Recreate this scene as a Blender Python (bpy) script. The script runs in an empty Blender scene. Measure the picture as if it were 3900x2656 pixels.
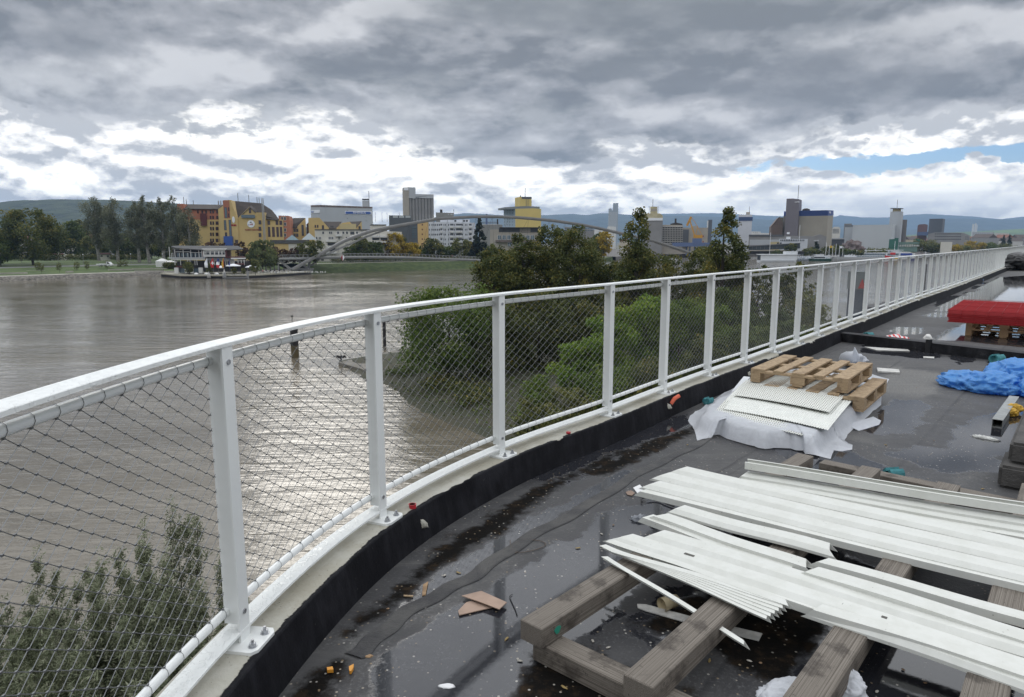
import bpy, bmesh, math, random
import numpy as np
from mathutils import Vector, Matrix
S = bpy.context.scene
C = S.collection
rad = math.radians
# ---------------------------------------------------------------- camera
FOC = 2620/3900*2324          # focal length in units of a 2324 px wide picture
CAMH = 1.7
PITCH = math.atan((791.5-548)/FOC)
WZ = -12.3                    # river level; the roof deck is z = 0
cam = bpy.data.cameras.new('camera'); camo = bpy.data.objects.new('camera', cam); C.objects.link(camo)
camo.location = (0, 0, CAMH); camo.rotation_euler = (math.pi/2-PITCH, 0, 0)
cam.sensor_width = 36; cam.lens = 36*2620/3900; cam.clip_start = 0.05; cam.clip_end = 60000
S.camera = camo
S.view_settings.view_transform = 'Standard'; S.view_settings.look = 'None'
S.view_settings.gamma = 1; S.view_settings.exposure = 0.12
def ray(x, y):
    cx = (x-1162)/FOC; cz = -(y-791.5)/FOC
    return (cx, math.cos(PITCH)+cz*math.sin(PITCH), -math.sin(PITCH)+cz*math.cos(PITCH))
def at(x, y, z):
    d = ray(x, y); t = (z-CAMH)/d[2]; return (d[0]*t, d[1]*t)
def P(x, y, Y):
    d = ray(x, y); t = Y/d[1]; return Vector((d[0]*t, Y, CAMH+d[2]*t))
def crop(x0, y0, w, n=2324):
    k = w/n*2324/3900
    return lambda x, y: (x0*2324/3900+x*k, y0*1583/2656+y*k)
Z1 = crop(0, 680, 700); Z2 = crop(600, 680, 600); Z3 = crop(1050, 680, 600); Z4 = crop(1600, 680, 600)
Z5 = crop(2150, 720, 600); Z6 = crop(2700, 720, 600); Z7 = crop(3200, 720, 700); ZF = crop(600, 900, 400)
ZB = crop(2850, 720, 400); ZR = crop(3200, 1050, 700)
# ---------------------------------------------------------------- node helpers
class X:
    """a socket that understands + - * /"""
    def __init__(s, nt, o): s.nt = nt; s.o = o
    def _m(s, op, b=None, c=None, clamp=False):
        n = s.nt.nodes.new('ShaderNodeMath'); n.operation = op; n.use_clamp = clamp
        for i, v in enumerate((s, b, c)):
            if v is None: continue
            if isinstance(v, X): s.nt.links.new(v.o, n.inputs[i])
            else: n.inputs[i].default_value = v
        return X(s.nt, n.outputs[0])
    def __add__(s, b): return s._m('ADD', b)
    def __sub__(s, b): return s._m('SUBTRACT', b)
    def __mul__(s, b): return s._m('MULTIPLY', b)
    def __truediv__(s, b): return s._m('DIVIDE', b)
    def max(s, b): return s._m('MAXIMUM', b)
    def min(s, b): return s._m('MINIMUM', b)
    def abs(s): return s._m('ABSOLUTE')
    def sub_from(s, a): return (s*-1)+a
    def sm(s, lo, hi):
        n = s.nt.nodes.new('ShaderNodeMapRange'); n.interpolation_type = 'SMOOTHSTEP'
        s.nt.links.new(s.o, n.inputs[0]); n.inputs[1].default_value = lo; n.inputs[2].default_value = hi
        return X(s.nt, n.outputs[0])
    def gauss(s, c, w):
        d = (s-c)/w; return X.exp((d*d)*-1)
    def exp(s): return s._m('EXPONENT')
def comb(nt, x, y, z=0.0):
    n = nt.nodes.new('ShaderNodeCombineXYZ')
    for i, v in enumerate((x, y, z)):
        if isinstance(v, X): nt.links.new(v.o, n.inputs[i])
        else: n.inputs[i].default_value = v
    return n.outputs[0]
def noise(nt, vec, scale, detail=4, rough=.5, dist=0, col=False, stretch=None):
    n = nt.nodes.new('ShaderNodeTexNoise'); n.inputs['Scale'].default_value = scale
    n.inputs['Detail'].default_value = detail; n.inputs['Roughness'].default_value = rough
    n.inputs['Distortion'].default_value = dist
    if vec is not None:
        if stretch:
            m = nt.nodes.new('ShaderNodeMapping'); m.inputs['Scale'].default_value = stretch[:3]
            if len(stretch) > 3: m.inputs['Rotation'].default_value = (0, 0, stretch[3])
            nt.links.new(vec, m.inputs[0]); vec = m.outputs[0]
        nt.links.new(vec, n.inputs['Vector'])
    return n.outputs['Color'] if col else X(nt, n.outputs[0])
def mixc(nt, f, a, b):
    n = nt.nodes.new('ShaderNodeMix'); n.data_type = 'RGBA'
    if isinstance(f, X): nt.links.new(f.o, n.inputs[0])
    else: n.inputs[0].default_value = f
    for i, v in ((6, a), (7, b)):
        if isinstance(v, X): v = v.o
        if isinstance(v, (tuple, list)): n.inputs[i].default_value = (*v[:3], 1)
        else: nt.links.new(v, n.inputs[i])
    return n.outputs[2]
def vrgb(nt, v):   # value -> grey colour
    return comb(nt, v, v, v)
# ---------------------------------------------------------------- world: clear sky seen through broken cloud
SUN_AZ, SUN_EL = rad(-16), rad(24)     # azimuth from +Y towards +X
w = bpy.data.worlds.new('World'); S.world = w; w.use_nodes = True
nt = w.node_tree; nt.nodes.clear()
out = nt.nodes.new('ShaderNodeOutputWorld'); bg = nt.nodes.new('ShaderNodeBackground')
nt.links.new(bg.outputs[0], out.inputs[0])
sky = nt.nodes.new('ShaderNodeTexSky'); sky.sky_type = 'NISHITA'; sky.sun_disc = False
sky.sun_elevation = SUN_EL; sky.sun_rotation = SUN_AZ; sky.altitude = 300
bgs = nt.nodes.new('ShaderNodeVectorMath'); bgs.operation = 'SCALE'; nt.links.new(sky.outputs[0], bgs.inputs[0]); bgs.inputs['Scale'].default_value = 0.085
tc = nt.nodes.new('ShaderNodeTexCoord'); sp = nt.nodes.new('ShaderNodeSeparateXYZ'); nt.links.new(tc.outputs['Generated'], sp.inputs[0])
dx, dy, dz = (X(nt, sp.outputs[i]) for i in range(3))
hz = (dx*dx+dy*dy)._m('SQRT')
el = dz/hz.max(.02)
az = dx/(dy.abs().max(.05))
den = dz.max(0.0)+.16
Pd = comb(nt, dx/den, dy/den, 0.0)
def cn(fx, fy, z_, d_, r_, ox=0.0, oy=0.0): return noise(nt, comb(nt, az*fx+ox, (el+oy)*fy, z_), 1.0, d_, r_, .12)
nA = noise(nt, Pd, 0.95, 7, .50, .15)
nB = noise(nt, Pd, 2.3, 6, .50, .1)
nW = cn(4.6, 12.0, 0.0, 8, .54, 4.0); nW2 = cn(4.6, 12.0, 0.0, 4, .5, 4.0, .016)
nX = cn(11.0, 25.0, 2.0, 8, .56); nX2 = cn(11.0, 25.0, 2.0, 5, .5, 0.0, .008)
nF = cn(30.0, 60.0, 2.0, 6, .6)
nL = cn(2.3, 7.0, 5.0, 6, .5, 7.3)
nS = cn(2.5, 60.0, 9.0, 6, .55)
relief = (nX-nX2)*3.0+(nW-nW2)*4.0            # lit tops, shaded bases
# bright lower cloud: lit heads, blue grey bases
lowb = (nX-.5)*2.4+(nW-.5)*2.4+(nF-.5)*1.0+relief*1.1+.40+az.gauss(-.30, .30)*el.gauss(.105, .045)*.45+az.gauss(.45, .30)*el.gauss(.05, .03)*.25
low = mixc(nt, lowb.sm(-.05, .55), (.60, .61, .63), (1.12, 1.10, 1.07))
low = mixc(nt, lowb.sm(.42, 1.05), low, (1.75, 1.70, 1.55))
# clear patches to the right, below the deck
eld = el+(nX-.5)*.045+(nW-.5)*.03
bl0 = az.sm(.22, .50)*eld.gauss(.099, .0105)*1.3+(nX-.5)*2.2+(nF-.5)*1.3-.46
blue = bl0.sm(0.0, .30)
bt = nt.nodes.new('ShaderNodeVectorMath'); bt.operation = 'MULTIPLY'; nt.links.new(bgs.outputs[0], bt.inputs[0]); bt.inputs[1].default_value = (.82, 1.05, 1.42)
lowsky = mixc(nt, blue, low, bt.outputs[0])
# pale air right over the hills, thin layered streaks on the right
hb = el.sm(.060, .0)*.5
lowsky = mixc(nt, hb, lowsky, (1.62, 1.56, 1.42))
lowsky = mixc(nt, (az.sm(.15, .45)*el.gauss(.052, .022)*.75), lowsky, mixc(nt, nS.sm(.35, .7), (1.12, 1.12, 1.12), (1.62, 1.57, 1.45)))
# dark deck
nM = cn(3.4, 8.0, 3.0, 7, .52, 1.3); nM2 = cn(3.4, 8.0, 3.0, 4, .5, 1.3, .03)
nN = cn(8.0, 17.0, 6.0, 7, .54); nN2 = cn(8.0, 17.0, 6.0, 5, .5, 0.0, .014)
deckv = (nB-.5)*.6+(nA-.5)*1.5+.40+(nL-.5)*1.6+(nM-.5)*2.2+(nN-.5)*1.1+(nM-nM2)*2.6+(nN-nN2)*1.8
deck = mixc(nt, deckv.sm(-.05, .55), (.215, .228, .250), (.375, .385, .412))
deck = mixc(nt, deckv.sm(.45, 1.15), deck, (.66, .665, .685))
lit = el.gauss(.17, .055)*az.sm(.35, -.15)
deck = mixc(nt, lit*((nX-.5)*2.0+(nW-.5)*2+.5).sm(.2, .9)*.55, deck, (.78, .79, .80))
edge = (nL-.5)*2.4+(nA-.5)*.9+(nX-.5)*1.4+(nW-.5)*2.2+(nF-.5)*.5+(el-.133)*8.5-az.gauss(-.30, .25)*.18+az.gauss(.12, .2)*.15+az.gauss(-.20, .08)*el.gauss(.122, .018)*.55+az.gauss(.06, .10)*el.gauss(.115, .016)*.35
dm = edge.sm(-.08, .15)
rim = (edge.sm(-.18, .02)*edge.sm(.36, .04))*.30
deck2 = mixc(nt, rim*(nX.sm(.35, .65)), deck, (.92, .92, .92))
# a thicker dark mass high and right of the middle
mass = (az.gauss(.12, .42)*(el-az*-.10).gauss(.37, .10)*1.0+(nB-.5)*1.0+(nA-.5)*.8).sm(.10, .80)
deck3 = mixc(nt, mass*.8, deck2, (.225, .242, .258))
m2 = (az.gauss(.45, .22)*el.gauss(.205, .045)+az.gauss(-.62, .10)*el.gauss(.235, .035)*.8+(nW-.5)*1.3).sm(.25, .85)
deck3 = mixc(nt, m2*.55, deck3, (.26, .27, .292))
sky1 = mixc(nt, dm, lowsky, deck3)
brk = (az.gauss(-.268, .018)*el.gauss(.176, .009)+(nX-.5)*2.5+(nF-.5)*2.0).sm(.98, 1.35)
sky2 = mixc(nt, brk*az.gauss(-.268, .05)*el.gauss(.176, .03), sky1, (1.1, 1.08, 1.0))
# overhead (never in the picture): broken cloud brightened to light boards and puddles
sky3 = mixc(nt, dz.sm(.31, .46)*(nB.sm(.15, .5)*.4+.6), sky2, (1.42, 1.46, 1.52))
sky3 = mixc(nt, dy.sm(.10, -.35)*dz.sm(.55, .25)*.85, sky3, (.30, .32, .35))  # low sky behind the camera darkened to shade camera-facing sides
below = mixc(nt, dz.sm(-.02, -.06), sky3, (.10, .10, .09))
nt.links.new(below, bg.inputs[0]); bg.inputs[1].default_value = 1.0
sun = bpy.data.lights.new('sun', 'SUN'); sun.energy = 0.26; sun.angle = rad(13); sun.color = (1, .95, .87)
suno = bpy.data.objects.new('sun', sun); C.objects.link(suno)
suno.rotation_euler = (math.pi/2-SUN_EL, 0, -SUN_AZ+math.pi)   # light travels from the sun towards the camera
suno.rotation_euler = Vector((math.sin(SUN_AZ)*math.cos(SUN_EL), math.cos(SUN_AZ)*math.cos(SUN_EL), math.sin(SUN_EL))).to_track_quat('Z', 'Y').to_euler()
suno.location = (-30, 100, 60)
# ---------------------------------------------------------------- materials
MAT = {}
def mat(name, col, rough=.7, metal=0, var=0.0, scale=3.0, bump=0.0, bscale=20, bd=.02, spec=.5, alt=None, coord='Object', detail=5, stretch=None):
    if name in MAT: return MAT[name]
    m = bpy.data.materials.new(name); m.use_nodes = True; n = m.node_tree; b = n.nodes['Principled BSDF']
    b.inputs['Roughness'].default_value = rough; b.inputs['Metallic'].default_value = metal
    b.inputs['Specular IOR Level'].default_value = spec
    b.inputs['Base Color'].default_value = (*col, 1)
    if var or alt or bump:
        t = n.nodes.new('ShaderNodeTexCoord'); v = t.outputs[coord]
    if var or alt:
        a = alt or tuple(max(0, c*(1-var)) for c in col); hi = col if alt else tuple(min(1, c*(1+var*.6)) for c in col)
        f = noise(n, v, scale, detail, .6, stretch=stretch).sm(.3, .7)
        n.links.new(mixc(n, f, a, hi), b.inputs['Base Color'])
    if bump:
        bn = n.nodes.new('ShaderNodeBump'); bn.inputs['Strength'].default_value = bump; bn.inputs['Distance'].default_value = bd
        n.links.new(noise(n, v, bscale, 5, .6, stretch=stretch).o, bn.inputs['Height']); n.links.new(bn.outputs[0], b.inputs['Normal'])
    MAT[name] = m; return m
def foliage(name, cols, trans=.25):
    m = bpy.data.materials.new(name); m.use_nodes = True; n = m.node_tree; b = n.nodes['Principled BSDF']
    a = n.nodes.new('ShaderNodeAttribute'); a.attribute_name = 'leaf_tone'
    r = n.nodes.new('ShaderNodeValToRGB'); el_ = r.color_ramp.elements
    while len(el_) < len(cols): el_.new(.5)
    for i, c in enumerate(cols):
        el_[i].position = c[3] if len(c) > 3 else i/(len(cols)-1); el_[i].color = (*c[:3], 1)
    n.links.new(a.outputs['Fac'], r.inputs[0]); n.links.new(r.outputs[0], b.inputs['Base Color'])
    b.inputs['Roughness'].default_value = .65; b.inputs['Specular IOR Level'].default_value = .25
    tr = n.nodes.new('ShaderNodeBsdfTranslucent'); mx = n.nodes.new('ShaderNodeMixShader'); mx.inputs[0].default_value = trans
    n.links.new(r.outputs[0], tr.inputs[0]); n.links.new(b.outputs[0], mx.inputs[1]); n.links.new(tr.outputs[0], mx.inputs[2])
    n.links.new(mx.outputs[0], n.nodes['Material Output'].inputs[0]); MAT[name] = m; return m
# ---------------------------------------------------------------- object helpers
def wl(o):
    v = Vector((0, 0, 0))
    while o is not None: v += o.location; o = o.parent
    return v
def tag(o, label=None, cat=None, group=None, kind=None):
    if label: o['label'] = label
    if cat: o['category'] = cat
    if group: o['group'] = group
    if kind: o['kind'] = kind
    return o
def thing(name, loc, label, cat, group=None):
    o = bpy.data.objects.new(name, None); o.location = loc; C.objects.link(o); o.empty_display_size = .3
    return tag(o, label, cat, group)
class MB:
    def __init__(s): s.v = []; s.f = []
    def add(s, vs, fs):
        k = len(s.v); s.v += [tuple(v) for v in vs]; s.f += [tuple(i+k for i in f) for f in fs]; return s
    def box(s, c, sz, rz=0.0, ax=None):
        hx, hy, hz_ = (q/2 for q in sz); vs = []
        for z in (-hz_, hz_):
            for x, y in ((-hx, -hy), (hx, -hy), (hx, hy), (-hx, hy)):
                if ax: p = Vector(c)+ax[0]*x+ax[1]*y+ax[2]*z
                else: p = Vector((c[0]+x*math.cos(rz)-y*math.sin(rz), c[1]+x*math.sin(rz)+y*math.cos(rz), c[2]+z))
                vs.append(p)
        return s.add(vs, [(0, 3, 2, 1), (4, 5, 6, 7), (0, 1, 5, 4), (1, 2, 6, 5), (2, 3, 7, 6), (3, 0, 4, 7)])
    def bar(s, a, b, w_, h, up=(0, 0, 1)):       # box from a to b
        a = Vector(a); b = Vector(b); d = b-a; L = d.length; d.normalize(); u = Vector(up)
        sd = d.cross(u); 
        if sd.length < 1e-4: sd = d.cross(Vector((1, 0, 0)))
        sd.normalize(); u = sd.cross(d)
        return s.box((a+b)/2, (L, w_, h), ax=(d, sd, u))
    def loft(s, rings, close=True, caps=True):
        n = len(rings[0]); k = len(s.v)
        for r in rings: s.v += [tuple(p) for p in r]
        for i in range(len(rings)-1):
            for j in range(n if close else n-1):
                a = k+i*n+j; b = k+i*n+(j+1) % n; s.f.append((a, b, b+n, a+n))
        if caps and close:
            s.f.append(tuple(k+j for j in reversed(range(n)))); s.f.append(tuple(k+(len(rings)-1)*n+j for j in range(n)))
        return s
    def tube(s, path, r, n=6, caps=True):
        path = [Vector(p) for p in path]; R = r if isinstance(r, (list, tuple)) else [r]*len(path); rings = []; prev = None
        for i, p in enumerate(path):
            d = (path[min(i+1, len(path)-1)]-path[max(i-1, 0)])
            if d.length < 1e-7: d = Vector((0, 0, 1))
            d.normalize()
            if prev is None:
                u = d.cross(Vector((0, 0, 1)) if abs(d.z) < .9 else Vector((1, 0, 0)))
            else: u = prev-d*prev.dot(d)
            u.normalize(); prev = u; v = d.cross(u)
            rings.append([p+(u*math.cos(2*math.pi*j/n)+v*math.sin(2*math.pi*j/n))*R[i] for j in range(n)])
        return s.loft(rings, True, caps)
    def prism(s, pts, off):                       # pts: planar 3-D polygon, off: extrusion vector
        off = Vector(off); n = len(pts); a = [Vector(p) for p in pts]; b = [p+off for p in a]
        return s.add(a+b, [tuple(range(n)), tuple(reversed(range(n, 2*n)))]+[(i, i+n, (i+1) % n+n, (i+1) % n) for i in range(n)])
    def build(s, name, m, parent=None, base=None, smooth=False, fix=True):
        o0 = wl(parent) if parent is not None else Vector(base) if base is not None else Vector((0, 0, 0))
        me = bpy.data.meshes.new(name)
        me.from_pydata([(v[0]-o0.x, v[1]-o0.y, v[2]-o0.z) for v in s.v], [], s.f)
        if fix:
            bm = bmesh.new(); bm.from_mesh(me); bmesh.ops.recalc_face_normals(bm, faces=bm.faces); bm.to_mesh(me); bm.free()
        if smooth: me.shade_smooth()
        o = bpy.data.objects.new(name, me); C.objects.link(o)
        if parent is not None: o.parent = parent
        else: o.location = o0
        if m is not None: me.materials.append(m)
        return o
def copy_tree(o, parent=None, loc=None, rz=None, sc=None, name=None):
    c = o.copy(); C.objects.link(c)
    if parent is not None: c.parent = parent
    if loc is not None: c.location = loc
    if rz is not None: c.rotation_euler = (0, 0, rz)
    if sc is not None: c.scale = sc
    for ch in o.children: copy_tree(ch, c)
    return c
def text_obj(name, s, size, m, parent, origin, ux, uz, ext=.05, align='LEFT', sx=1.0):
    """raised lettering on a wall: origin = lower left, ux = reading direction, uz = up"""
    cu = bpy.data.curves.new(name, 'FONT'); cu.body = s; cu.size = size; cu.extrude = ext; cu.align_x = align; cu.offset = size*.012
    t = bpy.data.objects.new(name, cu); C.objects.link(t)
    me = bpy.data.meshes.new_from_object(t); bpy.data.objects.remove(t)
    ux = Vector(ux).normalized(); uz = Vector(uz).normalized(); un = ux.cross(uz)
    M = Matrix((ux*sx, uz, un)).transposed().to_4x4(); M.translation = Vector(origin)-(wl(parent) if parent else Vector((0, 0, 0)))
    me.transform(M); me.materials.clear(); me.materials.append(m)
    o = bpy.data.objects.new(name, me); C.objects.link(o)
    if parent: o.parent = parent
    return o
def catmull(pts, sub=8):
    pts = [Vector(p) for p in pts]; out_ = []
    for i in range(len(pts)-1):
        p0 = pts[max(i-1, 0)]; p1 = pts[i]; p2 = pts[i+1]; p3 = pts[min(i+2, len(pts)-1)]
        for k in range(sub):
            t = k/sub
            out_.append(.5*((2*p1)+(p2-p0)*t+(2*p0-5*p1+4*p2-p3)*t*t+(3*p1-p0-3*p2+p3)*t**3))
    out_.append(pts[-1]); return out_
# ================================================================= roof deck, kerb and railing
rng = np.random.default_rng(7); random.seed(7)
PC = [(.25, -3.0), (-.6, -1.35), (-1.0, 0), (-1.12, 1.22), (-1.05, 2.42), (-.74, 3.6), (-.1, 4.74), (.83, 5.89), (1.51, 6.78), (2.21, 7.67), (2.9, 8.5), (3.57, 9.33),
      (4.22, 10.12), (5.65, 11.93), (7.45, 14.15), (10.33, 17.75), (15.4, 23.9), (28.4, 40.0), (44, 59.5), (62, 82)]
CL = catmull([(x, y, 0) for x, y in PC], 24)
ARC = [0]
for i in range(1, len(CL)): ARC.append(ARC[-1]+(CL[i]-CL[i-1]).length)
ARC = np.array(ARC); CLn = np.array([[p.x, p.y] for p in CL])
def cpos(s): return np.array([np.interp(s, ARC, CLn[:, 0]), np.interp(s, ARC, CLn[:, 1])])
def ctan(s): d = cpos(s+.05)-cpos(s-.05); return d/np.linalg.norm(d)
def coff(s, o, z):
    p = cpos(s); t = ctan(s); return Vector((p[0]+t[1]*o, p[1]-t[0]*o, z))
def sweep(s0, s1, prof, step=.12):                # sweep a closed (offset,z) profile along the edge line
    m = MB(); ss = np.append(np.arange(s0, s1, step), s1) if step < 10 else step
    if step < 10:
        far = ss > 16; ss = np.concatenate([ss[~far], np.arange(16, s1, .8), [s1]]) if s1 > 16.5 and s0 < 16 else ss
    m.loft([[coff(s, o, z) for o, z in prof] for s in ss]); return m
SEND = 92.0
def sdist(px, py, poly):                           # signed distance to a polygon, positive inside
    poly = np.array(poly, float); d = np.full(px.shape, 1e9); ins = np.zeros(px.shape, bool)
    for i in range(len(poly)):
        a = poly[i]; b = poly[(i+1) % len(poly)]; e = b-a
        t = np.clip(((px-a[0])*e[0]+(py-a[1])*e[1])/max(1e-12, e@e), 0, 1)
        d = np.minimum(d, np.hypot(px-a[0]-e[0]*t, py-a[1]-e[1]*t))
        c = ((a[1] > py) != (b[1] > py)) & (px < (b[0]-a[0])*(py-a[1])/(b[1]-a[1]+1e-12)+a[0]); ins ^= c
    return np.where(ins, d, -d)
def W(pts, f=None): return [at(*(f(*p) if f else p), 0.0) for p in pts]
WET = [W([(877, 1402), (930, 1340), (985, 1297), (1060, 1253), (1137, 1210), (1200, 1170), (1262, 1150), (1335, 1103), (1420, 1062), (1440, 1072), (1350, 1128), (1250, 1196), (1102, 1288), (1000, 1348), (885, 1404)]),
       W([(840, 1640), (835, 1560), (900, 1450), (1000, 1400), (1110, 1330), (1180, 1288), (1240, 1250), (1300, 1215), (1345, 1180), (1400, 1150), (1460, 1142), (1500, 1120), (1560, 1150), (1640, 1240), (1500, 1300), (1420, 1380), (1330, 1460), (1250, 1500), (1130, 1640)]),
       W([(1190, 1080), (1330, 1010), (1500, 950), (1560, 940), (1590, 962), (1520, 1000), (1430, 1050), (1290, 1110)]),
       W([(1420, 1420), (1500, 1330), (1640, 1310), (1600, 1400), (1480, 1470)]),
       W([(1990, 930), (2020, 905), (2085, 908), (2112, 925), (2090, 945), (2100, 960), (2070, 982), (2000, 990), (1960, 975)]),
       W([(2138, 1010), (2180, 965), (2230, 940), (2330, 925), (2420, 960), (2420, 1080), (2290, 1040), (2200, 1035)]),
       W([(2010, 1030), (2080, 1010), (2260, 1030), (2270, 1070), (2140, 1075)]),
       W([(2150, 700), (2190, 672), (2240, 650), (2420, 640), (2420, 706), (2200, 712)]),
       W([(2230, 650), (2260, 630), (2420, 620), (2420, 645)]),
       W([(2117, 697), (2125, 682), (2160, 671), (2200, 672), (2200, 697), (2150, 700)]),
       W([(2095, 716), (2120, 709), (2158, 710), (2155, 722), (2110, 720)]), W([(2121, 704), (2135, 699), (2170, 700), (2170, 707), (2130, 708)]),
       W([(2110, 772), (2140, 752), (2192, 735), (2330, 740), (2330, 790), (2185, 775)]),
       W([(2015, 752), (2040, 742), (2100, 744), (2090, 758), (2040, 762)]),
       W([(1950, 800), (1965, 778), (2030, 780), (2120, 800), (2150, 812), (2090, 815), (2000, 806)]),
       W([(2150, 812), (2165, 792), (2215, 798), (2215, 822), (2180, 828)]), W([(2235, 830), (2250, 800), (2420, 800), (2420, 850), (2280, 842)]),
       W([(2200, 657), (2210, 649), (2262, 650), (2258, 657)]), W([(2215, 645), (2225, 641), (2262, 642), (2260, 646)]), W([(2180, 668), (2190, 663), (2225, 664), (2222, 669)]),
       W([(1960, 1130), (1700, 1000), (1900, 1010), (2130, 1110)]),
       W([(1880, 1400), (1760, 1500), (1760, 1620), (2330, 1640), (2330, 1560)]), W([(1640, 1170), (1850, 1230), (2330, 1420), (2330, 1600), (1700, 1400)])]
DIRT = [W([(785, 1440), (800, 1400), (850, 1375), (920, 1310), (1000, 1236), (1100, 1178), (1180, 1122), (1280, 1078), (1400, 1022), (1436, 1014), (1440, 1024), (1330, 1078), (1230, 1130), (1150, 1202), (1050, 1262), (985, 1298), (925, 1350), (870, 1405), (800, 1442)]),
        W([(640, 1600), (680, 1540), (760, 1480), (800, 1500), (760, 1560), (740, 1640)]),
        W([(1430, 1420), (1620, 1330), (1720, 1300), (1900, 1400), (1800, 1560), (1640, 1500), (1560, 1450)]),
        W([(1240, 1450), (1330, 1470), (1560, 1560), (1560, 1640), (1150, 1640)]),
        W([(1300, 1085), (1470, 1000), (1590, 960), (1600, 972), (1480, 1030), (1380, 1080)]),
        W([(2150, 800), (2250, 790), (2330, 800), (2330, 812), (2200, 812)])]
LIGHT = [W([(880, 1440), (960, 1370), (1100, 1312), (1180, 1240), (1290, 1180), (1300, 1190), (1180, 1270), (1100, 1330), (990, 1390)]),
         W([(740, 1490), (800, 1440), (870, 1400), (875, 1420), (800, 1500)]),
         W([(1210, 1320), (1240, 1290), (1300, 1330), (1240, 1400), (1200, 1390)]) ,
         W([(1900, 1000), (2020, 830), (2150, 850), (2120, 900), (2000, 1010)]), W([(2150, 1085), (2200, 1060), (2240, 1080), (2190, 1110)])]
def roof_mesh(name, xs, ys, hole=None, z=0.0):
    X_, Y_ = np.meshgrid(xs, ys); nx, ny = len(xs), len(ys)
    # keep only cells on the roof side of the kerb line
    seg = CLn[::6]
    def side(px, py):
        best = np.full(px.shape, 1e9); sg = np.zeros(px.shape)
        for a, b in zip(seg[:-1], seg[1:]):
            e = b-a; t = np.clip(((px-a[0])*e[0]+(py-a[1])*e[1])/(e@e), 0, 1); d = np.hypot(px-a[0]-e[0]*t, py-a[1]-e[1]*t)
            c = (px-a[0])*e[1]-(py-a[1])*e[0]; m_ = d < best; best = np.where(m_, d, best); sg = np.where(m_, np.sign(c), sg)
        return best*sg
    sd = side(X_, Y_)
    idx = np.arange(nx*ny).reshape(ny, nx)
    q = np.stack([idx[:-1, :-1], idx[:-1, 1:], idx[1:, 1:], idx[1:, :-1]], -1)
    keep = np.maximum.reduce([sd[:-1, :-1], sd[:-1, 1:], sd[1:, 1:], sd[1:, :-1]]) > .02
    if hole: 
        cx = (X_[:-1, :-1]+X_[1:, 1:])/2; cy = (Y_[:-1, :-1]+Y_[1:, 1:])/2
        keep &= ~((cx < hole[1]) & (cx > hole[0]) & (cy < hole[3]) & (cy > hole[2]))
    q = q[keep]; me = bpy.data.meshes.new(name)
    co = np.stack([X_.ravel(), Y_.ravel(), np.full(nx*ny, z)], -1)
    used = np.unique(q); rem = np.full(nx*ny, -1); rem[used] = np.arange(len(used)); q = rem[q]; co = co[used]
    me.from_pydata(co.tolist(), [], q.tolist())
    px, py = co[:, 0], co[:, 1]
    for nm, polys in (('wet', WET), ('dirt', DIRT), ('light', LIGHT)):
        v = np.full(len(px), -9.0)
        for pl in polys: v = np.maximum(v, sdist(px, py, pl))
        a = me.attributes.new(nm, 'FLOAT', 'POINT'); a.data.foreach_set('value', v.astype(np.float32))
    a = me.attributes.new('edge', 'FLOAT', 'POINT'); a.data.foreach_set('value', sd.ravel()[used].astype(np.float32))
    return me
# wet bitumen felt
m = bpy.data.materials.new('wet_roofing_felt'); m.use_nodes = True; n = m.node_tree; b = n.nodes['Principled BSDF']
t = n.nodes.new('ShaderNodeTexCoord'); V = t.outputs['Object']
def attr(nm): a = n.nodes.new('ShaderNodeAttribute'); a.attribute_name = nm; return X(n, a.outputs['Fac'])
aw, ad, al, ae = attr('wet'), attr('dirt'), attr('light'), attr('edge')
n1 = noise(n, V, 1.3, 8, .62); n2 = noise(n, V, 9, 8, .68); n3 = noise(n, V, 60, 5, .7); n4 = noise(n, V, 3.2, 9, .6, .6)
nst = noise(n, V, 1, 6, .6, stretch=(1.2, 9, 1, rad(-40)))
wet = (aw+(n4-.5)*.32+(n2-.5)*.14).sm(-.01, .035)
damp = (aw+(n1-.5)*1.4+(n4-.5)*.8+(n2-.5)*.3).sm(-.45, .10)
dirt = (ad+(n4-.5)*.22+(n2-.5)*.22).sm(-.03, .05)
lite = (al+(n4-.5)*.35+(n2-.5)*.4).sm(-.06, .10)
dry = mixc(n, (n1*.6+nst*.4).sm(.35, .68), (.040, .040, .042), (.082, .080, .077))
dry = mixc(n, n2.sm(.58, .76)*.7, dry, (.17, .165, .155))
dry = mixc(n, (nst+(n2-.5)*.6).sm(.60, .76)*.55, dry, (.17, .165, .155))
dry = mixc(n, lite*.75*n3.sm(.3, .6), dry, (.20, .195, .18))
# torched-on sheets: one metre strips laid along the building, each a little different, with dark lap lines
mp_ = n.nodes.new('ShaderNodeMapping'); mp_.inputs['Rotation'].default_value = (0, 0, rad(40)); n.links.new(V, mp_.inputs[0])
s2_ = n.nodes.new('ShaderNodeSeparateXYZ'); n.links.new(mp_.outputs[0], s2_.inputs[0]); sx2 = X(n, s2_.outputs[0])+(n4-.5)*.05; sy2 = X(n, s2_.outputs[1])
fr_ = sx2._m('FRACT'); sid = sx2._m('FLOOR'); wn = n.nodes.new('ShaderNodeTexWhiteNoise'); wn.noise_dimensions = '1D'; n.links.new((sid*3.7+2.1).o, wn.inputs['W']); tone = X(n, wn.outputs['Value'])
dry = mixc(n, tone*.45, dry, (.035, .035, .038))
lapl = (fr_.sm(.0, .012)*fr_.sm(.05, .012)).max((fr_-.10).abs().sm(.012, .0)*.5)
dry = mixc(n, lapl*.75, dry, (.016, .016, .018))
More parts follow.
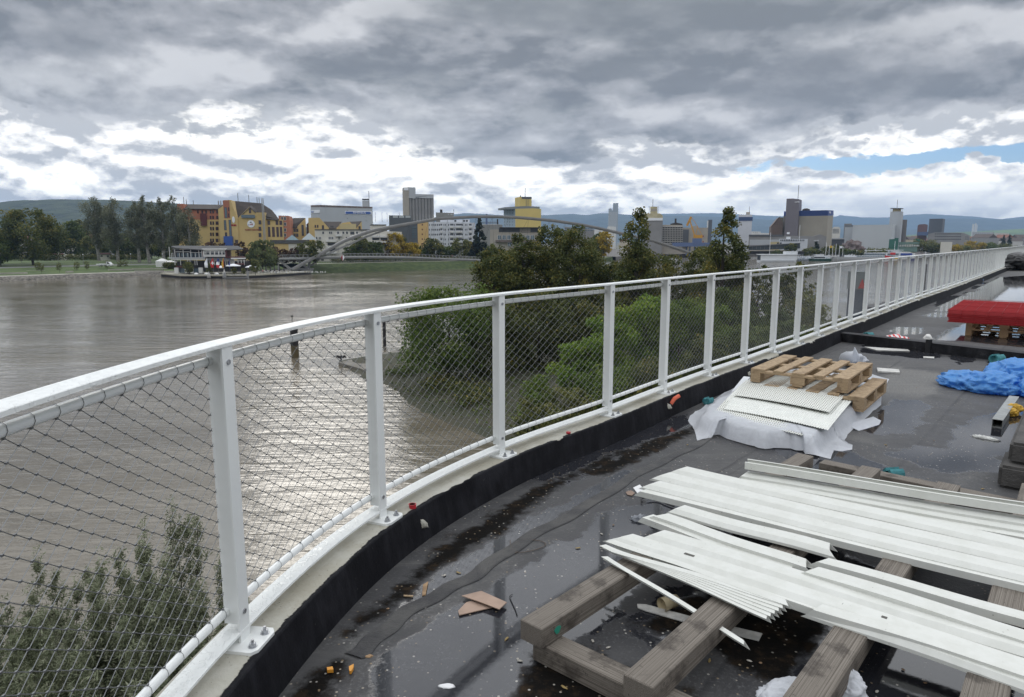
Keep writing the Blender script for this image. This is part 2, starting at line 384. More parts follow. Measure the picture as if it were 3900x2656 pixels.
# grit and chips
vo = n.nodes.new('ShaderNodeTexVoronoi'); vo.inputs['Scale'].default_value = 42; n.links.new(V, vo.inputs['Vector'])
vd = X(n, vo.outputs['Distance']); sc_ = n.nodes.new('ShaderNodeSeparateColor'); n.links.new(vo.outputs['Color'], sc_.inputs[0]); vr = X(n, sc_.outputs[0])
chip = vd.sm(.28, .16)*vr.sm(.74, .76)*n4.sm(.38, .56)
dampc = mixc(n, damp*.75, dry, (.016, .016, .019))
gran = mixc(n, n3.sm(.50, .70)*.6*n4.sm(.35, .6), dampc, (.15, .15, .152))
wetc = mixc(n, wet, gran, mixc(n, n3.sm(.50, .70)*n4.sm(.42, .62)*.5, (.020, .021, .026), (.13, .13, .135)))
dcol = mixc(n, n2.sm(.48, .72), (.005, .0045, .004), (.030, .020, .012))
dcol = mixc(n, n3.sm(.62, .72)*n2.sm(.4, .6)*.8, dcol, (.13, .10, .07))
c1 = mixc(n, dirt, wetc, dcol)
c2 = mixc(n, chip*.8, c1, mixc(n, X(n, sc_.outputs[1]).sm(.2, .8), (.42, .40, .36), (.24, .18, .11)))
n.links.new(c2, b.inputs['Base Color'])
pud = wet*(dirt.sub_from(1.0))
deep = (aw+(n4-.5)*.30-.10).sm(0.0, .18)
rg = X(n, mixc(n, pud, vrgb(n, damp.sub_from(1.0)*.20+.50), vrgb(n, (deep.sub_from(1.0)*n3.sm(.45, .7))*.16+.012)))
rr = n.nodes.new('ShaderNodeSeparateColor'); n.links.new(rg.o, rr.inputs[0])
rough = X(n, rr.outputs[0])*(dirt.sub_from(1.0))+dirt*.85
n.links.new((dirt*-.42+.5+pud*.25).o, b.inputs['Specular IOR Level'])
n.links.new(rough.o, b.inputs['Roughness'])
bn = n.nodes.new('ShaderNodeBump'); bn.inputs['Distance'].default_value = .012
n.links.new((n3*.5+n2*.6+chip*.5).o, bn.inputs['Height']); n.links.new((pud.sub_from(1.0)*.45+pud*.015+.0).o, bn.inputs['Strength'])
n.links.new(bn.outputs[0], b.inputs['Normal'])
FELT = m
xs = np.arange(-1.4, 6.6, .04); ys = np.arange(.2, 11.0, .04)
me = roof_mesh('roof_deck', xs, ys); me.materials.append(FELT)
o = bpy.data.objects.new('roof_deck', me); C.objects.link(o); tag(o, 'dark wet bitumen roof deck with puddles inside the curved kerb', 'roof', kind='structure')
xa, ya = xs[-1], ys[-1]
xs2 = np.concatenate([np.arange(-1.4, xa-.01, .4), [xa], np.arange(xa+.1, 30, .12), np.arange(30, 95, 1.0)])
ys2 = np.concatenate([np.arange(-6, ys[0]-.01, .4), [ys[0]], np.arange(ys[0]+.12, ya-.05, .12), [ya], np.arange(ya+.1, 40, .12), np.arange(40, 95, 1.0)])
me = roof_mesh('roof_deck', xs2, ys2, hole=(-2, xa-.001, ys[0]+.001, ya-.001)); me.materials.append(FELT)
o = bpy.data.objects.new('roof_deck', me); C.objects.link(o); tag(o, 'farther part of the dark wet bitumen roof deck reaching to the long railing end', 'roof', kind='structure')
# seams: lapped felt strips running along the edge, and darker newer sheets
bit = mat('bitumen_coat', (.030, .030, .034), .5, var=.4, scale=7, bump=.5, bscale=45)
def bitmat():
    m = bit; n = m.node_tree; b = n.nodes['Principled BSDF']
    t = n.nodes.new('ShaderNodeTexCoord'); V = t.outputs['Object']
    a = noise(n, V, 5, 8, .65); c = noise(n, V, 38, 5, .7); d = noise(n, V, 1, 5, .6, stretch=(14, 14, 2))
    f = mixc(n, (a*.6+d*.4).sm(.42, .66), (.008, .008, .010), (.026, .026, .029)); b.inputs['Specular IOR Level'].default_value = .2
    f = mixc(n, (c*.5+a*.5).sm(.60, .70)*.7, f, (.18, .17, .155))
    n.links.new(f, b.inputs['Base Color'])
bitmat()
k = sweep(0, SEND, [(-.10, -.6), (-.10, .196), (.135, .196), (.14, .19), (.175, .004), (.175, -.6)])
conc = mat('kerb_concrete', (.40, .385, .335), .8, alt=(.27, .255, .205), scale=6, bump=.35, bscale=40)
def concmat():
    n = conc.node_tree; b = n.nodes['Principled BSDF']; t = n.nodes.new('ShaderNodeTexCoord'); V = t.outputs['Object']
    a = noise(n, V, 2.2, 8, .65); c = noise(n, V, 17, 6, .7); d = noise(n, V, 70, 3, .6)
    f = mixc(n, a.sm(.35, .65), (.44, .43, .38), (.30, .285, .225)); f = mixc(n, c.sm(.55, .72)*.6, f, (.20, .175, .12))
    f = mixc(n, d.sm(.66, .72)*.8, f, (.07, .065, .055)); n.links.new(f, b.inputs['Base Color'])
concmat()
# the inner face of the kerb is tarred; the tar stops raggedly a little below/over the arris
def tarred(mt_c, mt_b):
    m = bpy.data.materials.new('kerb_tarred_concrete'); m.use_nodes = True; n = m.node_tree; o_ = n.nodes['Material Output']; b = n.nodes['Principled BSDF']
    t = n.nodes.new('ShaderNodeTexCoord'); V = t.outputs['Object']
    at_ = n.nodes.new('ShaderNodeAttribute'); at_.attribute_name = 'inner'
    s_ = n.nodes.new('ShaderNodeSeparateXYZ'); n.links.new(V, s_.inputs[0]); z = X(n, s_.outputs[2])
    a = noise(n, V, 9, 7, .7); big = noise(n, V, 1.6, 3, .5); e = X(n, at_.outputs['Fac'])+(a-.5)*.055+(big-.5)*.05-big.sm(.60, .68)*.045
    tar = e.sm(.112, .118)
    c = noise(n, V, 2.2, 8, .65); c2 = noise(n, V, 17, 6, .7); d = noise(n, V, 70, 3, .6)
    f = mixc(n, c.sm(.35, .65), (.46, .45, .40), (.33, .31, .25)); f = mixc(n, c2.sm(.58, .72)*.55, f, (.22, .19, .13)); f = mixc(n, d.sm(.66, .72)*.8, f, (.07, .065, .055))
    st = noise(n, V, 1, 5, .6, stretch=(14, 14, 2)); g = mixc(n, (c*.6+st*.4).sm(.42, .66), (.007, .007, .009), (.020, .020, .024)); g = mixc(n, (d*.5+c2*.5).sm(.63, .70)*.45, g, (.13, .125, .115))
    n.links.new(mixc(n, tar, f, g), b.inputs['Base Color']); n.links.new((tar*-.1+.8).o, b.inputs['Roughness']); n.links.new((tar*-.28+.4).o, b.inputs['Specular IOR Level'])
    bn = n.nodes.new('ShaderNodeBump'); bn.inputs['Strength'].default_value = .4; bn.inputs['Distance'].default_value = .01; n.links.new((c2+d*.5+tar*.4).o, bn.inputs['Height']); n.links.new(bn.outputs[0], b.inputs['Normal'])
    return m
kerb_m = tarred(conc, bit)
ko = k.build('roof_kerb', kerb_m); tag(ko, 'low concrete kerb with black tarred inner face along the curved roof edge', 'kerb', kind='structure')
a = ko.data.attributes.new('inner', 'FLOAT', 'POINT')
a.data.foreach_set('value', [(-.10, -.10, .135, .14, .3, .3)[i % 6] for i in range(len(ko.data.vertices))])
# facade of the building we stand on
fw = sweep(0, SEND, [(-.30, WZ-1), (-.30, -.02), (-.101, -.02), (-.101, WZ-1)])
o = fw.build('building_wall', mat('render_wall', (.42, .40, .37), .85, var=.2, scale=.6)); tag(o, 'pale rendered wall of the building below the roof edge', 'wall', kind='structure')
# ---- felt laps along the edge
lap = mat('felt_lap', (.030, .030, .033), .55, spec=.3, alt=(.075, .073, .070), scale=5, bump=.5, bscale=60)
sg = MB()
for o0, o1, sa, sb in ((.88, 1.00, 2.2, 40),):
    ss = catmull([(*at(x, y, 0), 0) for x, y in ((800, 1490), (880, 1425), (1000, 1347), (1110, 1282), (1240, 1200), (1380, 1118), (1500, 1050), (1600, 998), (1720, 935), (1850, 870), (1960, 812))], 10); kk = len(sg.v)
    for i, s in enumerate(ss):
        j = .012*math.sin(i*.31)+.01*math.sin(i*.77); t_ = (ss[min(i+1, len(ss)-1)]-ss[max(i-1, 0)]).normalized(); nn = Vector((t_.y, -t_.x, 0))
        for o_, z_ in ((-.045, .003), (-.038, .007), (.038, .007), (.045, .003)): q_ = s+nn*(o_+j); sg.v.append((q_.x, q_.y, z_))
    for i in range(len(ss)-1):
        for q in range(3): a_ = kk+i*4+q; sg.f.append((a_, a_+1, a_+5, a_+4))
o = sg.build('felt_strip', lap); tag(o, 'narrow lapped felt strip running along the roof parallel to the kerb', 'roofing felt', kind='structure')
# upstand (low black beam) crossing the roof
def flat_curb(pts, w_, h, m, name):
    mb = MB()
    for a_, b_ in zip(pts[:-1], pts[1:]): mb.bar((*a_, h/2), (*b_, h/2), w_, h)
    return mb.build(name, m)
A = at(1945, 752, .16); B = at(2330, 795, .16); dirv = Vector((B[0]-A[0], B[1]-A[1])); B2 = (A[0]+dirv.x*3.2, A[1]+dirv.y*3.2)
o = flat_curb([(A[0]-.35, A[1]+.0), B2], .22, .15, bit, 'roof_upstand'); tag(o, 'long low black felted upstand crossing the roof from the kerb', 'upstand', kind='structure')
# ---- railing
white = mat('white_powder_coat', (.74, .755, .74), .32, var=.03, scale=3)
wetw = bpy.data.materials.new('white_coat_with_rain'); wetw.use_nodes = True; n = wetw.node_tree; b = n.nodes['Principled BSDF']
b.inputs['Base Color'].default_value = (.73, .745, .73, 1); b.inputs['Roughness'].default_value = .4; b.inputs['Specular IOR Level'].default_value = .3
t = n.nodes.new('ShaderNodeTexCoord'); g = noise(n, t.outputs['Object'], 38, 3, .5, 1.0).sm(.52, .58); bn = n.nodes.new('ShaderNodeBump'); bn.inputs['Strength'].default_value = .6; bn.inputs['Distance'].default_value = .003
n.links.new(g.o, bn.inputs['Height']); n.links.new(bn.outputs[0], b.inputs['Normal'])
n.links.new((g*-.15+.45).o, b.inputs['Roughness'])
steel = mat('stainless_cable', (.20, .205, .21), .42, metal=.8)
galv = mat('zinc_bolt', (.45, .46, .48), .35, metal=.9, var=.2, scale=60)
RT = 1.345; KT = .196
rail = thing('railing', (-1.05, 2.42, KT), 'long curved white steel railing with cable mesh on the roof kerb', 'railing')
def psweep(name, prof, m, s0=0.0, s1=SEND, step=.10): return sweep(s0, s1, prof, step).build(name, m, rail)
psweep('handrail', [(-.042, RT-.014), (-.042, RT-.002), (-.04, RT), (.04, RT), (.042, RT-.002), (.042, RT-.014)], wetw)
psweep('bottom_bar', [(-.04, KT+.045), (-.04, KT+.055), (.04, KT+.055), (.04, KT+.045)], wetw)
TO = -.032; TZ1 = RT-.068; TZ0 = KT+.118; TR = .0165
circ = [(TO+TR*math.cos(a_), TR*math.sin(a_)) for a_ in np.arange(14)*math.pi/7]
psweep('top_tube', [(o_, TZ1+z) for o_, z in circ], white).data.shade_smooth(); psweep('bottom_tube', [(o_, TZ0+z) for o_, z in circ], white).data.shade_smooth()
# post stations
def s_of(p): return float(ARC[np.argmin(np.hypot(CLn[:, 0]-p[0], CLn[:, 1]-p[1]))])
ST = [s_of(p) for p in PC[3:13]]
while ST[-1] < SEND-1.5: ST.append(ST[-1]+1.10)
ST = [ST[0]-2.3, ST[0]-1.15]+ST
PITCHP = None
def make_post(s, detail):
    p = coff(s, 0, 0); t = ctan(s); T = Vector((t[0], t[1], 0)); N = Vector((t[1], -t[0], 0)); U = Vector((0, 0, 1)); ax = (T, N, U)
    mb = MB(); hh = RT-.015-KT-.01
    mb.box(p+N*.034+U*(KT+.01+hh/2), (.066, .009, hh), ax=ax)      # flange facing the roof
    mb.box(p-N*.006+U*(KT+.07+(hh-.06)/2), (.010, .070, hh-.06), ax=ax)     # web
    po = mb.build('post', white, rail)
    q = MB(); c = p+N*.055+U*(KT+.006)
    # base plate with clipped inner corners
    pl = [(-.085, -.075), (.085, -.075), (.085, .050), (.060, .068), (-.060, .068), (-.085, .050)]
    q.prism([c+T*x+N*y-U*.006 for x, y in pl], U*.012)
    bp = q.build('base_plate', white, po)
    if detail:
        for sx in (-.045, .045):
            r_ = MB(); cc = p+T*sx+N*.092+U*(KT+.012)
            r_.tube([cc, cc+U*.003], .017, 12); r_.tube([cc+U*.003, cc+U*.016], .0125, 6); r_.tube([cc+U*.016, cc+U*.028], .006, 8)
            r_.build('bolt', galv, bp)
        for zz in (KT+.125, RT-.07):
            r_ = MB(); cc = p+N*.0385+U*zz+T*.0; r_.tube([cc, cc+N*.006], .0095, 10); r_.build('bolt', galv, po)
for i, s in enumerate(ST): make_post(s, i < 20)
# cable mesh: one panel per bay
def panel(s0, s1, lvl):
    L = s1-s0; g = .018; nx = max(4, round((L-2*g)/.0925)); w_ = (L-2*g)/nx; z0, z1 = TZ0+.02, TZ1-.02; nz = round((z1-z0)/.0575); h = (z1-z0)/nz
    r = .0013 if lvl == 0 else .0015 if lvl == 1 else .0019
    mb = MB(); ns = 3 if lvl else 4
    hh = h/2
    for j in range(2*nz):            # zigzag wires; neighbours meet at the ferrules
        pts = []
        for i in range(2*nx+1):
            up = (i+j) % 2; zz = z0+hh*(j+up); s = s0+g+w_*i/2
            if lvl == 0:
                e = .0055*(-1 if up else 1)
                pts += [(s-.010, zz+e), (s-.003, zz+e*.12), (s+.003, zz+e*.12), (s+.010, zz+e)]
            else: pts.append((s, zz))
        mb.tube([coff(s, TO, z) for s, z in pts], r, ns, False)
    if lvl < 2:
        for j in range(2*nz+1):
            for i in range(2*nx+1):
                if (i+j) % 2 == 0 and lvl == 0:
                    c = coff(s0+g+w_*i/2, TO, z0+hh*j); t = ctan(s0+g+w_*i/2); mb.box(c, (.008, .0048, .0055), math.atan2(t[1], t[0]))
        for tz, sgn in ((TZ1, -1), (TZ0, 1)):
            for i in range(nx*2+1):
                if i % 2 == 0:
                    s = s0+g+w_*i/2
                    ring = []
                    for a_ in np.linspace(0, 2*math.pi, 9): ring.append(coff(s-.012*math.sin(a_/2), TO+(TR+.0022)*math.sin(a_), tz+(TR+.0022)*math.cos(a_)))
                    mb.tube(ring, r*.7, 4 if lvl == 0 else 3, False)
    return mb.build('cable_mesh', steel, rail, fix=False)
for i in range(1, len(ST)-1):
    panel(ST[i]+.005, ST[i+1]-.005, 0 if i < 6 else 1 if i < 14 else 2)
    if ST[i] > 45: break
# ================================================================= things lying on the roof
from mathutils import noise as mn
def bev(o, w_=.004, seg=1):
    bm = bmesh.new(); bm.from_mesh(o.data); bmesh.ops.remove_doubles(bm, verts=bm.verts, dist=1e-5)
    bmesh.ops.bevel(bm, geom=[e for e in bm.edges if e.calc_face_angle(0) > .5], offset=w_, segments=seg, affect='EDGES'); bm.to_mesh(o.data); bm.free(); return o
def a3(px, py, z): p = at(px, py, z); return Vector((p[0], p[1], z))
def wood(name, c0, c1, c2, sc_=1.0, rough=.75):
    m = bpy.data.materials.new(name); m.use_nodes = True; n = m.node_tree; b = n.nodes['Principled BSDF']
    t = n.nodes.new('ShaderNodeTexCoord'); V = t.outputs['Generated']; O = t.outputs['Object']
    g = noise(n, V, 1, 6, .65, .4, stretch=(3, 40, 40)); d = noise(n, O, 7*sc_, 6, .65); e = noise(n, O, 45*sc_, 4, .6)
    f = mixc(n, g.sm(.35, .65), c0, c1); f = mixc(n, d.sm(.52, .70)*.75, f, c2); f = mixc(n, e.sm(.62, .72)*.6, f, tuple(x*.35 for x in c2))
    n.links.new(f, b.inputs['Base Color']); b.inputs['Roughness'].default_value = rough; b.inputs['Specular IOR Level'].default_value = .35
    bn = n.nodes.new('ShaderNodeBump'); bn.inputs['Strength'].default_value = .35; bn.inputs['Distance'].default_value = .006
    n.links.new((g+e*.4).o, bn.inputs['Height']); n.links.new(bn.outputs[0], b.inputs['Normal']); MAT[name] = m; return m
wgrey = wood('weathered_grey_wood', (.080, .066, .053), (.225, .200, .170), (.034, .027, .022))
wpal = wood('pallet_wood', (.24, .165, .095), (.43, .32, .20), (.13, .085, .05), 1.4)
wold = wood('old_pallet_wood', (.26, .165, .09), (.40, .27, .155), (.13, .08, .045), 1.4)
# ---- timbers (sleepers)
def timber(p0, p1, w_, h, z, label, name='timber_beam'):
    mb = MB(); a = Vector((0, 0, 0)); L = (Vector(p1)-Vector(p0)).length; mb.box((L/2, 0, h/2), (L, w_, h))
    o = mb.build(name, wgrey); bev(o, .004); o.location = (p0[0], p0[1], z); o.rotation_euler = (0, 0, math.atan2(p1[1]-p0[1], p1[0]-p0[0]))
    return tag(o, label, 'timber', 'weathered timber beams under the white profiles')
timber((.075, 2.56), (2.12, 4.79), .115, .088, .092, 'weathered grey timber beam nearest the kerb with a split end and green paint mark')
timber((.44, 2.20), (2.45, 4.51), .12, .088, .092, 'weathered grey timber beam with a clean square end resting on the low cross beam')
timber((.93, 2.04), (2.78, 4.19), .125, .088, .092, 'weathered grey timber beam with a dark knot beside the plastic bag')
timber((1.50, 2.0), (3.3, 4.16), .13, .088, .092, 'rightmost weathered grey timber beam under the white profiles')
timber((.12, 2.635), (1.35, 1.56), .11, .086, .002, 'low grey cross beam lying flat on the wet roof under the timbers')
timber((2.30, 4.92), (3.55, 3.75), .11, .086, .002, 'low grey cross beam at the far ends of the timbers')
mb = MB(); pa = a3(1243, 1420, .14); sx_ = Vector((.676, .737, 0)); sn = Vector((.737, -.676, 0))
pc = Vector((.075, 2.56, .135))+sn*.0585+sx_*.10
o = MB().prism([pc+sx_*(.020*math.cos(a_)*(1+.25*math.sin(3*a_)))+Vector((0, 0, .017*math.sin(a_))) for a_ in np.linspace(0, 6.28, 13)[:-1]], sn*.0015).build('paint_mark', mat('green_paint', (.02, .22, .15), .5), None, base=pc)
tag(o, 'small green paint blob on the side of the nearest timber', 'paint mark')
# ---- white folded metal profiles
wprof = mat('white_profile', (.74, .765, .75), .38, var=.05, scale=14)
def profmat():
    n = wprof.node_tree; b = n.nodes['Principled BSDF']; t = n.nodes.new('ShaderNodeTexCoord'); V = t.outputs['Object']
    a = noise(n, V, 60, 3, .6); c = noise(n, V, 7, 6, .7); d = noise(n, V, 160, 2, .5)
    v = n.nodes.new('ShaderNodeTexVoronoi'); v.inputs['Scale'].default_value = 26; n.links.new(V, v.inputs['Vector']); sp_ = X(n, v.outputs['Distance']).sm(.10, .05)
    f = mixc(n, c.sm(.35, .7), (.62, .625, .585), (.56, .565, .52)); f = mixc(n, sp_*c.sm(.52, .58)*.8, f, (.22, .20, .17)); f = mixc(n, a.sm(.66, .72)*.10, f, (.5, .5, .46))
    n.links.new(f, b.inputs['Base Color']); n.links.new((c.sm(.45, .55)*.15+.38).o, b.inputs['Roughness'])
    bn = n.nodes.new('ShaderNodeBump'); bn.inputs['Strength'].default_value = .06; bn.inputs['Distance'].default_value = .001; n.links.new((a.sm(.5, .58)).o, bn.inputs['Height']); n.links.new(bn.outputs[0], b.inputs['Normal'])
profmat()
def profile(p0, p1, w_, z0, z1, label, h=.034, ext=1.0, skew=.05, up=False, th=.0022, name='metal_profile', step=0.0, bend=0.0, cat='profile', shape='U'):
    """inverted U channel; step>0 gives a second lower face beside the top one"""
    a = Vector((*p0, 0)); b = Vector((*p1, 0)); d = (b-a); L = d.length*ext; d.normalize(); q = Vector((-d.y, d.x, 0)); k = -1 if up else 1
    if shape == 'L': sec = [(-w_/2, 0), (w_/2, 0), (w_/2, -h*k), (w_/2-th, -h*k), (w_/2-th, -th*k), (-w_/2, -th*k)]
    elif step: sec = [(-w_/2, -h*k), (-w_/2, -.020*k), (-w_/2+step*.8, -.001*k), (-w_/2+step, 0), (w_/2, 0), (w_/2, -h*k), (w_/2-th, -h*k), (w_/2-th, -th*k), (-w_/2+step, -th*k), (-w_/2+step*.8, -.001*k-th*k), (-w_/2+th, -.020*k-th*k), (-w_/2+th, -h*k)]
    else: sec = [(-w_/2, -h*k), (-w_/2, 0), (w_/2, 0), (w_/2, -h*k), (w_/2-.014, -h*k), (w_/2-.014, -h*k+th*k), (w_/2-th, -h*k+th*k), (w_/2-th, -th*k), (-w_/2+th, -th*k), (-w_/2+th, -h*k+th*k), (-w_/2+.014, -h*k+th*k), (-w_/2+.014, -h*k)]
    rings = []; N = 14
    for i in range(N+1):
        t = i/N; s = L*t; sk = skew*(1 if i == 0 else -1 if i == N else 0)
        rings.append([a+d*(s+sk*(v/h if h else 0)*k*-1*-1+ (sk*.6*(u/w_) if i in (0, N) else 0))+q*(u+bend*math.sin(math.pi*t))+Vector((0, 0, z0+(z1-z0)*t+v+.004*math.sin(t*7+a.x*9))) for u, v in sec])
    mb = MB().loft(rings); o = mb.build(name, wprof, None, base=(p0[0], p0[1], z0))
    return tag(o, label, cat, 'white metal profiles on the timbers')
def pf(a, b, za, zb, *r, **k): return profile(at(*a, za), at(*b, zb), r[0], za, zb, r[1], **k)
pf((1693, 1062), (2324, 1163), .262, .262, .085, 'topmost white channel lying open side up on the profile stack', h=.045, ext=1.35, up=True, skew=.0)
pf((1690, 1076), (2324, 1180), .235, .235, .125, 'white profile directly under the open channel at the far side of the stack', ext=1.35, skew=.03)
pf((1682, 1086), (2324, 1196), .222, .222, .125, 'third white profile nested under the open channel', ext=1.35, skew=.0)
pf((1690, 1096), (2324, 1210), .209, .209, .125, 'lowest white profile nested under the open channel', ext=1.35, skew=.0)
pf((1545, 1063), (2324, 1238), .252, .246, .125, 'long white profile with small chips, farthest of the wide ones', ext=1.4, step=.035, skew=.05)
pf((1505, 1078), (2324, 1268), .245, .240, .125, 'long white profile in the middle of the wide stack', ext=1.4, step=.035, skew=.05)
pf((1482, 1098), (2324, 1300), .238, .234, .125, 'long white profile at the near edge of the wide stack', ext=1.4, step=.035, skew=.05)
pf((1466, 1112), (2324, 1318), .214, .212, .11, 'white profile showing its side edge below the wide stack', ext=1.4, skew=.04)
pf((1700, 1130), (2324, 1262), .198, .198, .12, 'hidden lower white profile in the wide stack', ext=1.4, skew=.0)
pf((1540, 1153), (1882, 1243), .232, .228, .105, 'short white profile ending in mid-stack next to a dark gap', skew=.04, step=.03)
pf((1500, 1170), (1828, 1280), .222, .215, .090, 'short white profile lying askew with pointed end', skew=.06)
pf((1470, 1172), (1800, 1284), .205, .200, .08, 'white profile half covered by the askew one', skew=.03, bend=-.02)
pf((1490, 1210), (2324, 1462), .224, .224, .115, 'long white profile running to the lower right behind the front one', ext=1.25, step=.035)
pf((1415, 1216), (2324, 1510), .214, .212, .115, 'long white profile with a square slot near its middle', ext=1.25, step=.04, skew=.07)
pf((1408, 1224), (2324, 1530), .196, .194, .10, 'white profile hidden below the slotted one', ext=1.2, skew=.0)
pf((1868, 1272), (2324, 1396), .236, .236, .075, 'white profile with pointed end beginning beside the dark gap', ext=1.4, skew=.05)
pf((1842, 1292), (2324, 1440), .236, .236, .095, 'wide white profile beginning beside the askew one', ext=1.4, skew=.05)
pf((1862, 1384), (2324, 1540), .206, .206, .075, 'front right white profile with notched end over the timbers', ext=1.4, skew=.05, step=.02)
pf((1856, 1376), (2324, 1522), .218, .218, .07, 'narrow white profile nested over the front right one', ext=1.4, skew=.03)
for i in range(6):
    pf((1368+i*5, 1236+i*2.5), (1740+i*9, 1398-i*6), .220-i*.002+.003*i, .205+.003*i, .035, ['front', 'second', 'third', 'fourth', 'fifth', 'last'][i]+' thin white angle of the bundle at the kerb side, counted towards the boards', h=.028, skew=.02, shape='L', name='metal_angle', cat='angle')
pf((1385, 1226), (1785, 1366), .226, .222, .045, 'white slotted angle strip with mitred tip above the thin angles', h=.03, skew=.05, shape='L', name='metal_angle', cat='angle')
pf((1372, 1262), (1688, 1456), .215, .150, .026, 'single white angle strip sliding off the bundle onto the timber', h=.026, skew=.03, shape='L', name='metal_angle', cat='angle')
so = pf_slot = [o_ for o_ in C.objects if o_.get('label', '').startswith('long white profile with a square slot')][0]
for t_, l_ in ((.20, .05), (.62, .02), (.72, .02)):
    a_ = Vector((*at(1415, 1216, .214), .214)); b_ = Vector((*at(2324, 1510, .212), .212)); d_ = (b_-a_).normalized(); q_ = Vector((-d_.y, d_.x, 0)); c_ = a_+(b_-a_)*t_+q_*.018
    MB().bar(c_+Vector((0, 0, .0005)), c_+d_*l_+Vector((0, 0, .0005)), .016, .005).build('slot', mat('slot_dark', (.10, .095, .085), .9), so)  # dark bars stand in for the shade inside the slots
# ---- pallets
def pallet(name, label, group, mw, lx=.98, ly=1.14):
    r = thing(name, (0, 0, 0), label, 'pallet', group); rn = random.Random(lx)
    ws = [.145, .10, .12, .10, .145]; gap = (lx-sum(ws))/4; x = 0
    for i, w_ in enumerate(ws):
        o = MB().box((x+w_/2, ly/2, .133), (w_, ly, .022)).build('deck_board', mw, r); bev(o, .003); x += w_+gap
    for y in (.05, ly/2, ly-.05): o = MB().box((lx/2, y, .111), (lx, .10, .021)).build('stringer_board', mw, r); bev(o, .002)
    for x in (.05, lx/2, lx-.05):
        for y in (.0725, ly/2, ly-.0725): o = MB().box((x, y, .061), (.10 if x != lx/2 else .14, .14, .078)).build('block', mw, r); bev(o, .003)
        o = MB().box((x, ly/2, .011), (.10, ly, .021)).build('bottom_board', mw, r); bev(o, .002)
    return r
FL = Vector(at(1704, 836, .39)); FR = Vector(at(1926, 861, .39)); ang = math.atan2(FR.y-FL.y, FR.x-FL.x)
BR = Vector(at(1990, 819, .39)); print('pallet', (FR-FL).length, (BR-FR).length, math.degrees(ang), math.degrees(math.atan2(BR.y-FR.y, BR.x-FR.x)))
PX = (FR-FL).length; PY = 1.12
p1_ = pallet('wooden_pallet', 'light wooden pallet with a split board lying on white corrugated sheets', 'wooden pallets on the roof', wpal, PX, PY)
p1_.location = (FL.x, FL.y, .247); p1_.rotation_euler = (0, 0, ang)
p2_ = copy_tree(p1_, loc=(0, 0, 0)); p2_['label'] = 'second wooden pallet showing only its right side under the upper pallet'
u = Vector((math.cos(ang), math.sin(ang))); v_ = Vector((-u.y, u.x)); q = FL+u*.16-v_*.10+v_*.04; p2_.location = (q.x, q.y, .097)
for ch in list(p2_.children):      # the lower pallet is covered by the sheets on its left: it keeps its full shape
    pass
# red mesh stack's pallets
rp = pallet('wooden_pallet', 'dark old wooden pallet under the left end of the red mesh panels', 'wooden pallets on the roof', wold, 1.14, .98)
A = Vector(at(*ZR(1575, 760), 0.0)); B = Vector(at(*ZR(2324, 760), 0.0)); ra = math.atan2(B.y-A.y, B.x-A.x); ru = Vector((math.cos(ra), math.sin(ra)))
ra2 = rad(-38); ru = Vector((math.cos(ra2), math.sin(ra2)))
rp.location = (A.x, A.y, .002); rp.rotation_euler = (0, 0, ra2)
for k_, (dx_, dz_, lb) in enumerate([(0.0, .147, 'upper old wooden pallet right under the red mesh panels, left one'), (1.2, 0, 'lower old wooden pallet cut off by the right picture edge under the red mesh'), (1.2, .147, 'upper old wooden pallet cut off by the right picture edge under the red mesh')]):
    c_ = copy_tree(rp, loc=(A.x+ru.x*dx_, A.y+ru.y*dx_, .002+dz_)); c_['label'] = lb
for dx_, dz_, lb in ((0, 0, 'lower old wooden pallet in the back row under the red mesh, left one'), (0, .147, 'upper old wooden pallet in the back row under the red mesh, left one'), (1.2, 0, 'lower old wooden pallet in the back row under the red mesh, right one')):
    c_ = copy_tree(rp, loc=(A.x+ru.x*dx_-ru.y*1.1, A.y+ru.y*dx_+ru.x*1.1, .002+dz_)); c_['label'] = lb
# ---- red wire mesh panels
redm = mat('red_coated_wire', (.30, .010, .014), .55, spec=.3)
rz0 = .30
R0 = Vector(at(*ZR(1360, 520), .36)); rv = Vector((-ru.y, ru.x))
n_ = 8; rz0 = .27; Lp = 2.2; Wp = 2.7
for k_ in range(n_):
    z = rz0+.030*k_; mb = MB(); j = Vector((random.uniform(-.02, .02), random.uniform(-.02, .02)))
    def rp3(a_, b_, dz=0): p = R0+j+ru*a_+rv*b_; return Vector((p.x, p.y, z+dz))
    for i in range(int(Wp/.06)+1): mb.tube([rp3(0, .06*i), rp3(Lp, .06*i)], .0035, 4)
    for i in range(int(Lp/.20)+1): mb.tube([rp3(.2*i, 0, .007), rp3(.2*i, Wp, .007)], .0035, 4)
    for b0 in (0.0, .9, 1.8, 2.65):     # the V folds that stiffen the panel
        mb.tube([rp3(0, b0, .022), rp3(Lp, b0, .022)], .004, 4)
    o = mb.build('wire_mesh_panel', redm, None, base=rp3(0, 0)); tag(o, ['lowest', 'second', 'third', 'fourth', 'fifth', 'sixth', 'seventh', 'topmost'][k_]+' red coated wire mesh panel of the stack on old pallets, counted upwards', 'mesh panel', 'red mesh panels stacked on pallets')
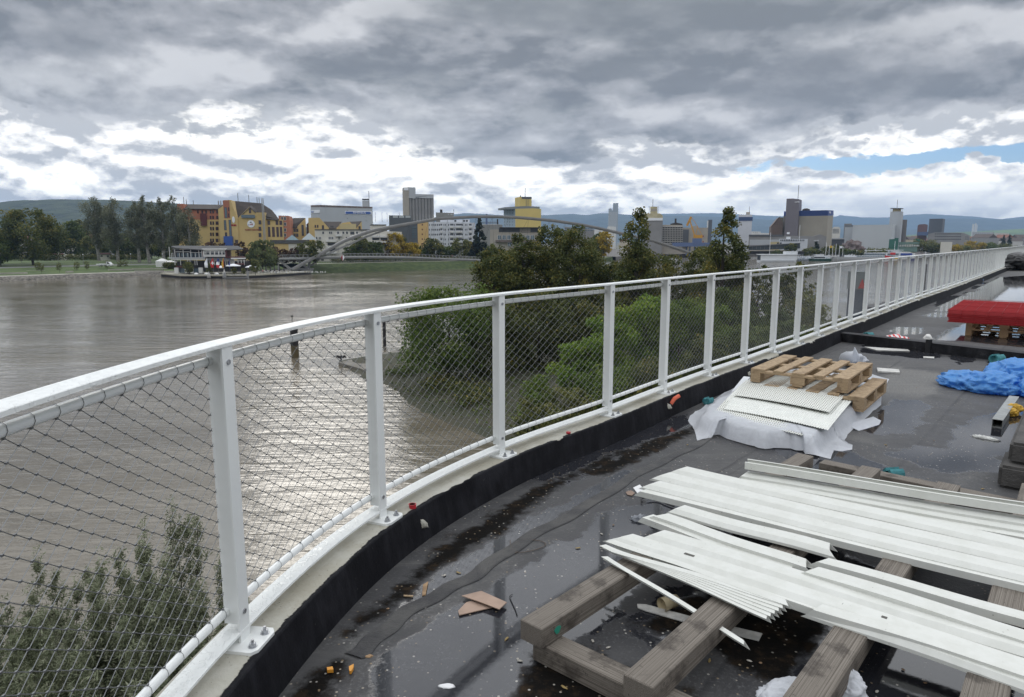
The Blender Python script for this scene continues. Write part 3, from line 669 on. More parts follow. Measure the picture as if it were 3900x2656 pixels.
# ---- corrugated perforated white sheets
sheetm = mat('white_corrugated_sheet', (.70, .71, .665), .45, var=.06, scale=8)
perf = bpy.data.materials.new('perforated_white_sheet'); perf.use_nodes = True; n = perf.node_tree; b = n.nodes['Principled BSDF']
uvn = n.nodes.new('ShaderNodeAttribute'); uvn.attribute_name = 'puv'; sx = n.nodes.new('ShaderNodeSeparateXYZ'); n.links.new(uvn.outputs['Vector'], sx.inputs[0])
fx = (X(n, sx.outputs[0])*44.0)._m('FRACT'); fy = (X(n, sx.outputs[1])*30.0)._m('FRACT'); hole = fx.sm(.30, .36)*fx.sm(.74, .68)*fy.sm(.2, .3)*fy.sm(.8, .7)*X(n, sx.outputs[1]).sm(.40, .36)
n.links.new(mixc(n, hole*.85, (.70, .71, .665), (.22, .21, .17)), b.inputs['Base Color']); b.inputs['Roughness'].default_value = .45
def sheet(cs, label, m, per=.0, nx=352, ny=30, amp=.0035, nw=44):
    """cs: four corners (x,y,z): front left, front right, back right, back left"""
    cs = [Vector(c) for c in cs]; mb = MB(); vs = []; uv = []
    for lay in (0, 1):
        for j in range(ny+1):
            for i in range(nx+1):
                s = i/nx; t = j/ny; p = (cs[0]*(1-s)+cs[1]*s)*(1-t)+(cs[3]*(1-s)+cs[2]*s)*t
                z = p.z+amp*math.sin(s*nw*2*math.pi)+.012*math.sin(s*3.1+t*2)-.02*(1-t)**3-.002*lay
                vs.append((p.x, p.y, z)); uv.append((s, t, 0))
    N = (nx+1)*(ny+1); fs = []
    for j in range(ny):
        for i in range(nx):
            a_ = j*(nx+1)+i; fs.append((a_, a_+1, a_+nx+2, a_+nx+1)); fs.append((N+a_, N+a_+nx+1, N+a_+nx+2, N+a_+1))
    rim = [i for i in range(nx+1)]+[j*(nx+1)+nx for j in range(1, ny+1)]+[ny*(nx+1)+i for i in range(nx-1, -1, -1)]+[j*(nx+1) for j in range(ny-1, 0, -1)]
    for a_, b_ in zip(rim, rim[1:]+rim[:1]): fs.append((a_, N+a_, N+b_, b_))
    mb.add(vs, fs); o = mb.build('corrugated_sheet', m, None, base=cs[0], fix=False)
    a_ = o.data.attributes.new('puv', 'FLOAT_VECTOR', 'POINT'); a_.data.foreach_set('vector', np.array(uv, np.float32).ravel())
    return tag(o, label, 'metal sheet', 'white corrugated sheets under the pallet')
Z8 = crop(2500, 1250, 900)
def z8(x, y, z): return a3(*Z8(x, y), z)
sheet([z8(530, 850, .150), z8(1530, 1055, .150), z8(1890, 640, .185), z8(880, 520, .185)], 'lowest perforated white corrugated sheet with its near edge exposed', perf)
sheet([z8(660, 775, .178), z8(1690, 980, .178), z8(1960, 660, .21), z8(950, 480, .21)], 'middle plain white corrugated sheet between the perforated ones', sheetm)
sheet([z8(765, 640, .225), z8(1705, 806, .225), z8(2000, 500, .24), z8(1130, 410, .24)], 'top perforated white corrugated sheet directly under the pallet', perf, amp=.003)
# ---- crumpled things
def crumple(name, c, r3, m, label, cat, seed=0, amp=.25, freq=2.5, sub=4, rz=0, flat=0.0, parent=None, group=None, sharp=1):
    bm = bmesh.new(); bmesh.ops.create_icosphere(bm, subdivisions=sub, radius=1); off = Vector((seed*7.3, seed*3.1, seed*1.7))
    for v in bm.verts:
        p = v.co.copy(); d = 1+amp*(mn.ridged_multi_fractal(p*freq*.5+off, 1, 2, 4, 1, 2)-1.1)*.6*sharp+amp*mn.noise(p*freq+off)*.9+amp*.35*mn.noise(p*freq*3+off)
        v.co = Vector((p.x*r3[0], p.y*r3[1], p.z*r3[2]))*d
        zmin = -r3[2]*flat
        if v.co.z < zmin: v.co.z = zmin+(v.co.z-zmin)*.05
    bmesh.ops.rotate(bm, verts=bm.verts, cent=(0, 0, 0), matrix=Matrix.Rotation(rz, 3, 'Z'))
    zl = min(v.co.z for v in bm.verts)
    me = bpy.data.meshes.new(name); bm.to_mesh(me); bm.free(); me.shade_smooth(); me.materials.append(m)
    o = bpy.data.objects.new(name, me); C.objects.link(o); o.location = (c[0], c[1], c[2]-zl)
    return tag(o, label, cat, group)
def plastic(name, col, rough=.35, tr=.3):
    m = bpy.data.materials.new(name); m.use_nodes = True; n = m.node_tree; b = n.nodes['Principled BSDF']; b.inputs['Base Color'].default_value = (*col, 1); b.inputs['Roughness'].default_value = rough
    t = n.nodes.new('ShaderNodeTexCoord'); g = noise(n, t.outputs['Object'], 14, 6, .7, 1.5); bn = n.nodes.new('ShaderNodeBump'); bn.inputs['Strength'].default_value = .5; bn.inputs['Distance'].default_value = .02; n.links.new(g.o, bn.inputs['Height']); n.links.new(bn.outputs[0], b.inputs['Normal'])
    n.links.new(mixc(n, g.sm(.3, .7)*.4, col, tuple(c*.62 for c in col)), b.inputs['Base Color'])
    tl = n.nodes.new('ShaderNodeBsdfTranslucent'); tl.inputs[0].default_value = (*col, 1); mx = n.nodes.new('ShaderNodeMixShader'); mx.inputs[0].default_value = tr
    n.links.new(b.outputs[0], mx.inputs[1]); n.links.new(tl.outputs[0], mx.inputs[2]); n.links.new(mx.outputs[0], n.nodes['Material Output'].inputs[0]); MAT[name] = m; return m
bluep = plastic('blue_plastic', (.14, .42, .86), .35, .4); whitep = plastic('white_film', (.74, .76, .80), .4, .35); blackp = plastic('black_plastic', (.012, .012, .013), .35, 0); clearp = plastic('clear_film', (.42, .44, .48), .25, .4)
# wrap under the sheets: a draped film from the sheet edge to the floor
outer = [(310, 910), (345, 960), (375, 1010), (400, 1112), (450, 1100), (530, 1055), (620, 1050), (700, 1092), (860, 1140), (1000, 1180), (1070, 1190), (1180, 1180), (1320, 1185), (1360, 1200), (1440, 1212), (1460, 1240), (1560, 1262), (1712, 1290), (1745, 1200), (1830, 1210), (1925, 1200), (1930, 1145), (1850, 1120), (1880, 1050), (1975, 960), (2100, 850), (2210, 760), (2215, 640), (2290, 505), (2000, 420), (1500, 380), (1000, 470), (880, 500), (760, 590), (640, 660), (520, 730), (440, 790), (380, 830), (330, 870)]
ring0 = [z8(x, y, .006) for x, y in outer]
cen = sum(ring0, Vector())/len(ring0)
def catclosed(r, k=4):
    L = len(r); o_ = []
    for i in range(L):
        p0, p1, p2, p3 = r[i-1], r[i], r[(i+1) % L], r[(i+2) % L]
        for j in range(k):
            t = j/k; o_.append(.5*((2*p1)+(p2-p0)*t+(2*p0-5*p1+4*p2-p3)*t*t+(p3-p1*1.0+3*p1-3*p2-p0+p1*0-2*p1+2*p1-0*p1)*0*t)+(p2-p1)*0) if False else o_.append(p1.lerp(p2, t))
    return o_
r0 = catclosed(ring0, 4); rings = []
top = [(450, 880), (900, 1010), (1480, 1145), (1560, 1060), (1900, 800), (2190, 620), (2200, 500), (1500, 420), (900, 530), (520, 760)]
tp = [Vector((*z8(x, y, .13)[:2], 0)) for x, y in top]
tx, ty = [p.x for p in tp], [p.y for p in tp]
K = 34; vs = []
for i, p in enumerate(r0):
    row = []
    for k_ in range(K+1):
        t = k_/K; q = p.lerp(cen, t); s_ = sdist(np.array([q.x]), np.array([q.y]), [(a_.x, a_.y) for a_ in tp])[0]
        h = .140/(1+math.exp(-(s_+.030)*60))*(0.0, .50, .86, 1)[min(k_, 3)]; nz_ = .028*(mn.noise(Vector((q.x*6, q.y*6, 3)))+.8*abs(mn.noise(Vector((q.x*15, q.y*15, 8)))))*min(1, t*12+.25)*(1 if s_ < .02 else .25)
        row.append((q.x, q.y, .006+h+max(nz_, -.004)+ (0.02*max(0, mn.noise(Vector((q.x*9, q.y*9, 1)))) if k_ == 0 else 0)))
    vs.append(row)
mb = MB(); nR = len(r0)
mb.v = [v for row in vs for v in row]
for i in range(nR):
    for k_ in range(K): a_ = i*(K+1)+k_; b_ = ((i+1) % nR)*(K+1)+k_; mb.f.append((a_, b_, b_+1, a_+1))
o = mb.build('plastic_wrap', whitep, None, base=cen, smooth=True); tag(o, 'crumpled translucent white plastic wrap under the corrugated sheets', 'plastic wrap')
crumple('plastic_bag', (*at(*Z8(1950, 330), .0), .0), (.16, .10, .12), whitep, 'white plastic film poking up in a point behind the pallet', 'plastic film', 3, .5, 2, 4)
o = MB().tube([a3(*Z8(1880, 310), .02), a3(*Z8(1960, 290), .20), a3(*Z8(1950, 190), .36)], [.12, .05, .004], 9).build('plastic_peak', whitep, None, base=a3(*Z8(1900, 310), 0), smooth=True); tag(o, 'pointed twist of white plastic film behind the pallet', 'plastic film')
# flat foam strip leaning at the kerb by the sheets, strap end and cable ties
o = MB().bar(z8(770, 640, .10), z8(890, 490, .16), .07, .03).build('foam_strip', mat('white_foam', (.66, .68, .70), .8), None, base=z8(770, 640, 0)); tag(o, 'white foam strip beside the corrugated sheets at the kerb', 'foam strip')
o = MB().loft([[z8(x-20, y, 0)+Vector((0, 0, .03)), z8(x+60, y+20, 0)+Vector((0, 0, .01)), z8(x+40, y+55, 0)+Vector((0, 0, .004)), z8(x-30, y+40, 0)+Vector((0, 0, .02))] for x, y in ((1950, 960), (2020, 940), (2150, 900))]).build('foam_sheet', whitep, None, base=z8(1950, 960, 0)); tag(o, 'rolled end of thin white foam sheet right of the corrugated stack', 'foam sheet')
# blue plastic heap: three lobes of one crumpled tarpaulin
bc = [(*at(2215, 884, 0), 0)]
def merge_blobs(name, specs, m, label, cat, seed=0):
    bm = bmesh.new()
    for (c, r3, rz, sd, amp, fr) in specs:
        b2 = bmesh.new(); bmesh.ops.create_icosphere(b2, subdivisions=5, radius=1); off = Vector((sd*7.3, sd*3.1, sd*1.7))
        for v in b2.verts:
            p = v.co.copy(); fold = 1-abs(mn.noise(p*fr+off))*2; q_ = p+Vector((mn.noise(p*2+off), mn.noise(p*2+off*2), 0))*.5; d = 1+amp*fold*.6+amp*.5*(.5-abs(mn.noise(q_*fr*1.7+off))*2.2)+amp*.08*(.5-abs(mn.noise(q_*fr*4+off))*2.5)
            v.co = Vector((p.x*r3[0], p.y*r3[1], p.z*r3[2]))*d
        bmesh.ops.rotate(b2, verts=b2.verts, cent=(0, 0, 0), matrix=Matrix.Rotation(rz, 3, 'Z')); bmesh.ops.translate(b2, verts=b2.verts, vec=c)
        for v in b2.verts: v.co.z = max(v.co.z, .004)
        t_ = bpy.data.meshes.new('t'); b2.to_mesh(t_); b2.free(); bm.from_mesh(t_); bpy.data.meshes.remove(t_)
    me = bpy.data.meshes.new(name); bm.to_mesh(me); bm.free(); me.shade_smooth(); me.materials.append(m)
    base = specs[0][0]
    for v in me.vertices: v.co -= Vector((base[0], base[1], 0))
    o = bpy.data.objects.new(name, me); C.objects.link(o); o.location = (base[0], base[1], 0); return tag(o, label, cat)
b0 = Vector(at(2198, 880, 0)); b1 = Vector(at(2250, 888, 0)); b2_ = Vector(at(2318, 872, 0)); b3 = Vector(at(2335, 900, 0))
merge_blobs('blue_tarpaulin', [((b0.x, b0.y, .07), (.24, .28, .11), .5, 1, .34, 1.6), ((b1.x+.0, b1.y+.0, .08), (.26, .27, .13), .2, 2, .34, 1.7), ((b2_.x, b2_.y+.05, .10), (.30, .30, .17), 0, 3, .32, 1.6), ((b3.x+.1, b3.y-.05, .08), (.22, .20, .14), .9, 4, .35, 1.8), ((b2_.x+.5, b2_.y+.1, .11), (.34, .4, .19), .1, 5, .32, 1.6)], bluep, 'large crumpled bright blue plastic tarpaulin heaped on the wet roof', 'tarpaulin')
# black sack far along the railing
q = at(2312, 614, 0)
merge_blobs('black_sack', [((q[0], q[1], .45), (.85, .8, .55), .4, 8, .22, 1.3), ((q[0]-1.1, q[1]-.2, .15), (.8, .5, .22), .4, 9, .3, 1.5), ((q[0]+.75, q[1]+.1, 1.0), (.16, .16, .42), .2, 10, .2, 1.5)], blackp, 'big black plastic sack with knotted top beside the far railing', 'sack')
# ---- small stuff
tealf = mat('teal_foam', (.04, .20, .22), .75, var=.3, scale=20); cardb = mat('brown_cardboard', (.33, .235, .18), .8, var=.15, scale=9)
def roll(name, c, L, r_, a_, label, th=.02, gap=1.2):      # a C-shaped piece of foam tube
    mb = MB(); d = Vector((math.cos(a_), math.sin(a_), 0)); s_ = Vector((-d.y, d.x, 0)); K = 14; o1 = []; i1 = []
    for k_ in range(K+1):
        t = math.pi*.5+gap/2+(2*math.pi-gap)*k_/K; o1.append((math.cos(t)*r_, math.sin(t)*r_)); i1.append((math.cos(t)*(r_-th), math.sin(t)*(r_-th)))
    sec = o1+i1[::-1]; c = Vector(c)+Vector((0, 0, r_))
    mb.loft([[c+d*l+s_*x+Vector((0, 0, z)) for x, z in sec] for l in (-L/2, 0, L/2)], True, True)
    return tag(mb.build(name, tealf, None, base=c-Vector((0, 0, r_)), smooth=False), label, 'foam tube')
roll('foam_tube', a3(2027, 1090, 0), .11, .047, .2, 'short teal foam tube piece on the wet roof beside the timber ends', .022, .9)
roll('foam_tube', a3(1607, 918, 0), .10, .04, .8, 'teal foam tube piece lying at the foot of the kerb')
roll('foam_tube', a3(1970, 772, 0), .13, .07, .4, 'teal foam tube clipped against the left end of the roof upstand', .02, .8)
roll('foam_tube', a3(2262, 826, 0), .16, .07, .4, 'teal foam tube against the upstand near the right picture edge', .02, .8)
crumple('foam_scrap', a3(2182, 1135, 0), (.035, .02, .012), tealf, 'small teal foam crumb behind the white profiles', 'foam scrap', 5, .3, 2, 2)
# cardboard: two overlapping pieces
def flat(name, pts, h, m, label, cat, lift=.004, tilt=0, group=None):
    b_ = [a3(x, y, lift) for x, y in pts]; b_ = [p+Vector((0, 0, tilt*i/len(b_))) for i, p in enumerate(b_)]
    return tag(MB().prism(b_, (0, 0, h)).build(name, m, None, base=b_[0]), label, cat, group)
flat('cardboard_piece', [(1048, 1354), (1092, 1344), (1150, 1371), (1133, 1388), (1086, 1371)], .004, cardb, 'upper folded piece of brown cardboard on the wet felt', 'cardboard', .012, .012)
flat('cardboard_piece', [(1058, 1369), (1085, 1362), (1118, 1380), (1042, 1398), (1040, 1388)], .004, cardb, 'lower rounded piece of brown cardboard under the folded one', 'cardboard', .005)
flat('wood_splinter', [(960, 1330), (972, 1322), (966, 1352), (958, 1354)], .006, wold, 'bent brown wood splinter in the puddle by the kerb', 'splinter')
flat('wood_splinter', [(916, 1352), (938, 1353), (937, 1356), (916, 1355)], .004, wpal, 'thin pale wood splinter in the dirt by the kerb', 'splinter')
flat('orange_plug', [(742, 1522), (755, 1520), (757, 1527), (743, 1528)], .014, mat('orange_plastic', (.62, .27, .03), .5), 'small orange plastic plug on the dirty felt, left one', 'plug')
o = flat('orange_plug', [(792, 1520), (803, 1514), (802, 1522), (797, 1531), (793, 1530)], .014, MAT['orange_plastic'], 'small bent orange plastic plug right of the other one', 'plug')
crumple('paper_scrap', a3(1013, 1558, 0), (.034, .018, .004), mat('white_paper', (.68, .68, .68), .7), 'torn white paper scrap at the bottom of the picture', 'paper scrap', 6, .4, 2, 2)
crumple('paper_scrap', a3(830, 1490, 0), (.03, .012, .006), wold, 'crushed brown paper scrap near the bottom edge', 'paper scrap', 7, .4, 2, 2)
flat('paper_sheet', [(1437, 1108), (1452, 1101), (1462, 1112), (1480, 1112), (1478, 1124), (1452, 1128)], .003, MAT['white_paper'], 'torn white paper sheet beside the ends of the white profiles', 'paper')
flat('felt_patch', [(1420, 1118), (1432, 1114), (1441, 1120), (1434, 1126), (1424, 1124)], .003, mat('brown_patch', (.22, .15, .11), .6), 'small reddish brown patch left of the white paper', 'patch')
# clear film scraps
crumple('clear_film_scrap', a3(1454, 1180, 0), (.055, .035, .022), clearp, 'crumpled clear plastic film left of the askew profile', 'plastic film', 8, .6, 3, 4)
crumple('clear_film_scrap', a3(1480, 1192, 0), (.02, .04, .015), clearp, 'smaller clear film scrap right under the crumpled one', 'plastic film', 9, .6, 3, 3)
merge_blobs('plastic_bag', [((*at(1800, 1600, .04), .05), (.115, .10, .055), .3, 21, .3, 1.6), ((*at(1905, 1572, .04), .06), (.06, .085, .075), .6, 22, .35, 1.6)], whitep, 'white crumpled plastic bag against the knotted timber at the bottom edge', 'plastic bag')
# wires
def wire(name, pts, r_, m, label, cat='wire', z=None):
    ps = catmull([a3(x, y, (z[i] if z else r_+.003)) for i, (x, y) in enumerate(pts)], 5)
    return tag(MB().tube(ps, r_, 5).build(name, m, None, base=ps[0]), label, cat)
dkw = mat('dark_rubber', (.012, .012, .013), .45); rustw = mat('rusty_wire', (.09, .065, .05), .6)
wire('rusty_wire', [(1158, 1226), (1160, 1243), (1178, 1254), (1215, 1248), (1238, 1237), (1226, 1228), (1190, 1226), (1166, 1235), (1160, 1247), (1172, 1256)], .0022, rustw, 'loop of thin rusty wire lying across the puddle edge')
wire('black_wire', [(1163, 1349), (1157, 1355), (1164, 1372), (1170, 1385), (1174, 1397)], .002, dkw, 'short crooked black wire right of the cardboard')
wire('black_strap', [(1457, 1140), (1456, 1133), (1470, 1128), (1492, 1131), (1512, 1143), (1530, 1150)], .006, dkw, 'bent black rubber strap under the white profile ends', 'strap', [.01, .02, .022, .016, .01, .01])
wire('grey_cable', [(2085, 690), (2092, 678), (2108, 670), (2140, 668)], .012, mat('grey_cable', (.16, .16, .16), .5), 'bent grey cable end lying near the kerb of the far roof', 'cable')
wire('grey_cable', [(2040, 684), (2080, 664), (2130, 655), (2170, 650)], .012, MAT['grey_cable'], 'long grey cable lying along the far kerb', 'cable')
# cup and strips among the timbers
cc = a3(1516, 1384, .0); d = Vector((.8, .45, 0)).normalized(); mb = MB()
mb.loft([[cc+Vector((0, 0, r_+.001))+d*l+(Vector((-d.y, d.x, 0))*math.cos(a_)+Vector((0, 0, 1))*math.sin(a_))*r_ for a_ in np.linspace(0, 2*math.pi, 21)[:-1]] for l, r_ in ((-.04, .033), (-.04, .031), (.055, .027), (.055, .0285), (-.036, .034))][0:1]+
        [[cc+Vector((0, 0, .034))+d*l+(Vector((-d.y, d.x, 0))*math.cos(a_)+Vector((0, 0, 1))*math.sin(a_))*r_ for a_ in np.linspace(0, 2*math.pi, 21)[:-1]] for l, r_ in ((.05, .028), (.05, .001), (.047, .001), (.047, .026), (-.04, .030))], True, False)
tag(mb.build('plastic_cup', mat('yellowed_plastic', (.50, .42, .27), .4), None, base=cc, smooth=True), 'yellowed empty plastic cup lying on its side between the timbers', 'cup')
flat('white_strip', [(1446, 1373), (1466, 1374), (1600, 1410), (1730, 1440), (1722, 1456), (1590, 1424), (1462, 1387), (1447, 1381)], .005, mat('dirty_white_plastic', (.52, .51, .48), .6, var=.25, scale=20), 'flat dirty white plastic strip on the floor between the timbers', 'strip')
flat('white_strip', [(1990, 838), (2040, 842), (2042, 849), (1992, 846)], .02, MAT['dirty_white_plastic'], 'short white bar on the roof just right of the pallets', 'strip')
flat('white_strip', [(2246, 829), (2250, 826), (2330, 840), (2330, 846)], .008, MAT['dirty_white_plastic'], 'thin white strip in front of the upstand at the right edge', 'strip')
flat('white_strip', [(1962, 788), (2060, 794), (2065, 798), (1990, 796)], .006, MAT['dirty_white_plastic'], 'muddy white strip along the left end of the upstand', 'strip')
flat('white_strip', [(2095, 811), (2120, 812), (2120, 815), (2096, 814)], .012, MAT['dirty_white_plastic'], 'short white stick in front of the capped vent pipe', 'strip')
# barrier tape, vent pipe with a glove, channel with glove
def tapemat():
    m = mat('red_white_tape', (.7, .7, .7), .4); n = m.node_tree; t = n.nodes.new('ShaderNodeTexCoord'); wv = n.nodes.new('ShaderNodeTexWave'); wv.inputs['Scale'].default_value = 5; wv.inputs['Distortion'].default_value = 3; n.links.new(t.outputs['Object'], wv.inputs[0])
    n.links.new(mixc(n, X(n, wv.outputs['Fac']).sm(.45, .55), (.72, .70, .70), (.60, .03, .03)), n.nodes['Principled BSDF'].inputs['Base Color']); return m
crumple('barrier_tape', a3(2033, 778, 0), (.22, .13, .10), tapemat(), 'crumpled red and white barrier tape lying in the puddle by the upstand', 'tape', 11, .55, 2.2, 4)
vp = thing('vent_pipe', a3(2106, 800, 0), 'short black vent pipe with a white glove pulled over its top', 'pipe')
MB().tube([a3(2106, 800, 0), a3(2106, 800, 0)+Vector((0, 0, .20))], .045, 14).build('pipe', dkw, vp)
b = crumple('glove', (0, 0, 0), (.065, .05, .07), mat('white_cloth', (.62, .61, .58), .9), None, None, 12, .35, 2, 3); b.parent = vp; b.location = (-.02, 0, .21)
ch = thing('metal_channel', a3(2262, 972, 0), 'grey metal channel lying beside the yellow glove at the right edge', 'channel')
ca = a3(2262, 972, 0); cb = a3(2300, 916, 0); dd = (cb-ca).normalized(); ss_ = Vector((dd.y, -dd.x, 0))
zm = mat('zinc_sheet', (.30, .31, .30), .45, metal=.3, var=.2, scale=20)
MB().loft([[p+ss_*x+Vector((0, 0, z)) for x, z in ((-.04, .002), (.04, .002), (.04, .075), (.037, .075), (.037, .006), (-.037, .006), (-.037, .075), (-.04, .075))] for p in (ca, cb)]).build('channel', zm, ch)
MB().box((ca+cb)/2+Vector((0, 0, .078)), ((cb-ca).length, .085, .003), math.atan2(dd.y, dd.x)).build('lid', zm, ch)
merge_blobs('work_glove', [((*at(2290, 944, 0), .035), (.075, .06, .04), .3, 31, .35, 1.5), ((*at(2300, 938, 0), .05), (.05, .07, .04), .9, 32, .35, 1.5)], mat('yellow_cloth', (.55, .33, .04), .8, var=.3, scale=20), 'yellow work glove lying beside the grey metal channel', 'glove')
crumple('crushed_tube', a3(2236, 996, 0), (.10, .022, .022), mat('white_rubble', (.66, .66, .63), .8, var=.3, scale=40), 'crushed white plaster tube on the wet felt', 'crushed tube', 14, .35, 4, 4, rz=-.9)
# block bench at the right picture edge
bg_ = thing('stone_bench', a3(2290, 1105, 0), 'dark grey felt-covered block step cut off by the right picture edge', 'block')
fe = mat('dark_felt', (.040, .038, .036), .85, alt=(.085, .08, .075), scale=4, bump=.5, bscale=50)
pA = Vector(at(2262, 1106, 0)); pB = Vector(at(2304, 1000, 0)); dv = (pB-pA).normalized(); dn = Vector((dv.y, -dv.x)); aa = math.atan2(dv.y, dv.x)
def blk(s0, s1, n0, n1, z0, z1, nm):
    c = pA+dv*((s0+s1)/2)+dn*((n0+n1)/2); o = MB().box((c.x, c.y, (z0+z1)/2), (s1-s0, n1-n0, z1-z0), aa).build(nm, fe, bg_); bev(o, .02, 2)
blk(0, .5, 0, .9, 0, .16, 'step'); blk(.10, 2.4, .04, .9, .16, .31, 'slab')
# red marker tubes in the kerb
redp = mat('red_plastic', (.42, .02, .03), .4); oranp = mat('orange_red_plastic', (.62, .12, .06), .5)
p = a3(936, 1146, .215); o = MB().tube([p+Vector((.012, -.012, -.12)), p+Vector((.004, -.004, -.03)), p+Vector((0, 0, 0)), p+Vector((.0, .0, .004)), p+Vector((.0, .0, .004)), p+Vector((0, 0, -.03))], [.010, .018, .021, .023, .017, .012], 12, False).build('plastic_sleeve', redp, None, base=p); tag(o, 'dark red plastic sleeve stuck in the kerb edge near the second post', 'sleeve')
p = a3(1531, 905, .17); o = MB().tube([p+Vector((-.04, -.02, -.05)), p, p+Vector((.05, .03, .02))], .02, 8).build('plastic_sleeve', oranp, None, base=p); tag(o, 'bent orange plastic sleeve hanging out of the kerb face', 'sleeve')
p = a3(1290, 984, .20); o = MB().tube([p, p+Vector((0, 0, .012))], .018, 12).build('plastic_cap', redp, None, base=p); tag(o, 'small round red plastic cap on top of the kerb', 'bottle cap'); o.name = 'red_stopper'
p = a3(1968, 748, .2)
# concrete breakouts on the kerb face
for (x, y, lb) in ((948, 1180, 'below the dark red sleeve'), (1528, 922, 'around the orange sleeve'), (1683, 846, 'just before the pallets')):
    q = crumple('concrete_patch', (0, 0, 0), (.035, .010, .045), conc, 'rough bare concrete spot in the tarred kerb face '+lb, 'concrete spot', x*.1, .5, 3, 3); s_ = None
    best = min(range(len(CL)), key=lambda i: abs(coff(ARC[i], .165, .12)[0]-at(x, y, .12)[0])+abs(coff(ARC[i], .165, .12)[1]-at(x, y, .12)[1])); q.location = coff(ARC[best], .155, .085)
# blue tray by the far railing
q = a3(2205, 640, 0); o = MB().box(q+Vector((0, 0, .06)), (1.1, .5, .10), rad(35)).build('blue_tray', mat('blue_grey_plastic', (.05, .10, .20), .4), None, base=q); tag(o, 'flat blue plastic tray on the far roof beside the railing', 'tray')
# chips of wood, gravel and leaf bits near the front
chipm = [mat('chip_wood', (.22, .14, .08), .7), mat('chip_stone', (.36, .34, .30), .8), mat('chip_leaf', (.24, .17, .06), .7)]
spots = [(880, 1382, 1), (1009, 1306, 0), (1040, 1300, 1), (1392, 1192, 0), (1365, 1212, 0), (1312, 1244, 2), (1090, 1100, 1), (1450, 1070, 1), (1560, 1010, 0), (1100, 1150, 1), (1380, 1470, 0), (1345, 1455, 2), (1540, 1462, 1), (1610, 1500, 1), (1700, 1500, 2), (1990, 1570, 1), (2050, 1520, 2), (2100, 1550, 1), (1420, 1530, 1), (1372, 1560, 1), (2120, 1000, 1), (2080, 880, 0), (2230, 1110, 1), (2150, 1130, 1), (1180, 1500, 1), (1150, 1450, 1), (1280, 1560, 0), (1726, 1505, 0), (2010, 1010, 1)]
protos = []
for i, (x, y, k_) in enumerate(spots):
    if i < 6: protos.append(crumple('debris_chip', (0, 0, 0), (.008+.004*(i % 3), .006, .003), chipm[i % 3], None, None, 40+i, .4, 1.5, 2)); o = protos[-1]
    else: o = copy_tree(protos[(i*7+k_) % 6])
    o.location = a3(x, y, .004); o.rotation_euler = (0, 0, i*1.3)
    tag(o, 'small chip of wood, stone or leaf lying on the wet felt', 'debris', 'small debris chips on the roof')
# ================================================================= river, banks, trees
def river():
    m = bpy.data.materials.new('river_water'); m.use_nodes = True; n = m.node_tree; b = n.nodes['Principled BSDF']
    t = n.nodes.new('ShaderNodeTexCoord'); V = t.outputs['Object']
    big = noise(n, V, .018, 6, .6, 1.0, stretch=(1, 2.2, 1, rad(20)))
    w1 = noise(n, V, .50, 4, .48, .4, stretch=(.40, 1.7, 1, rad(10)))
    w2 = noise(n, V, 1.7, 4, .5, .3, stretch=(.5, 1.7, 1, rad(-6)))
    w3 = noise(n, V, .10, 4, .45, .8, stretch=(.5, 1.8, 1, rad(25)))
    n.links.new(mixc(n, (big*.5+w3*.5).sm(.40, .60), (.112, .096, .070), (.158, .138, .106)), b.inputs['Base Color'])
    b.inputs['Roughness'].default_value = .10; b.inputs['Specular IOR Level'].default_value = .6; b.inputs['IOR'].default_value = 1.34
    bn = n.nodes.new('ShaderNodeBump'); bn.inputs['Distance'].default_value = .5
    n.links.new((w1*.50+w2*.16+w3*.55).o, bn.inputs['Height']); n.links.new((big.sm(.38, .62)*.60+.28).o, bn.inputs['Strength']); n.links.new(bn.outputs[0], b.inputs['Normal'])
    return m
mb = MB().add([(-4000, -60, WZ), (6000, -60, WZ), (6000, 6000, WZ), (-4000, 6000, WZ)], [(0, 1, 2, 3)])
o = mb.build('river', river()); tag(o, 'wide brownish grey river rippling between the banks', 'river', kind='structure')
# ---- near bank (grid with a height from the distance to the waterline)
NB = [(-60, -30), (-55, 8), (-24, 15), (-11, 17.5), (-3, 19.5), (3, 25), (7, 33), (5, 40), (-1, 47.5), (-7.7, 57), (-12.8, 66.5), (-20.5, 79.5), (-15, 88.5), (-4, 102), (9.9, 111.5), (42, 113), (64, 120), (87, 142), (120, 175), (180, 245), (300, 390), (420, 520), (700, 800), (900, 700), (300, -30)]
gx = np.concatenate([np.arange(-60, 130, 1.5), np.arange(130, 900, 14)]); gy = np.concatenate([np.arange(-30, 180, 1.5), np.arange(180, 820, 14)])
GX, GY = np.meshgrid(gx, gy); sd = sdist(GX.ravel(), GY.ravel(), NB)
def fbm(x, y, s, o_=0):
    return np.array([mn.noise(Vector((a*s+o_, b_*s, .3))) for a, b_ in zip(x, y)])
nz = fbm(GX.ravel(), GY.ravel(), .12)+.5*fbm(GX.ravel(), GY.ravel(), .45, 9)
z = WZ+np.interp(sd, [-8, 0, 3, 12, 40], [-1.6, 0, .6, 1.2, 2.0])+nz*.35*np.clip(sd+2, 0, 1)
idx = np.arange(GX.size).reshape(GX.shape); q = np.stack([idx[:-1, :-1], idx[:-1, 1:], idx[1:, 1:], idx[1:, :-1]], -1).reshape(-1, 4)
q = q[(sd[q].max(1) > -3)]
me = bpy.data.meshes.new('near_bank'); me.from_pydata(np.stack([GX.ravel(), GY.ravel(), z], -1).tolist(), [], q.tolist()); me.shade_smooth()
me.materials.append(mat('bank_ground', (.030, .034, .015), .9, alt=(.050, .045, .026), scale=.35, bump=.5, bscale=3))
o = bpy.data.objects.new('near_bank', me); C.objects.link(o); tag(o, 'overgrown near river bank below the building', 'bank', kind='structure')
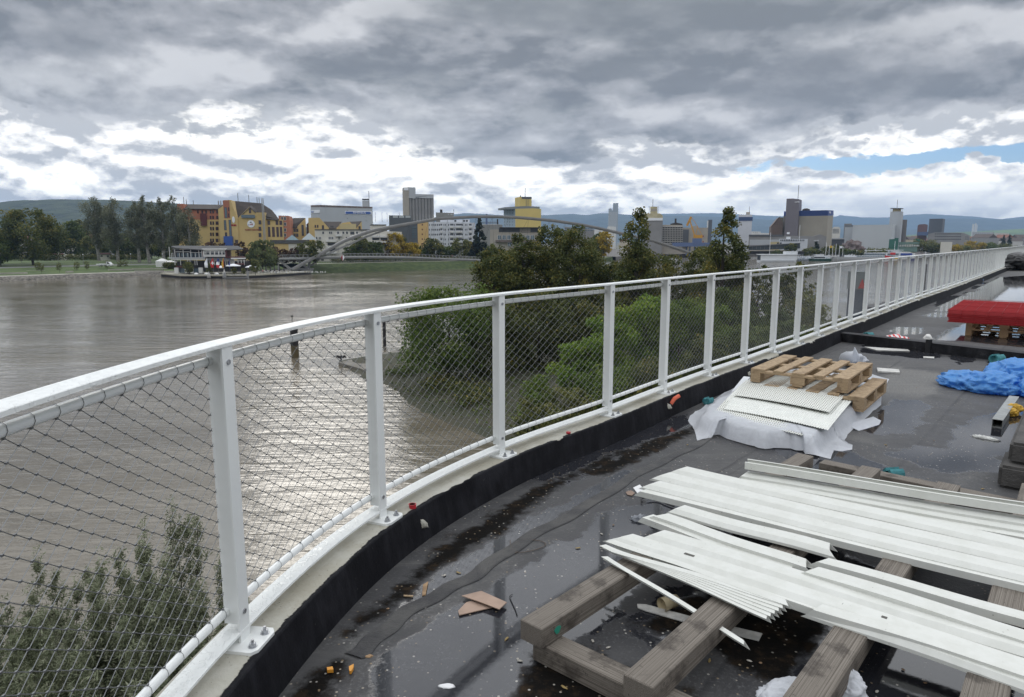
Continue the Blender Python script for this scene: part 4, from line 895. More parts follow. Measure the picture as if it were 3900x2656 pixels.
# stone spit with paving at the tip
mst = mat('spit_stone', (.20, .185, .16), .85, alt=(.12, .11, .09), scale=.8, bump=.6, bscale=4)
sp1 = [at(*p, WZ+.35) for p in ((768, 822), (800, 815), (840, 806), (900, 796), (960, 790), (1040, 780), (1080, 800), (960, 822), (900, 828), (868, 850), (850, 848), (815, 835))]
o = MB().prism([(x, y, WZ+.75 if i > 3 and i < 8 else WZ+.30) for i, (x, y) in enumerate(sp1)], (0, 0, -1.2)).build('stone_spit', mst); tag(o, 'flat stone revetment running to a point into the river', 'spit', kind='structure')
# ---- foliage materials
LD = foliage('leaf_dark', [(.024, .032, .010), (.052, .068, .020), (.092, .108, .030), (.145, .145, .042), (.26, .20, .04, .985)], .32)
LM = foliage('leaf_mid', [(.030, .046, .013), (.058, .084, .022), (.10, .130, .034), (.15, .165, .045)], .3)
LB = foliage('leaf_bright', [(.065, .11, .018), (.12, .20, .032), (.20, .29, .045), (.28, .31, .055)], .4)
LG2 = foliage('leaf_fresh', [(.040, .066, .014), (.080, .125, .026), (.135, .19, .036), (.19, .22, .05)], .35)
LO = foliage('leaf_olive', [(.05, .06, .02), (.10, .115, .035), (.16, .165, .05), (.22, .20, .07)], .3)
LW = foliage('leaf_willow', [(.080, .095, .052), (.14, .16, .092), (.22, .24, .155), (.30, .30, .22)], .25)
LP = foliage('leaf_poplar', [(.062, .072, .044), (.11, .12, .075), (.17, .18, .115), (.23, .23, .16)], .25)
LY = foliage('leaf_yellow', [(.16, .12, .015), (.30, .22, .02), (.45, .32, .03), (.12, .12, .03)], .3)
LR = foliage('leaf_copper', [(.030, .016, .012), (.06, .032, .02), (.10, .055, .03), (.06, .05, .03)], .2)
LC = foliage('leaf_conifer', [(.010, .016, .012), (.020, .030, .020), (.038, .052, .032), (.05, .06, .035)], .1)
LG = foliage('leaf_greenwillow', [(.055, .07, .03), (.09, .11, .045), (.14, .16, .06), (.2, .2, .08)], .25)
bark = mat('bark', (.060, .050, .040), .9, var=.4, scale=2); barkp = mat('pale_bark', (.30, .29, .27), .85, alt=(.13, .12, .10), scale=1.2)
def leaves(cen, rad_, num, size, rg, droop=0, aspect=.55, flat_=.0, crn=None):
    """cen (K,3) clump centres, rad_ (K,3) clump radii; returns leaf quads and a tone per leaf, part random, higher on clump tops"""
    cen = np.asarray(cen, float); rad_ = np.asarray(rad_, float); K = len(cen); vol = rad_.prod(1)**(2/3); pr = vol/vol.sum(); k = rg.choice(K, num, p=pr)
    d = rg.normal(size=(num, 3)); d /= np.linalg.norm(d, axis=1)[:, None]; rr = rg.random(num)**.42
    pos = cen[k]+d*rr[:, None]*rad_[k]*(1+.25*rg.normal(size=(num, 1))*(rg.random((num, 1)) < .25))
    nrm = d*.6+rg.normal(size=(num, 3))*.8+np.array([0, 0, .35]); nrm /= np.linalg.norm(nrm, axis=1)[:, None]
    u = np.cross(nrm, rg.normal(size=(num, 3))+np.array([0, 0, -droop])*0); u /= np.linalg.norm(u, axis=1)[:, None]
    if droop: u = u*.35+np.array([0, 0, -1.0])*droop; u /= np.linalg.norm(u, axis=1)[:, None]
    v = np.cross(nrm, u); v /= np.linalg.norm(v, axis=1)[:, None]
    s = size*(.6+.8*rg.random(num))[:, None]
    vs = np.stack([pos-u*s*.5, pos+v*s*aspect*.5, pos+u*s*.5, pos-v*s*aspect*.5], 1)
    cr = rg.random(K) if crn is None else crn
    rv = np.clip(cr[k]*.50+.42*rg.random(num)+.12*d[:, 2], 0, 1); sel = rg.random(num) < .012; rv[sel] = 1  # upper leaves of a clump get a higher tone
    return vs, rv
def leafobj(name, vs, rv, m, parent=None, base=(0, 0, 0)):
    b0 = wl(parent) if parent is not None else Vector(base); v = vs.reshape(-1, 3)-np.array(b0); N = len(vs)
    me = bpy.data.meshes.new(name); me.vertices.add(N*4); me.vertices.foreach_set('co', v.astype(np.float32).ravel())
    me.loops.add(N*4); me.loops.foreach_set('vertex_index', np.arange(N*4, dtype=np.int32)); me.polygons.add(N)
    me.polygons.foreach_set('loop_start', np.arange(0, N*4, 4, dtype=np.int32)); me.update(); 
    a = me.attributes.new('leaf_tone', 'FLOAT', 'POINT'); a.data.foreach_set('value', np.repeat(rv, 4).astype(np.float32)); me.materials.append(m)
    me.validate(); o = bpy.data.objects.new(name, me); C.objects.link(o)
    if parent is not None: o.parent = parent
    else: o.location = b0
    return o
def env(kind, t):
    if kind == 'round': return math.sqrt(max(0, 1-(2*t-1)**2))**.8
    if kind == 'broad': return (math.sin(math.pi*min(1, t*.86+.10)))**.55
    if kind == 'cone': return max(.04, (1-t)**.8)*min(1, t*6+.3)
    if kind == 'pyr': return max(.10, (1-t)**.62)*min(1, t*3+.35)*(1+.0)
    if kind == 'col': return min(1, t*3.5+.25)*min(1, (1-t)*3+.12)
    if kind == 'weep': return math.sqrt(max(0, 1-(t*.98)**2.4))
    return 1
def tree(name, label, cat, x, y, z0, H, R, kind, lm, seed, leaf=.25, cb=.25, dens=1.0, group=None, tb=None, trunk_r=None, nl=None, droop=0, aspect=.6, K=None, clr=.30, parts=True, cmin=.35):
    rg = np.random.default_rng(seed); r = thing(name, (x, y, z0), label, cat, group); hb = H*cb; hc = H-hb
    K = K or int(26+14*hc/max(R, .1)); cen = []; cr = []
    ph = rg.random()*6.28; lobes = 3+int(rg.random()*3)
    for i in range(K):
        t = (i+.5+rg.random()*.6)/K; t = min(.99, t); e = env(kind, t)*R; a_ = rg.random()*2*math.pi
        e *= 1+.22*math.sin(lobes*a_+ph+t*4)
        rr = e*(cmin+(1-cmin)*rg.random()**.5)*.86
        cs = max(.35*R*.4, clr*e*(.7+.7*rg.random())+.05*R)
        cen.append((x+math.cos(a_)*rr, y+math.sin(a_)*rr, z0+hb+t*hc-(cs*.5 if t > .93 else 0))); cr.append((cs, cs, cs*(.75 if kind != 'col' else 1.3)))
    num = nl or int(dens*6.5*math.pi*R*hc*.5/(leaf*leaf*aspect*.5))
    num = min(num, 60000)
    vs, rv = leaves(cen, cr, num, leaf, rg, droop, aspect)
    leafobj('crown', vs, rv, lm, r)
    mb = MB(); tr = trunk_r or H*.018; tb = tb or bark
    top = Vector((x+rg.normal()*.02*H, y+rg.normal()*.02*H, z0+H*(.90 if kind in ('cone', 'pyr', 'col') else .7)))
    b0 = Vector((x, y, z0-.3)); mid = b0.lerp(top, .5)+Vector((rg.normal(), rg.normal(), 0))*.015*H
    mb.tube([b0, b0.lerp(mid, .5), mid, mid.lerp(top, .5), top], [tr*1.25, tr, tr*.75, tr*.5, tr*.15], 7)
    order = sorted(range(K), key=lambda i: -cr[i][0])[:min(K, 22)]
    for i in order:
        c = Vector(cen[i]); t = max(.12, min(.92, (c.z-b0.z)/max(.1, (top.z-b0.z))-.18)); s = b0.lerp(top, t); m_ = s.lerp(c, .5)+Vector((0, 0, -.04*H*rg.random())); mb.tube([s, m_, c], [tr*.38*(1-t*.6), tr*.25*(1-t*.5), tr*.06], 5)
    mb.build('trunk', tb, r, fix=False); return r
def at_px(px, D): return (px-1162)/FOC*D*math.cos(PITCH)*1.0
def ptree(name, label, px, ptop, D, Rpx, kind, lm, seed, zb=-11.4, **k):
    p = P(px, ptop, D); R = Rpx/FOC*D/1.0; return tree(name, label, k.pop('cat', 'tree'), p.x, D, zb, p.z-zb, R, kind, lm, seed, **k)
# tall dark trees of the spit
NT = 'trees on the near bank behind the railing'
for i, (px, pt, D, R, kd, lm, cb, dn, lb, nm) in enumerate([
    (1120, 552, 92, 52, 'broad', LD, .12, .75, 'dark green tree at the left end of the tall bank trees', 'broadleaf_tree'),
    (1185, 528, 96, 52, 'broad', LD, .12, .75, 'second tall dark tree from the left behind the railing', 'broadleaf_tree'),
    (1250, 508, 98, 54, 'broad', LD, .12, .75, 'tall dark tree with rounded top beside the concrete apartment house', 'broadleaf_tree'),
    (1312, 510, 94, 58, 'broad', LD, .12, .7, 'tall dark tree with rust tinted crown left of the slender pointed one', 'broadleaf_tree'),
    (1452, 470, 88, 80, 'pyr', LD, .10, .5, 'slender pointed tall tree standing left of the yellow crane', 'pointed_tree'),
    (1388, 590, 96, 48, 'broad', LD, .10, .7, 'lower dark tree filling the gap left of the pointed tree', 'broadleaf_tree'),
    (1530, 575, 100, 38, 'round', LD, .15, .5, 'small loose tree between the two pointed tall trees', 'broadleaf_tree'),
    (1655, 468, 84, 76, 'pyr', LD, .10, .55, 'tall pointed dark tree right of the yellow crane', 'pointed_tree'),
    (1592, 560, 96, 44, 'broad', LD, .12, .6, 'dark tree leaning against the right pointed tree', 'broadleaf_tree'),
    (1728, 600, 82, 44, 'broad', LD, .15, .45, 'low loose tree right of the pointed trees in front of the white ship', 'broadleaf_tree'),
    (1812, 592, 70, 50, 'broad', LD, .15, .55, 'loose leafy tree below the green boat, behind the handrail', 'broadleaf_tree'),
    (1155, 565, 100, 58, 'broad', LD, .05, .8, 'dark tree filling the gap between the two leftmost tall bank trees', 'broadleaf_tree'),
    (1285, 560, 102, 60, 'broad', LD, .05, .8, 'dark tree filling the gap behind the rust tinted one', 'broadleaf_tree'),
    (1350, 570, 100, 52, 'broad', LD, .05, .8, 'dark tree reaching towards the slender pointed one', 'broadleaf_tree'),
    (1460, 560, 92, 66, 'broad', LD, .05, .7, 'broad dark skirt tree below the slender pointed one', 'broadleaf_tree'),
    (1640, 575, 88, 70, 'broad', LD, .05, .7, 'broad dark skirt tree below the right pointed one', 'broadleaf_tree')]):
    ptree(nm, lb, px, pt, D, R, kd, lm, 100+i, leaf=.28, cb=cb, dens=dn*1.1, group=NT, aspect=.75)
# middle row seen through the mesh
for i, (px, pt, D, R, kd, lm, cb, dn, leaf, lb, nm, zb) in enumerate([
    (1015, 648, 66, 120, 'round', LG2, .10, .9, .24, 'green walnut-like tree leaning over the water at the left end of the bank', 'broadleaf_tree', -11.6),
    (1120, 690, 66, 80, 'round', LD, .05, .8, .25, 'dark rounded tree seen through the third cable mesh bay', 'broadleaf_tree', -11.5),
    (1225, 655, 70, 90, 'broad', LD, .02, .9, .26, 'very dark dense tree behind the fourth railing bay', 'broadleaf_tree', -11.5),
    (1340, 650, 72, 90, 'broad', LD, .05, .9, .26, 'dark tree with shaded hollow behind the bright green bush', 'broadleaf_tree', -11.5),
    (1300, 775, 54, 44, 'round', LB, .05, .9, .20, 'left lobe of bright green young tree behind the fourth bay', 'young_tree', -11.2),
    (1372, 715, 55, 62, 'round', LB, .04, 1.0, .20, 'bright green young tree in the middle of the railing', 'young_tree', -11.2),
    (1475, 664, 57, 74, 'round', LB, .04, .9, .20, 'tallest bright green young tree, to the right of the fourth bay', 'young_tree', -11.2),
    (1552, 676, 56, 86, 'round', LG2, .04, .9, .20, 'mid green bushy tree behind the sixth railing bay', 'young_tree', -11.2),
    (1655, 650, 64, 66, 'broad', LM, .05, .9, .24, 'mid green leafy tree behind the seventh bay', 'broadleaf_tree', -11.2),
    (1740, 690, 60, 60, 'round', LM, .03, .8, .24, 'green shrubby tree with yellowing patches behind the eighth bay', 'broadleaf_tree', -11.0),
    (1830, 660, 60, 56, 'broad', LO, .05, .7, .22, 'olive green tree behind the tenth railing bay', 'broadleaf_tree', -11.0),
    (1905, 715, 58, 44, 'round', LO, .05, .8, .22, 'yellowish green bush where the railing posts crowd together', 'young_tree', -11.0),
    (1700, 735, 52, 70, 'round', LM, .03, .9, .2, 'dense green bush behind the eighth railing bay', 'young_tree', -11.0),
    (1785, 725, 52, 64, 'round', LM, .03, .9, .2, 'dense green bush behind the ninth railing bay', 'young_tree', -11.0),
    (1860, 735, 52, 56, 'round', LO, .03, .9, .2, 'yellow green dense bush behind the eleventh railing bay', 'young_tree', -11.0),
    (1630, 690, 58, 70, 'round', LG2, .03, .9, .2, 'mid green dense bush right of the bushy tree', 'young_tree', -11.0),
    (1960, 745, 60, 26, 'round', LB, .05, .8, .20, 'small light green bush near the floating jetty', 'bush', -11.0),
    (2125, 660, 92, 30, 'round', LO, .1, .5, .26, 'thin lone tree in front of the river at the far railing', 'broadleaf_tree', -11.0),
    (1225, 850, 46, 46, 'round', LG2, .03, .9, .16, 'low loose shrub at the water edge under the bright tree', 'shrub', -11.4),
    (1290, 880, 43, 66, 'round', LO, .03, .7, .16, 'olive green shrub nearest to the building at the water', 'shrub', -11.2),
    (1190, 900, 42, 34, 'round', LO, .03, .6, .15, 'small olive shrub with tips over the water left of the olive one', 'shrub', -11.5),
    (1385, 830, 44, 78, 'round', LG2, .02, .8, .17, 'dark green shrub under the bright young tree', 'shrub', -11.2),
    (1480, 810, 44, 80, 'round', LD, .02, .8, .18, 'dark shrub at the foot of the green row', 'shrub', -11.0),
    (1600, 760, 46, 70, 'round', LD, .02, .8, .18, 'dark shrub below the seventh railing bay', 'shrub', -11.0),
    (930, 836, 70, 46, 'round', LM, .02, .9, .22, 'low dark hedge-like bush on the tip of the spit', 'bush', -12.0),
    (1010, 858, 62, 60, 'round', LD, .02, .9, .22, 'low dark bush hanging over the water below the walnut-like tree', 'bush', -12.0),
    (1085, 880, 57, 60, 'round', LD, .02, .9, .2, 'dark bush at the waterline behind the third post', 'bush', -12.0)]):
    ptree(nm, lb, px, pt, D, R, kd, lm, 200+i, zb=zb, leaf=leaf, cb=cb, dens=dn, group='green row behind the railing', aspect=.7, K=48 if kd == 'round' else None, clr=.33)
# low undergrowth that covers the near bank
rg = np.random.default_rng(77); cen = []
while len(cen) < 2600:
    x_ = rg.uniform(-50, 110, 4000); y_ = rg.uniform(6, 150, 4000); s_ = sdist(x_, y_, NB); k_ = (s_ > .6) & (s_ < 60)
    cen += [(a_, b_, WZ+float(np.interp(c_, [0, 3, 12, 40], [0, .6, 1.2, 2.0]))+.25) for a_, b_, c_ in zip(x_[k_], y_[k_], s_[k_])]
cen = [c for c in cen if not (sdist(np.array([c[0]]), np.array([c[1]]), sp1)[0] > -1.5)]
vs, rv = leaves(cen, [(1.6, 1.6, .55)]*len(cen), 110000, .26, rg, aspect=.5); o = leafobj('undergrowth', vs, rv, LM); tag(o, 'low leafy undergrowth covering the near river bank', 'undergrowth', kind='stuff')
# ---- willow shoots lower left: slender upright stems with narrow leaves
def willow(px, ptop, D, H, seed, label, n_=7, spread=.5, leaf=.10):
    rg = np.random.default_rng(seed); p = P(px, ptop, D); z0 = p.z-H; r = thing('willow_shrub', (p.x, D, z0), label, 'willow', 'willow shoots at the lower left'); mb = MB(); VS = []; RV = []
    for i in range(n_):
        a_ = rg.random()*6.28; b0 = Vector((p.x+math.cos(a_)*.25, D+math.sin(a_)*.25, z0)); hh = H*(.62+.38*rg.random()) if i else H
        tp_ = Vector((p.x+math.cos(a_)*spread*(rg.random() if i else .1), D+math.sin(a_)*spread, z0+hh)); mid = b0.lerp(tp_, .5)+Vector((math.cos(a_), math.sin(a_), 0))*spread*.35
        path = catmull([b0, mid, tp_], 6); mb.tube(path, [.022*(1-.85*k/len(path)) for k in range(len(path))], 4, False)
        cs = []; crr = []
        for k in range(4, len(path)):
            f = k/len(path); cs.append(path[k]); w_ = .46*(1-f)+.11; crr.append((w_, w_, hh*.07))
        for k in range(16):     # side twigs
            f = .25+.7*rg.random(); q = path[min(len(path)-1, int(f*len(path)))]; aa_ = rg.random()*6.28; L = (.35+.9*rg.random())*(1.15-f); e = q+Vector((math.cos(aa_)*L*.6, math.sin(aa_)*L*.6, L))
            mb.tube([q, e], [.006, .002], 3, False)
            for g_ in (.25, .5, .75, 1.0): cs.append(q.lerp(e, g_)); crr.append((.10, .10, .12))
        v, rv = leaves([tuple(c) for c in cs], crr, 2300, leaf*1.05, rg, 0, .24); VS.append(v); RV.append(rv)
    leafobj('foliage', np.concatenate(VS), np.concatenate(RV), LW, r); mb.build('stems', bark, r, fix=False); return r
for i, (px, pt, D, H, nn, lb) in enumerate([
    (225, 1300, 16.2, 6.0, 5, 'feathery willow shoots behind the low ones in the lower left'), (60, 1290, 16.5, 6.0, 5, 'tall thin willow shoots near the left picture edge'), (400, 1290, 16.4, 6.2, 5, 'feathery willow shoots behind the tallest ones'),
    (345, 1190, 15.5, 6.2, 6, 'tallest willow shoots in the lower left, left of the first post'), (262, 1262, 15.2, 5.8, 6, 'willow shoots left of the tallest ones'), (425, 1222, 15.4, 6.0, 6, 'willow shoots with a pointed tip right beside the first post'),
    (170, 1330, 14.8, 5.4, 6, 'medium willow shoots a little in from the left edge'), (30, 1330, 15.2, 5.6, 7, 'willow shoots cut off by the left picture edge'), (95, 1400, 14.4, 5.0, 6, 'low willow shoots near the left edge'), (215, 1420, 13.8, 4.6, 7, 'dense low willow shoots at the bottom left'),
    (380, 1370, 14.0, 5.0, 7, 'dense willow shoots low beside the post foot'), (300, 1450, 13.0, 4.0, 7, 'lowest willow shoots by the bottom edge'), (470, 1330, 14.6, 5.0, 5, 'willow shoots directly behind the first post'), (120, 1500, 13.0, 3.6, 6, 'low willow shoots in the bottom left corner'),
    (540, 1450, 13.5, 3.4, 4, 'few willow tips peeping out right of the first post'), (610, 1400, 14.5, 3.4, 3, 'thin willow tips under the bottom bar of the second bay'), (440, 1470, 12.8, 3.6, 6, 'willow shoots at the foot of the first post')]):
    willow(px, pt, D, H, 300+i, lb, nn+3, .95)
# ---- things in the river
dark = mat('dark_steel', (.020, .018, .020), .6); rustd = mat('wet_rusty_wood', (.085, .065, .030), .7)
q = at(670, 812, WZ); pl = thing('mooring_pile', (q[0], q[1], WZ), 'dark mooring pile with cross beam and lamp standing in the river', 'pile')
MB().tube([(q[0], q[1], WZ-1), (q[0], q[1], WZ+1.5)], .46, 14).build('pile_foot', rustd, pl); MB().tube([(q[0], q[1], WZ+1.5), (q[0], q[1], WZ+3.7)], .45, 14).build('pile', dark, pl)
MB().box((q[0]+.25, q[1], WZ+3.75), (1.7, .5, .28)).build('cross_beam', dark, pl); m_ = MB().tube([(q[0]-.15, q[1], WZ+3.8), (q[0]-.15, q[1], WZ+5.0)], .04, 6); m_.build('lamp_mast', dark, pl); MB().tube([(q[0]-.15, q[1], WZ+4.9), (q[0]-.15, q[1], WZ+5.05), (q[0]-.15, q[1], WZ+5.2)], [.02, .16, .02], 4).build('lamp', dark, pl)
q = at(848, 812, WZ); pl = thing('mooring_pile', (q[0]-.3, q[1]+9, WZ), 'short dark pile standing behind the stone spit by the second post', 'pile'); MB().tube([(q[0]-.3, q[1]+9, WZ-1), (q[0]-.3, q[1]+9, WZ+3.4)], .22, 10).build('pile', dark, pl); MB().box((q[0]-.3, q[1]+9, WZ+3.5), (.6, .6, .15)).build('pile_cap', dark, pl)
# pontoon landing on the right, seen through the railing
q = at(1945, 690, WZ); D_ = q[1]
pt_ = thing('channel_marker', (P(1945, 650, 118).x, 118, WZ), 'grey and red boxed marker post standing in the river behind the railing', 'marker'); p = P(1945, 650, 118)
MB().box((p.x, 118, WZ+3), (2.0, 2.0, 6.0)).build('post', mat('blue_grey_paint', (.06, .075, .10), .6), pt_); MB().box((p.x, 118, -4.9), (2.3, 2.3, 3.0)).build('box', mat('grey_green', (.16, .18, .18), .7), pt_); MB().prism([(p.x-.4, 116.8, -6.2), (p.x+.8, 116.8, -6.2), (p.x+.2, 116.8, -4.6)], (0, -.06, 0)).build('red_triangle', mat('red_paint', (.45, .03, .02), .5), pt_)
jt = thing('floating_jetty', (*at(2040, 712, WZ), WZ), 'dark floating jetty with steel gangway and rails behind the railing', 'jetty')
A = Vector((*at(1975, 705, WZ), WZ)); B = Vector((*at(2210, 668, WZ), WZ)); wm = mat('jetty_steel', (.12, .12, .12), .6)
MB().bar(A+Vector((0, 0, .35)), B+Vector((0, 0, .35)), 5, .7).build('pontoon', dark, jt)
m_ = MB(); L_ = (B-A).length; dd = (B-A)/L_
for k in range(int(L_/2.2)): p = A+dd*k*2.2-Vector((dd.y, -dd.x, 0))*-2.2; m_.tube([p+Vector((0, 0, .7)), p+Vector((0, 0, 1.8))], .05, 4)
m_.bar(A+Vector((dd.y, -dd.x, 0))*2.2+Vector((0, 0, 1.8)), B+Vector((dd.y, -dd.x, 0))*2.2+Vector((0, 0, 1.8)), .08, .08); m_.build('rail', wm, jt)
A2 = Vector((*at(1985, 740, WZ+2), WZ+2.2)); m_ = MB(); m_.bar(A2, A+dd*18+Vector((0, 0, 1)), 1.6, .25); m_.bar(A2+Vector((0, -.8, 1.1)), A+dd*18+Vector((0, -.8, 2.1)), .08, .1); m_.bar(A2+Vector((0, .8, 1.1)), A+dd*18+Vector((0, .8, 2.1)), .08, .1); m_.build('gangway', wm, jt)
for px_, pb_, lb in ((2008, 742, 'thin dark mooring pole right of the jetty start'), (2094, 700, 'thin dark mooring pole in the middle of the jetty')):
    q = at(px_, pb_, WZ); o = MB().tube([(*q, WZ-1), (*q, WZ+ (8.3 if px_ < 2050 else 9.3))], .14, 8).build('mooring_pole', dark, None, base=(*q, WZ)); tag(o, lb, 'pole')
# cormorant drying its wings on the tip
q = at(766, 822, WZ+.4); cb_ = Vector((q[0]+.2, q[1]+.8, WZ+.45))
bm_ = MB(); bm_.tube([cb_+Vector((0, 0, -.05)), cb_+Vector((0, 0, .12)), cb_+Vector((.02, 0, .32)), cb_+Vector((.05, 0, .52)), cb_+Vector((.05, 0, .66)), cb_+Vector((-.02, 0, .74)), cb_+Vector((-.14, 0, .74))], [.05, .12, .14, .09, .035, .045, .01], 8)
for s_ in (-1, 1): bm_.prism([cb_+Vector((s_*.08, .02, .48)), cb_+Vector((s_*.45, .05, .60)), cb_+Vector((s_*.62, .06, .34)), cb_+Vector((s_*.50, .06, .24)), cb_+Vector((s_*.40, .05, .34)), cb_+Vector((s_*.28, .05, .20)), cb_+Vector((s_*.10, .03, .26))], (0, .03, 0))
tag(bm_.build('cormorant', dark, None, base=cb_), 'black cormorant with spread wings on the tip of the stone spit', 'bird')
# ================================================================= far bank
SH = [(-420, -60), (-340, 50), (-260, 145), (-179, 241), (-146.5, 281), (-118, 288), (-91.5, 291), (-88, 300), (-60, 325), (-16.5, 359), (60, 470), (129, 603), (265, 676), (440, 827), (900, 1500), (2058, 2797), (3600, 4700)]
sh = [Vector((x, y, 0)) for x, y in SH]; shp = []
for i in range(len(sh)-1):
    L = (sh[i+1]-sh[i]).length; k = max(1, int(L/(6 if i < 13 else 80)))
    for j in range(k): shp.append((sh[i].lerp(sh[i+1], j/k), i+j/k))
shp.append((sh[-1], len(sh)-1.0)); NS = len(shp)
nrm = []
for i in range(NS):
    a_ = shp[max(0, i-3)][0]; b_ = shp[min(NS-1, i+3)][0]; d = (b_-a_).normalized(); nrm.append(Vector((-d.y, d.x, 0)))
pA_ = [(-2, -1.2), (0, 0), (1.5, .9), (4, 1.6), (7.5, 1.75), (20, 2.2), (24, 2.7), (42, 3.3), (50, 3.4), (52, 3.5), (75, 4.6), (110, 4.3), (200, 4.2)]
pB_ = [(-2, -1.2), (0, 0), (1.5, .7), (4, 2.2), (8, 3.9), (12, 4.0), (15, 4.05), (30, 4.1), (40, 4.1), (52, 4.1), (75, 4.2), (110, 4.2), (200, 4.2)]
pC_ = [(-2, -1.2), (-.1, 0), (0, 3.0), (1, 3.1), (4, 3.1), (12, 3.2), (15, 3.3), (30, 3.6), (40, 3.8), (52, 4), (75, 4.2), (110, 4.2), (200, 4.2)]
def band(name, r0, r1, m, label, i0=0, i1=999, nz_=0.0, lift=0.0):
    mb = MB(); rows = [];
    for i, (p, st) in enumerate(shp):
        if st < i0 or st > i1: continue
        f = min(1, max(0, (st-6.5)/.5)); g = min(1, max(0, (st-9.6)/.6)); row = []
        for k in range(r0, r1+1):
            o_ = pA_[k][0]*(1-f)+pB_[k][0]*f; z = pA_[k][1]*(1-f)+pB_[k][1]*f; o_ = o_*(1-g)+pC_[k][0]*g; z = z*(1-g)+pC_[k][1]*g
            jz = nz_*mn.noise(Vector((p.x*.3+k*3, p.y*.3, k))); q = p+nrm[i]*(o_+jz*2); row.append((q.x, q.y, WZ+z+jz*.5+lift))
        rows.append(row)
    nk = r1-r0+1
    for r_ in rows: mb.v += r_
    for i in range(len(rows)-1):
        for k in range(nk-1): a_ = i*nk+k; mb.f.append((a_, a_+1, a_+1+nk, a_+nk))
    o = mb.build(name, m, None, fix=False); return tag(o, label, name.replace('_', ' '), kind='structure')
rip = mat('riprap_stone', (.22, .20, .17), .9, alt=(.05, .045, .038), scale=1.3, bump=1.0, bscale=1.5, bd=.5)
grs = mat('grass', (.085, .125, .030), .9, alt=(.038, .062, .016), scale=.10, detail=9, bump=.8, bscale=1.2, bd=.4); grs2 = mat('bank_grass', (.032, .052, .015), .9, alt=(.070, .095, .026), scale=.5, detail=9, bump=1, bscale=1.2, bd=.6)
pave = mat('pale_paving', (.34, .32, .28), .85, var=.15, scale=.3); asph = mat('asphalt', (.17, .17, .165), .85, var=.15, scale=.3); town = mat('town_ground', (.10, .105, .07), .9, alt=(.14, .13, .11), scale=.05); quay = mat('quay_wall', (.13, .12, .11), .85, var=.4, scale=.4)
band('riprap', 0, 3, rip, 'rough stone riprap along the far left waterline', 0, 6.6, .25); band('river_path', 3, 4, pave, 'pale riverside path above the riprap', 0, 6.6); band('grass', 4, 7, grs, 'grass strip between riverside path and road', 0, 6.6); band('road', 7, 9, asph, 'grey promenade road on the far left bank', 0, 6.6); band('grass', 9, 12, grs, 'park lawn behind the promenade road', 0, 6.6)
band('bank_slope', 0, 4, grs2, 'green grassy river slope under the arch bridge', 6.6, 10.2, .35); band('river_path', 4, 5, pave, 'path on top of the grassy slope', 6.6, 10.2); band('grass', 5, 12, grs, 'lawn behind the slope path', 6.6, 10.2); band('quay', 0, 12, quay, 'dark harbour quay of the right far bank', 10.2, 99)
# flat land to the hills
mb = MB(); far = [shp[i][0]+nrm[i]*185 for i in range(0, NS, 6)]
pts = [(p.x, p.y, WZ+4.15) for p in far]+[(16000, 19000, WZ+4.15), (-16000, 19000, WZ+4.15), (-16000, -60, WZ+4.15)]
mb.add(pts, [tuple(range(len(pts)))]); o = mb.build('town_ground', town); tag(o, 'flat town ground behind the far bank', 'ground', kind='structure')
GZ = WZ+4.2                      # ground level of the town
# ---- building helpers
class Fac:
    """a vertical wall plane through two pixels given at their depths"""
    def __init__(s, xa, Da, xb, Db, y=560):
        a = P(xa, y, Da); b = P(xb, y, Db); s.a = Vector((a.x, Da, 0))
        if Da == Db:      # no second depth known: the wall stands square to the line of sight
            tm = (a.x+b.x)/2/Da; r = b.x/Db; Db = (a.x*tm+Da)/(1+r*tm) if False else (Da+a.x*tm)/(1+r*tm); b = P(xb, y, Db)
        s.b = Vector((b.x, Db, 0)); s.d = (s.b-s.a).normalized(); s.n = Vector((s.d.y, -s.d.x, 0))
    def uz(s, x, y):
        d = Vector(ray(x, y)); t = s.a.dot(s.n)/d.dot(s.n); p = d*t; return (p.to_2d().to_3d()-s.a).dot(s.d), CAMH+p.z
    def pt(s, u, z, o=0.0): p = s.a+s.d*u+s.n*o; return Vector((p.x, p.y, z))
    def rect(s, x0, y0, x1, y1):
        xm = (x0+x1)/2; ym = (y0+y1)/2; u0 = s.uz(x0, ym)[0]; u1 = s.uz(x1, ym)[0]; z1 = s.uz(xm, y0)[1]; z0 = s.uz(xm, y1)[1]; return min(u0, u1), max(u0, u1), z0, z1
    def box(s, mb, u0, u1, z0, z1, o0, o1): c = s.pt((u0+u1)/2, (z0+z1)/2, (o0+o1)/2); return mb.box(c, (u1-u0, abs(o1-o0), z1-z0), ax=(s.d, s.n, Vector((0, 0, 1))))
    def poly(s, pts): return [s.uz(x, y) for x, y in pts]
    def prism(s, mb, uz, o0, o1): return mb.prism([s.pt(u, z, o0) for u, z in uz], s.n*(o1-o0))
glass = mat('window_glass', (.035, .040, .048), .15, spec=.8); wht = mat('white_paint', (.62, .62, .60), .6, var=.08, scale=.5); gglass = mat('blue_glass', (.10, .14, .17), .2, spec=.8)
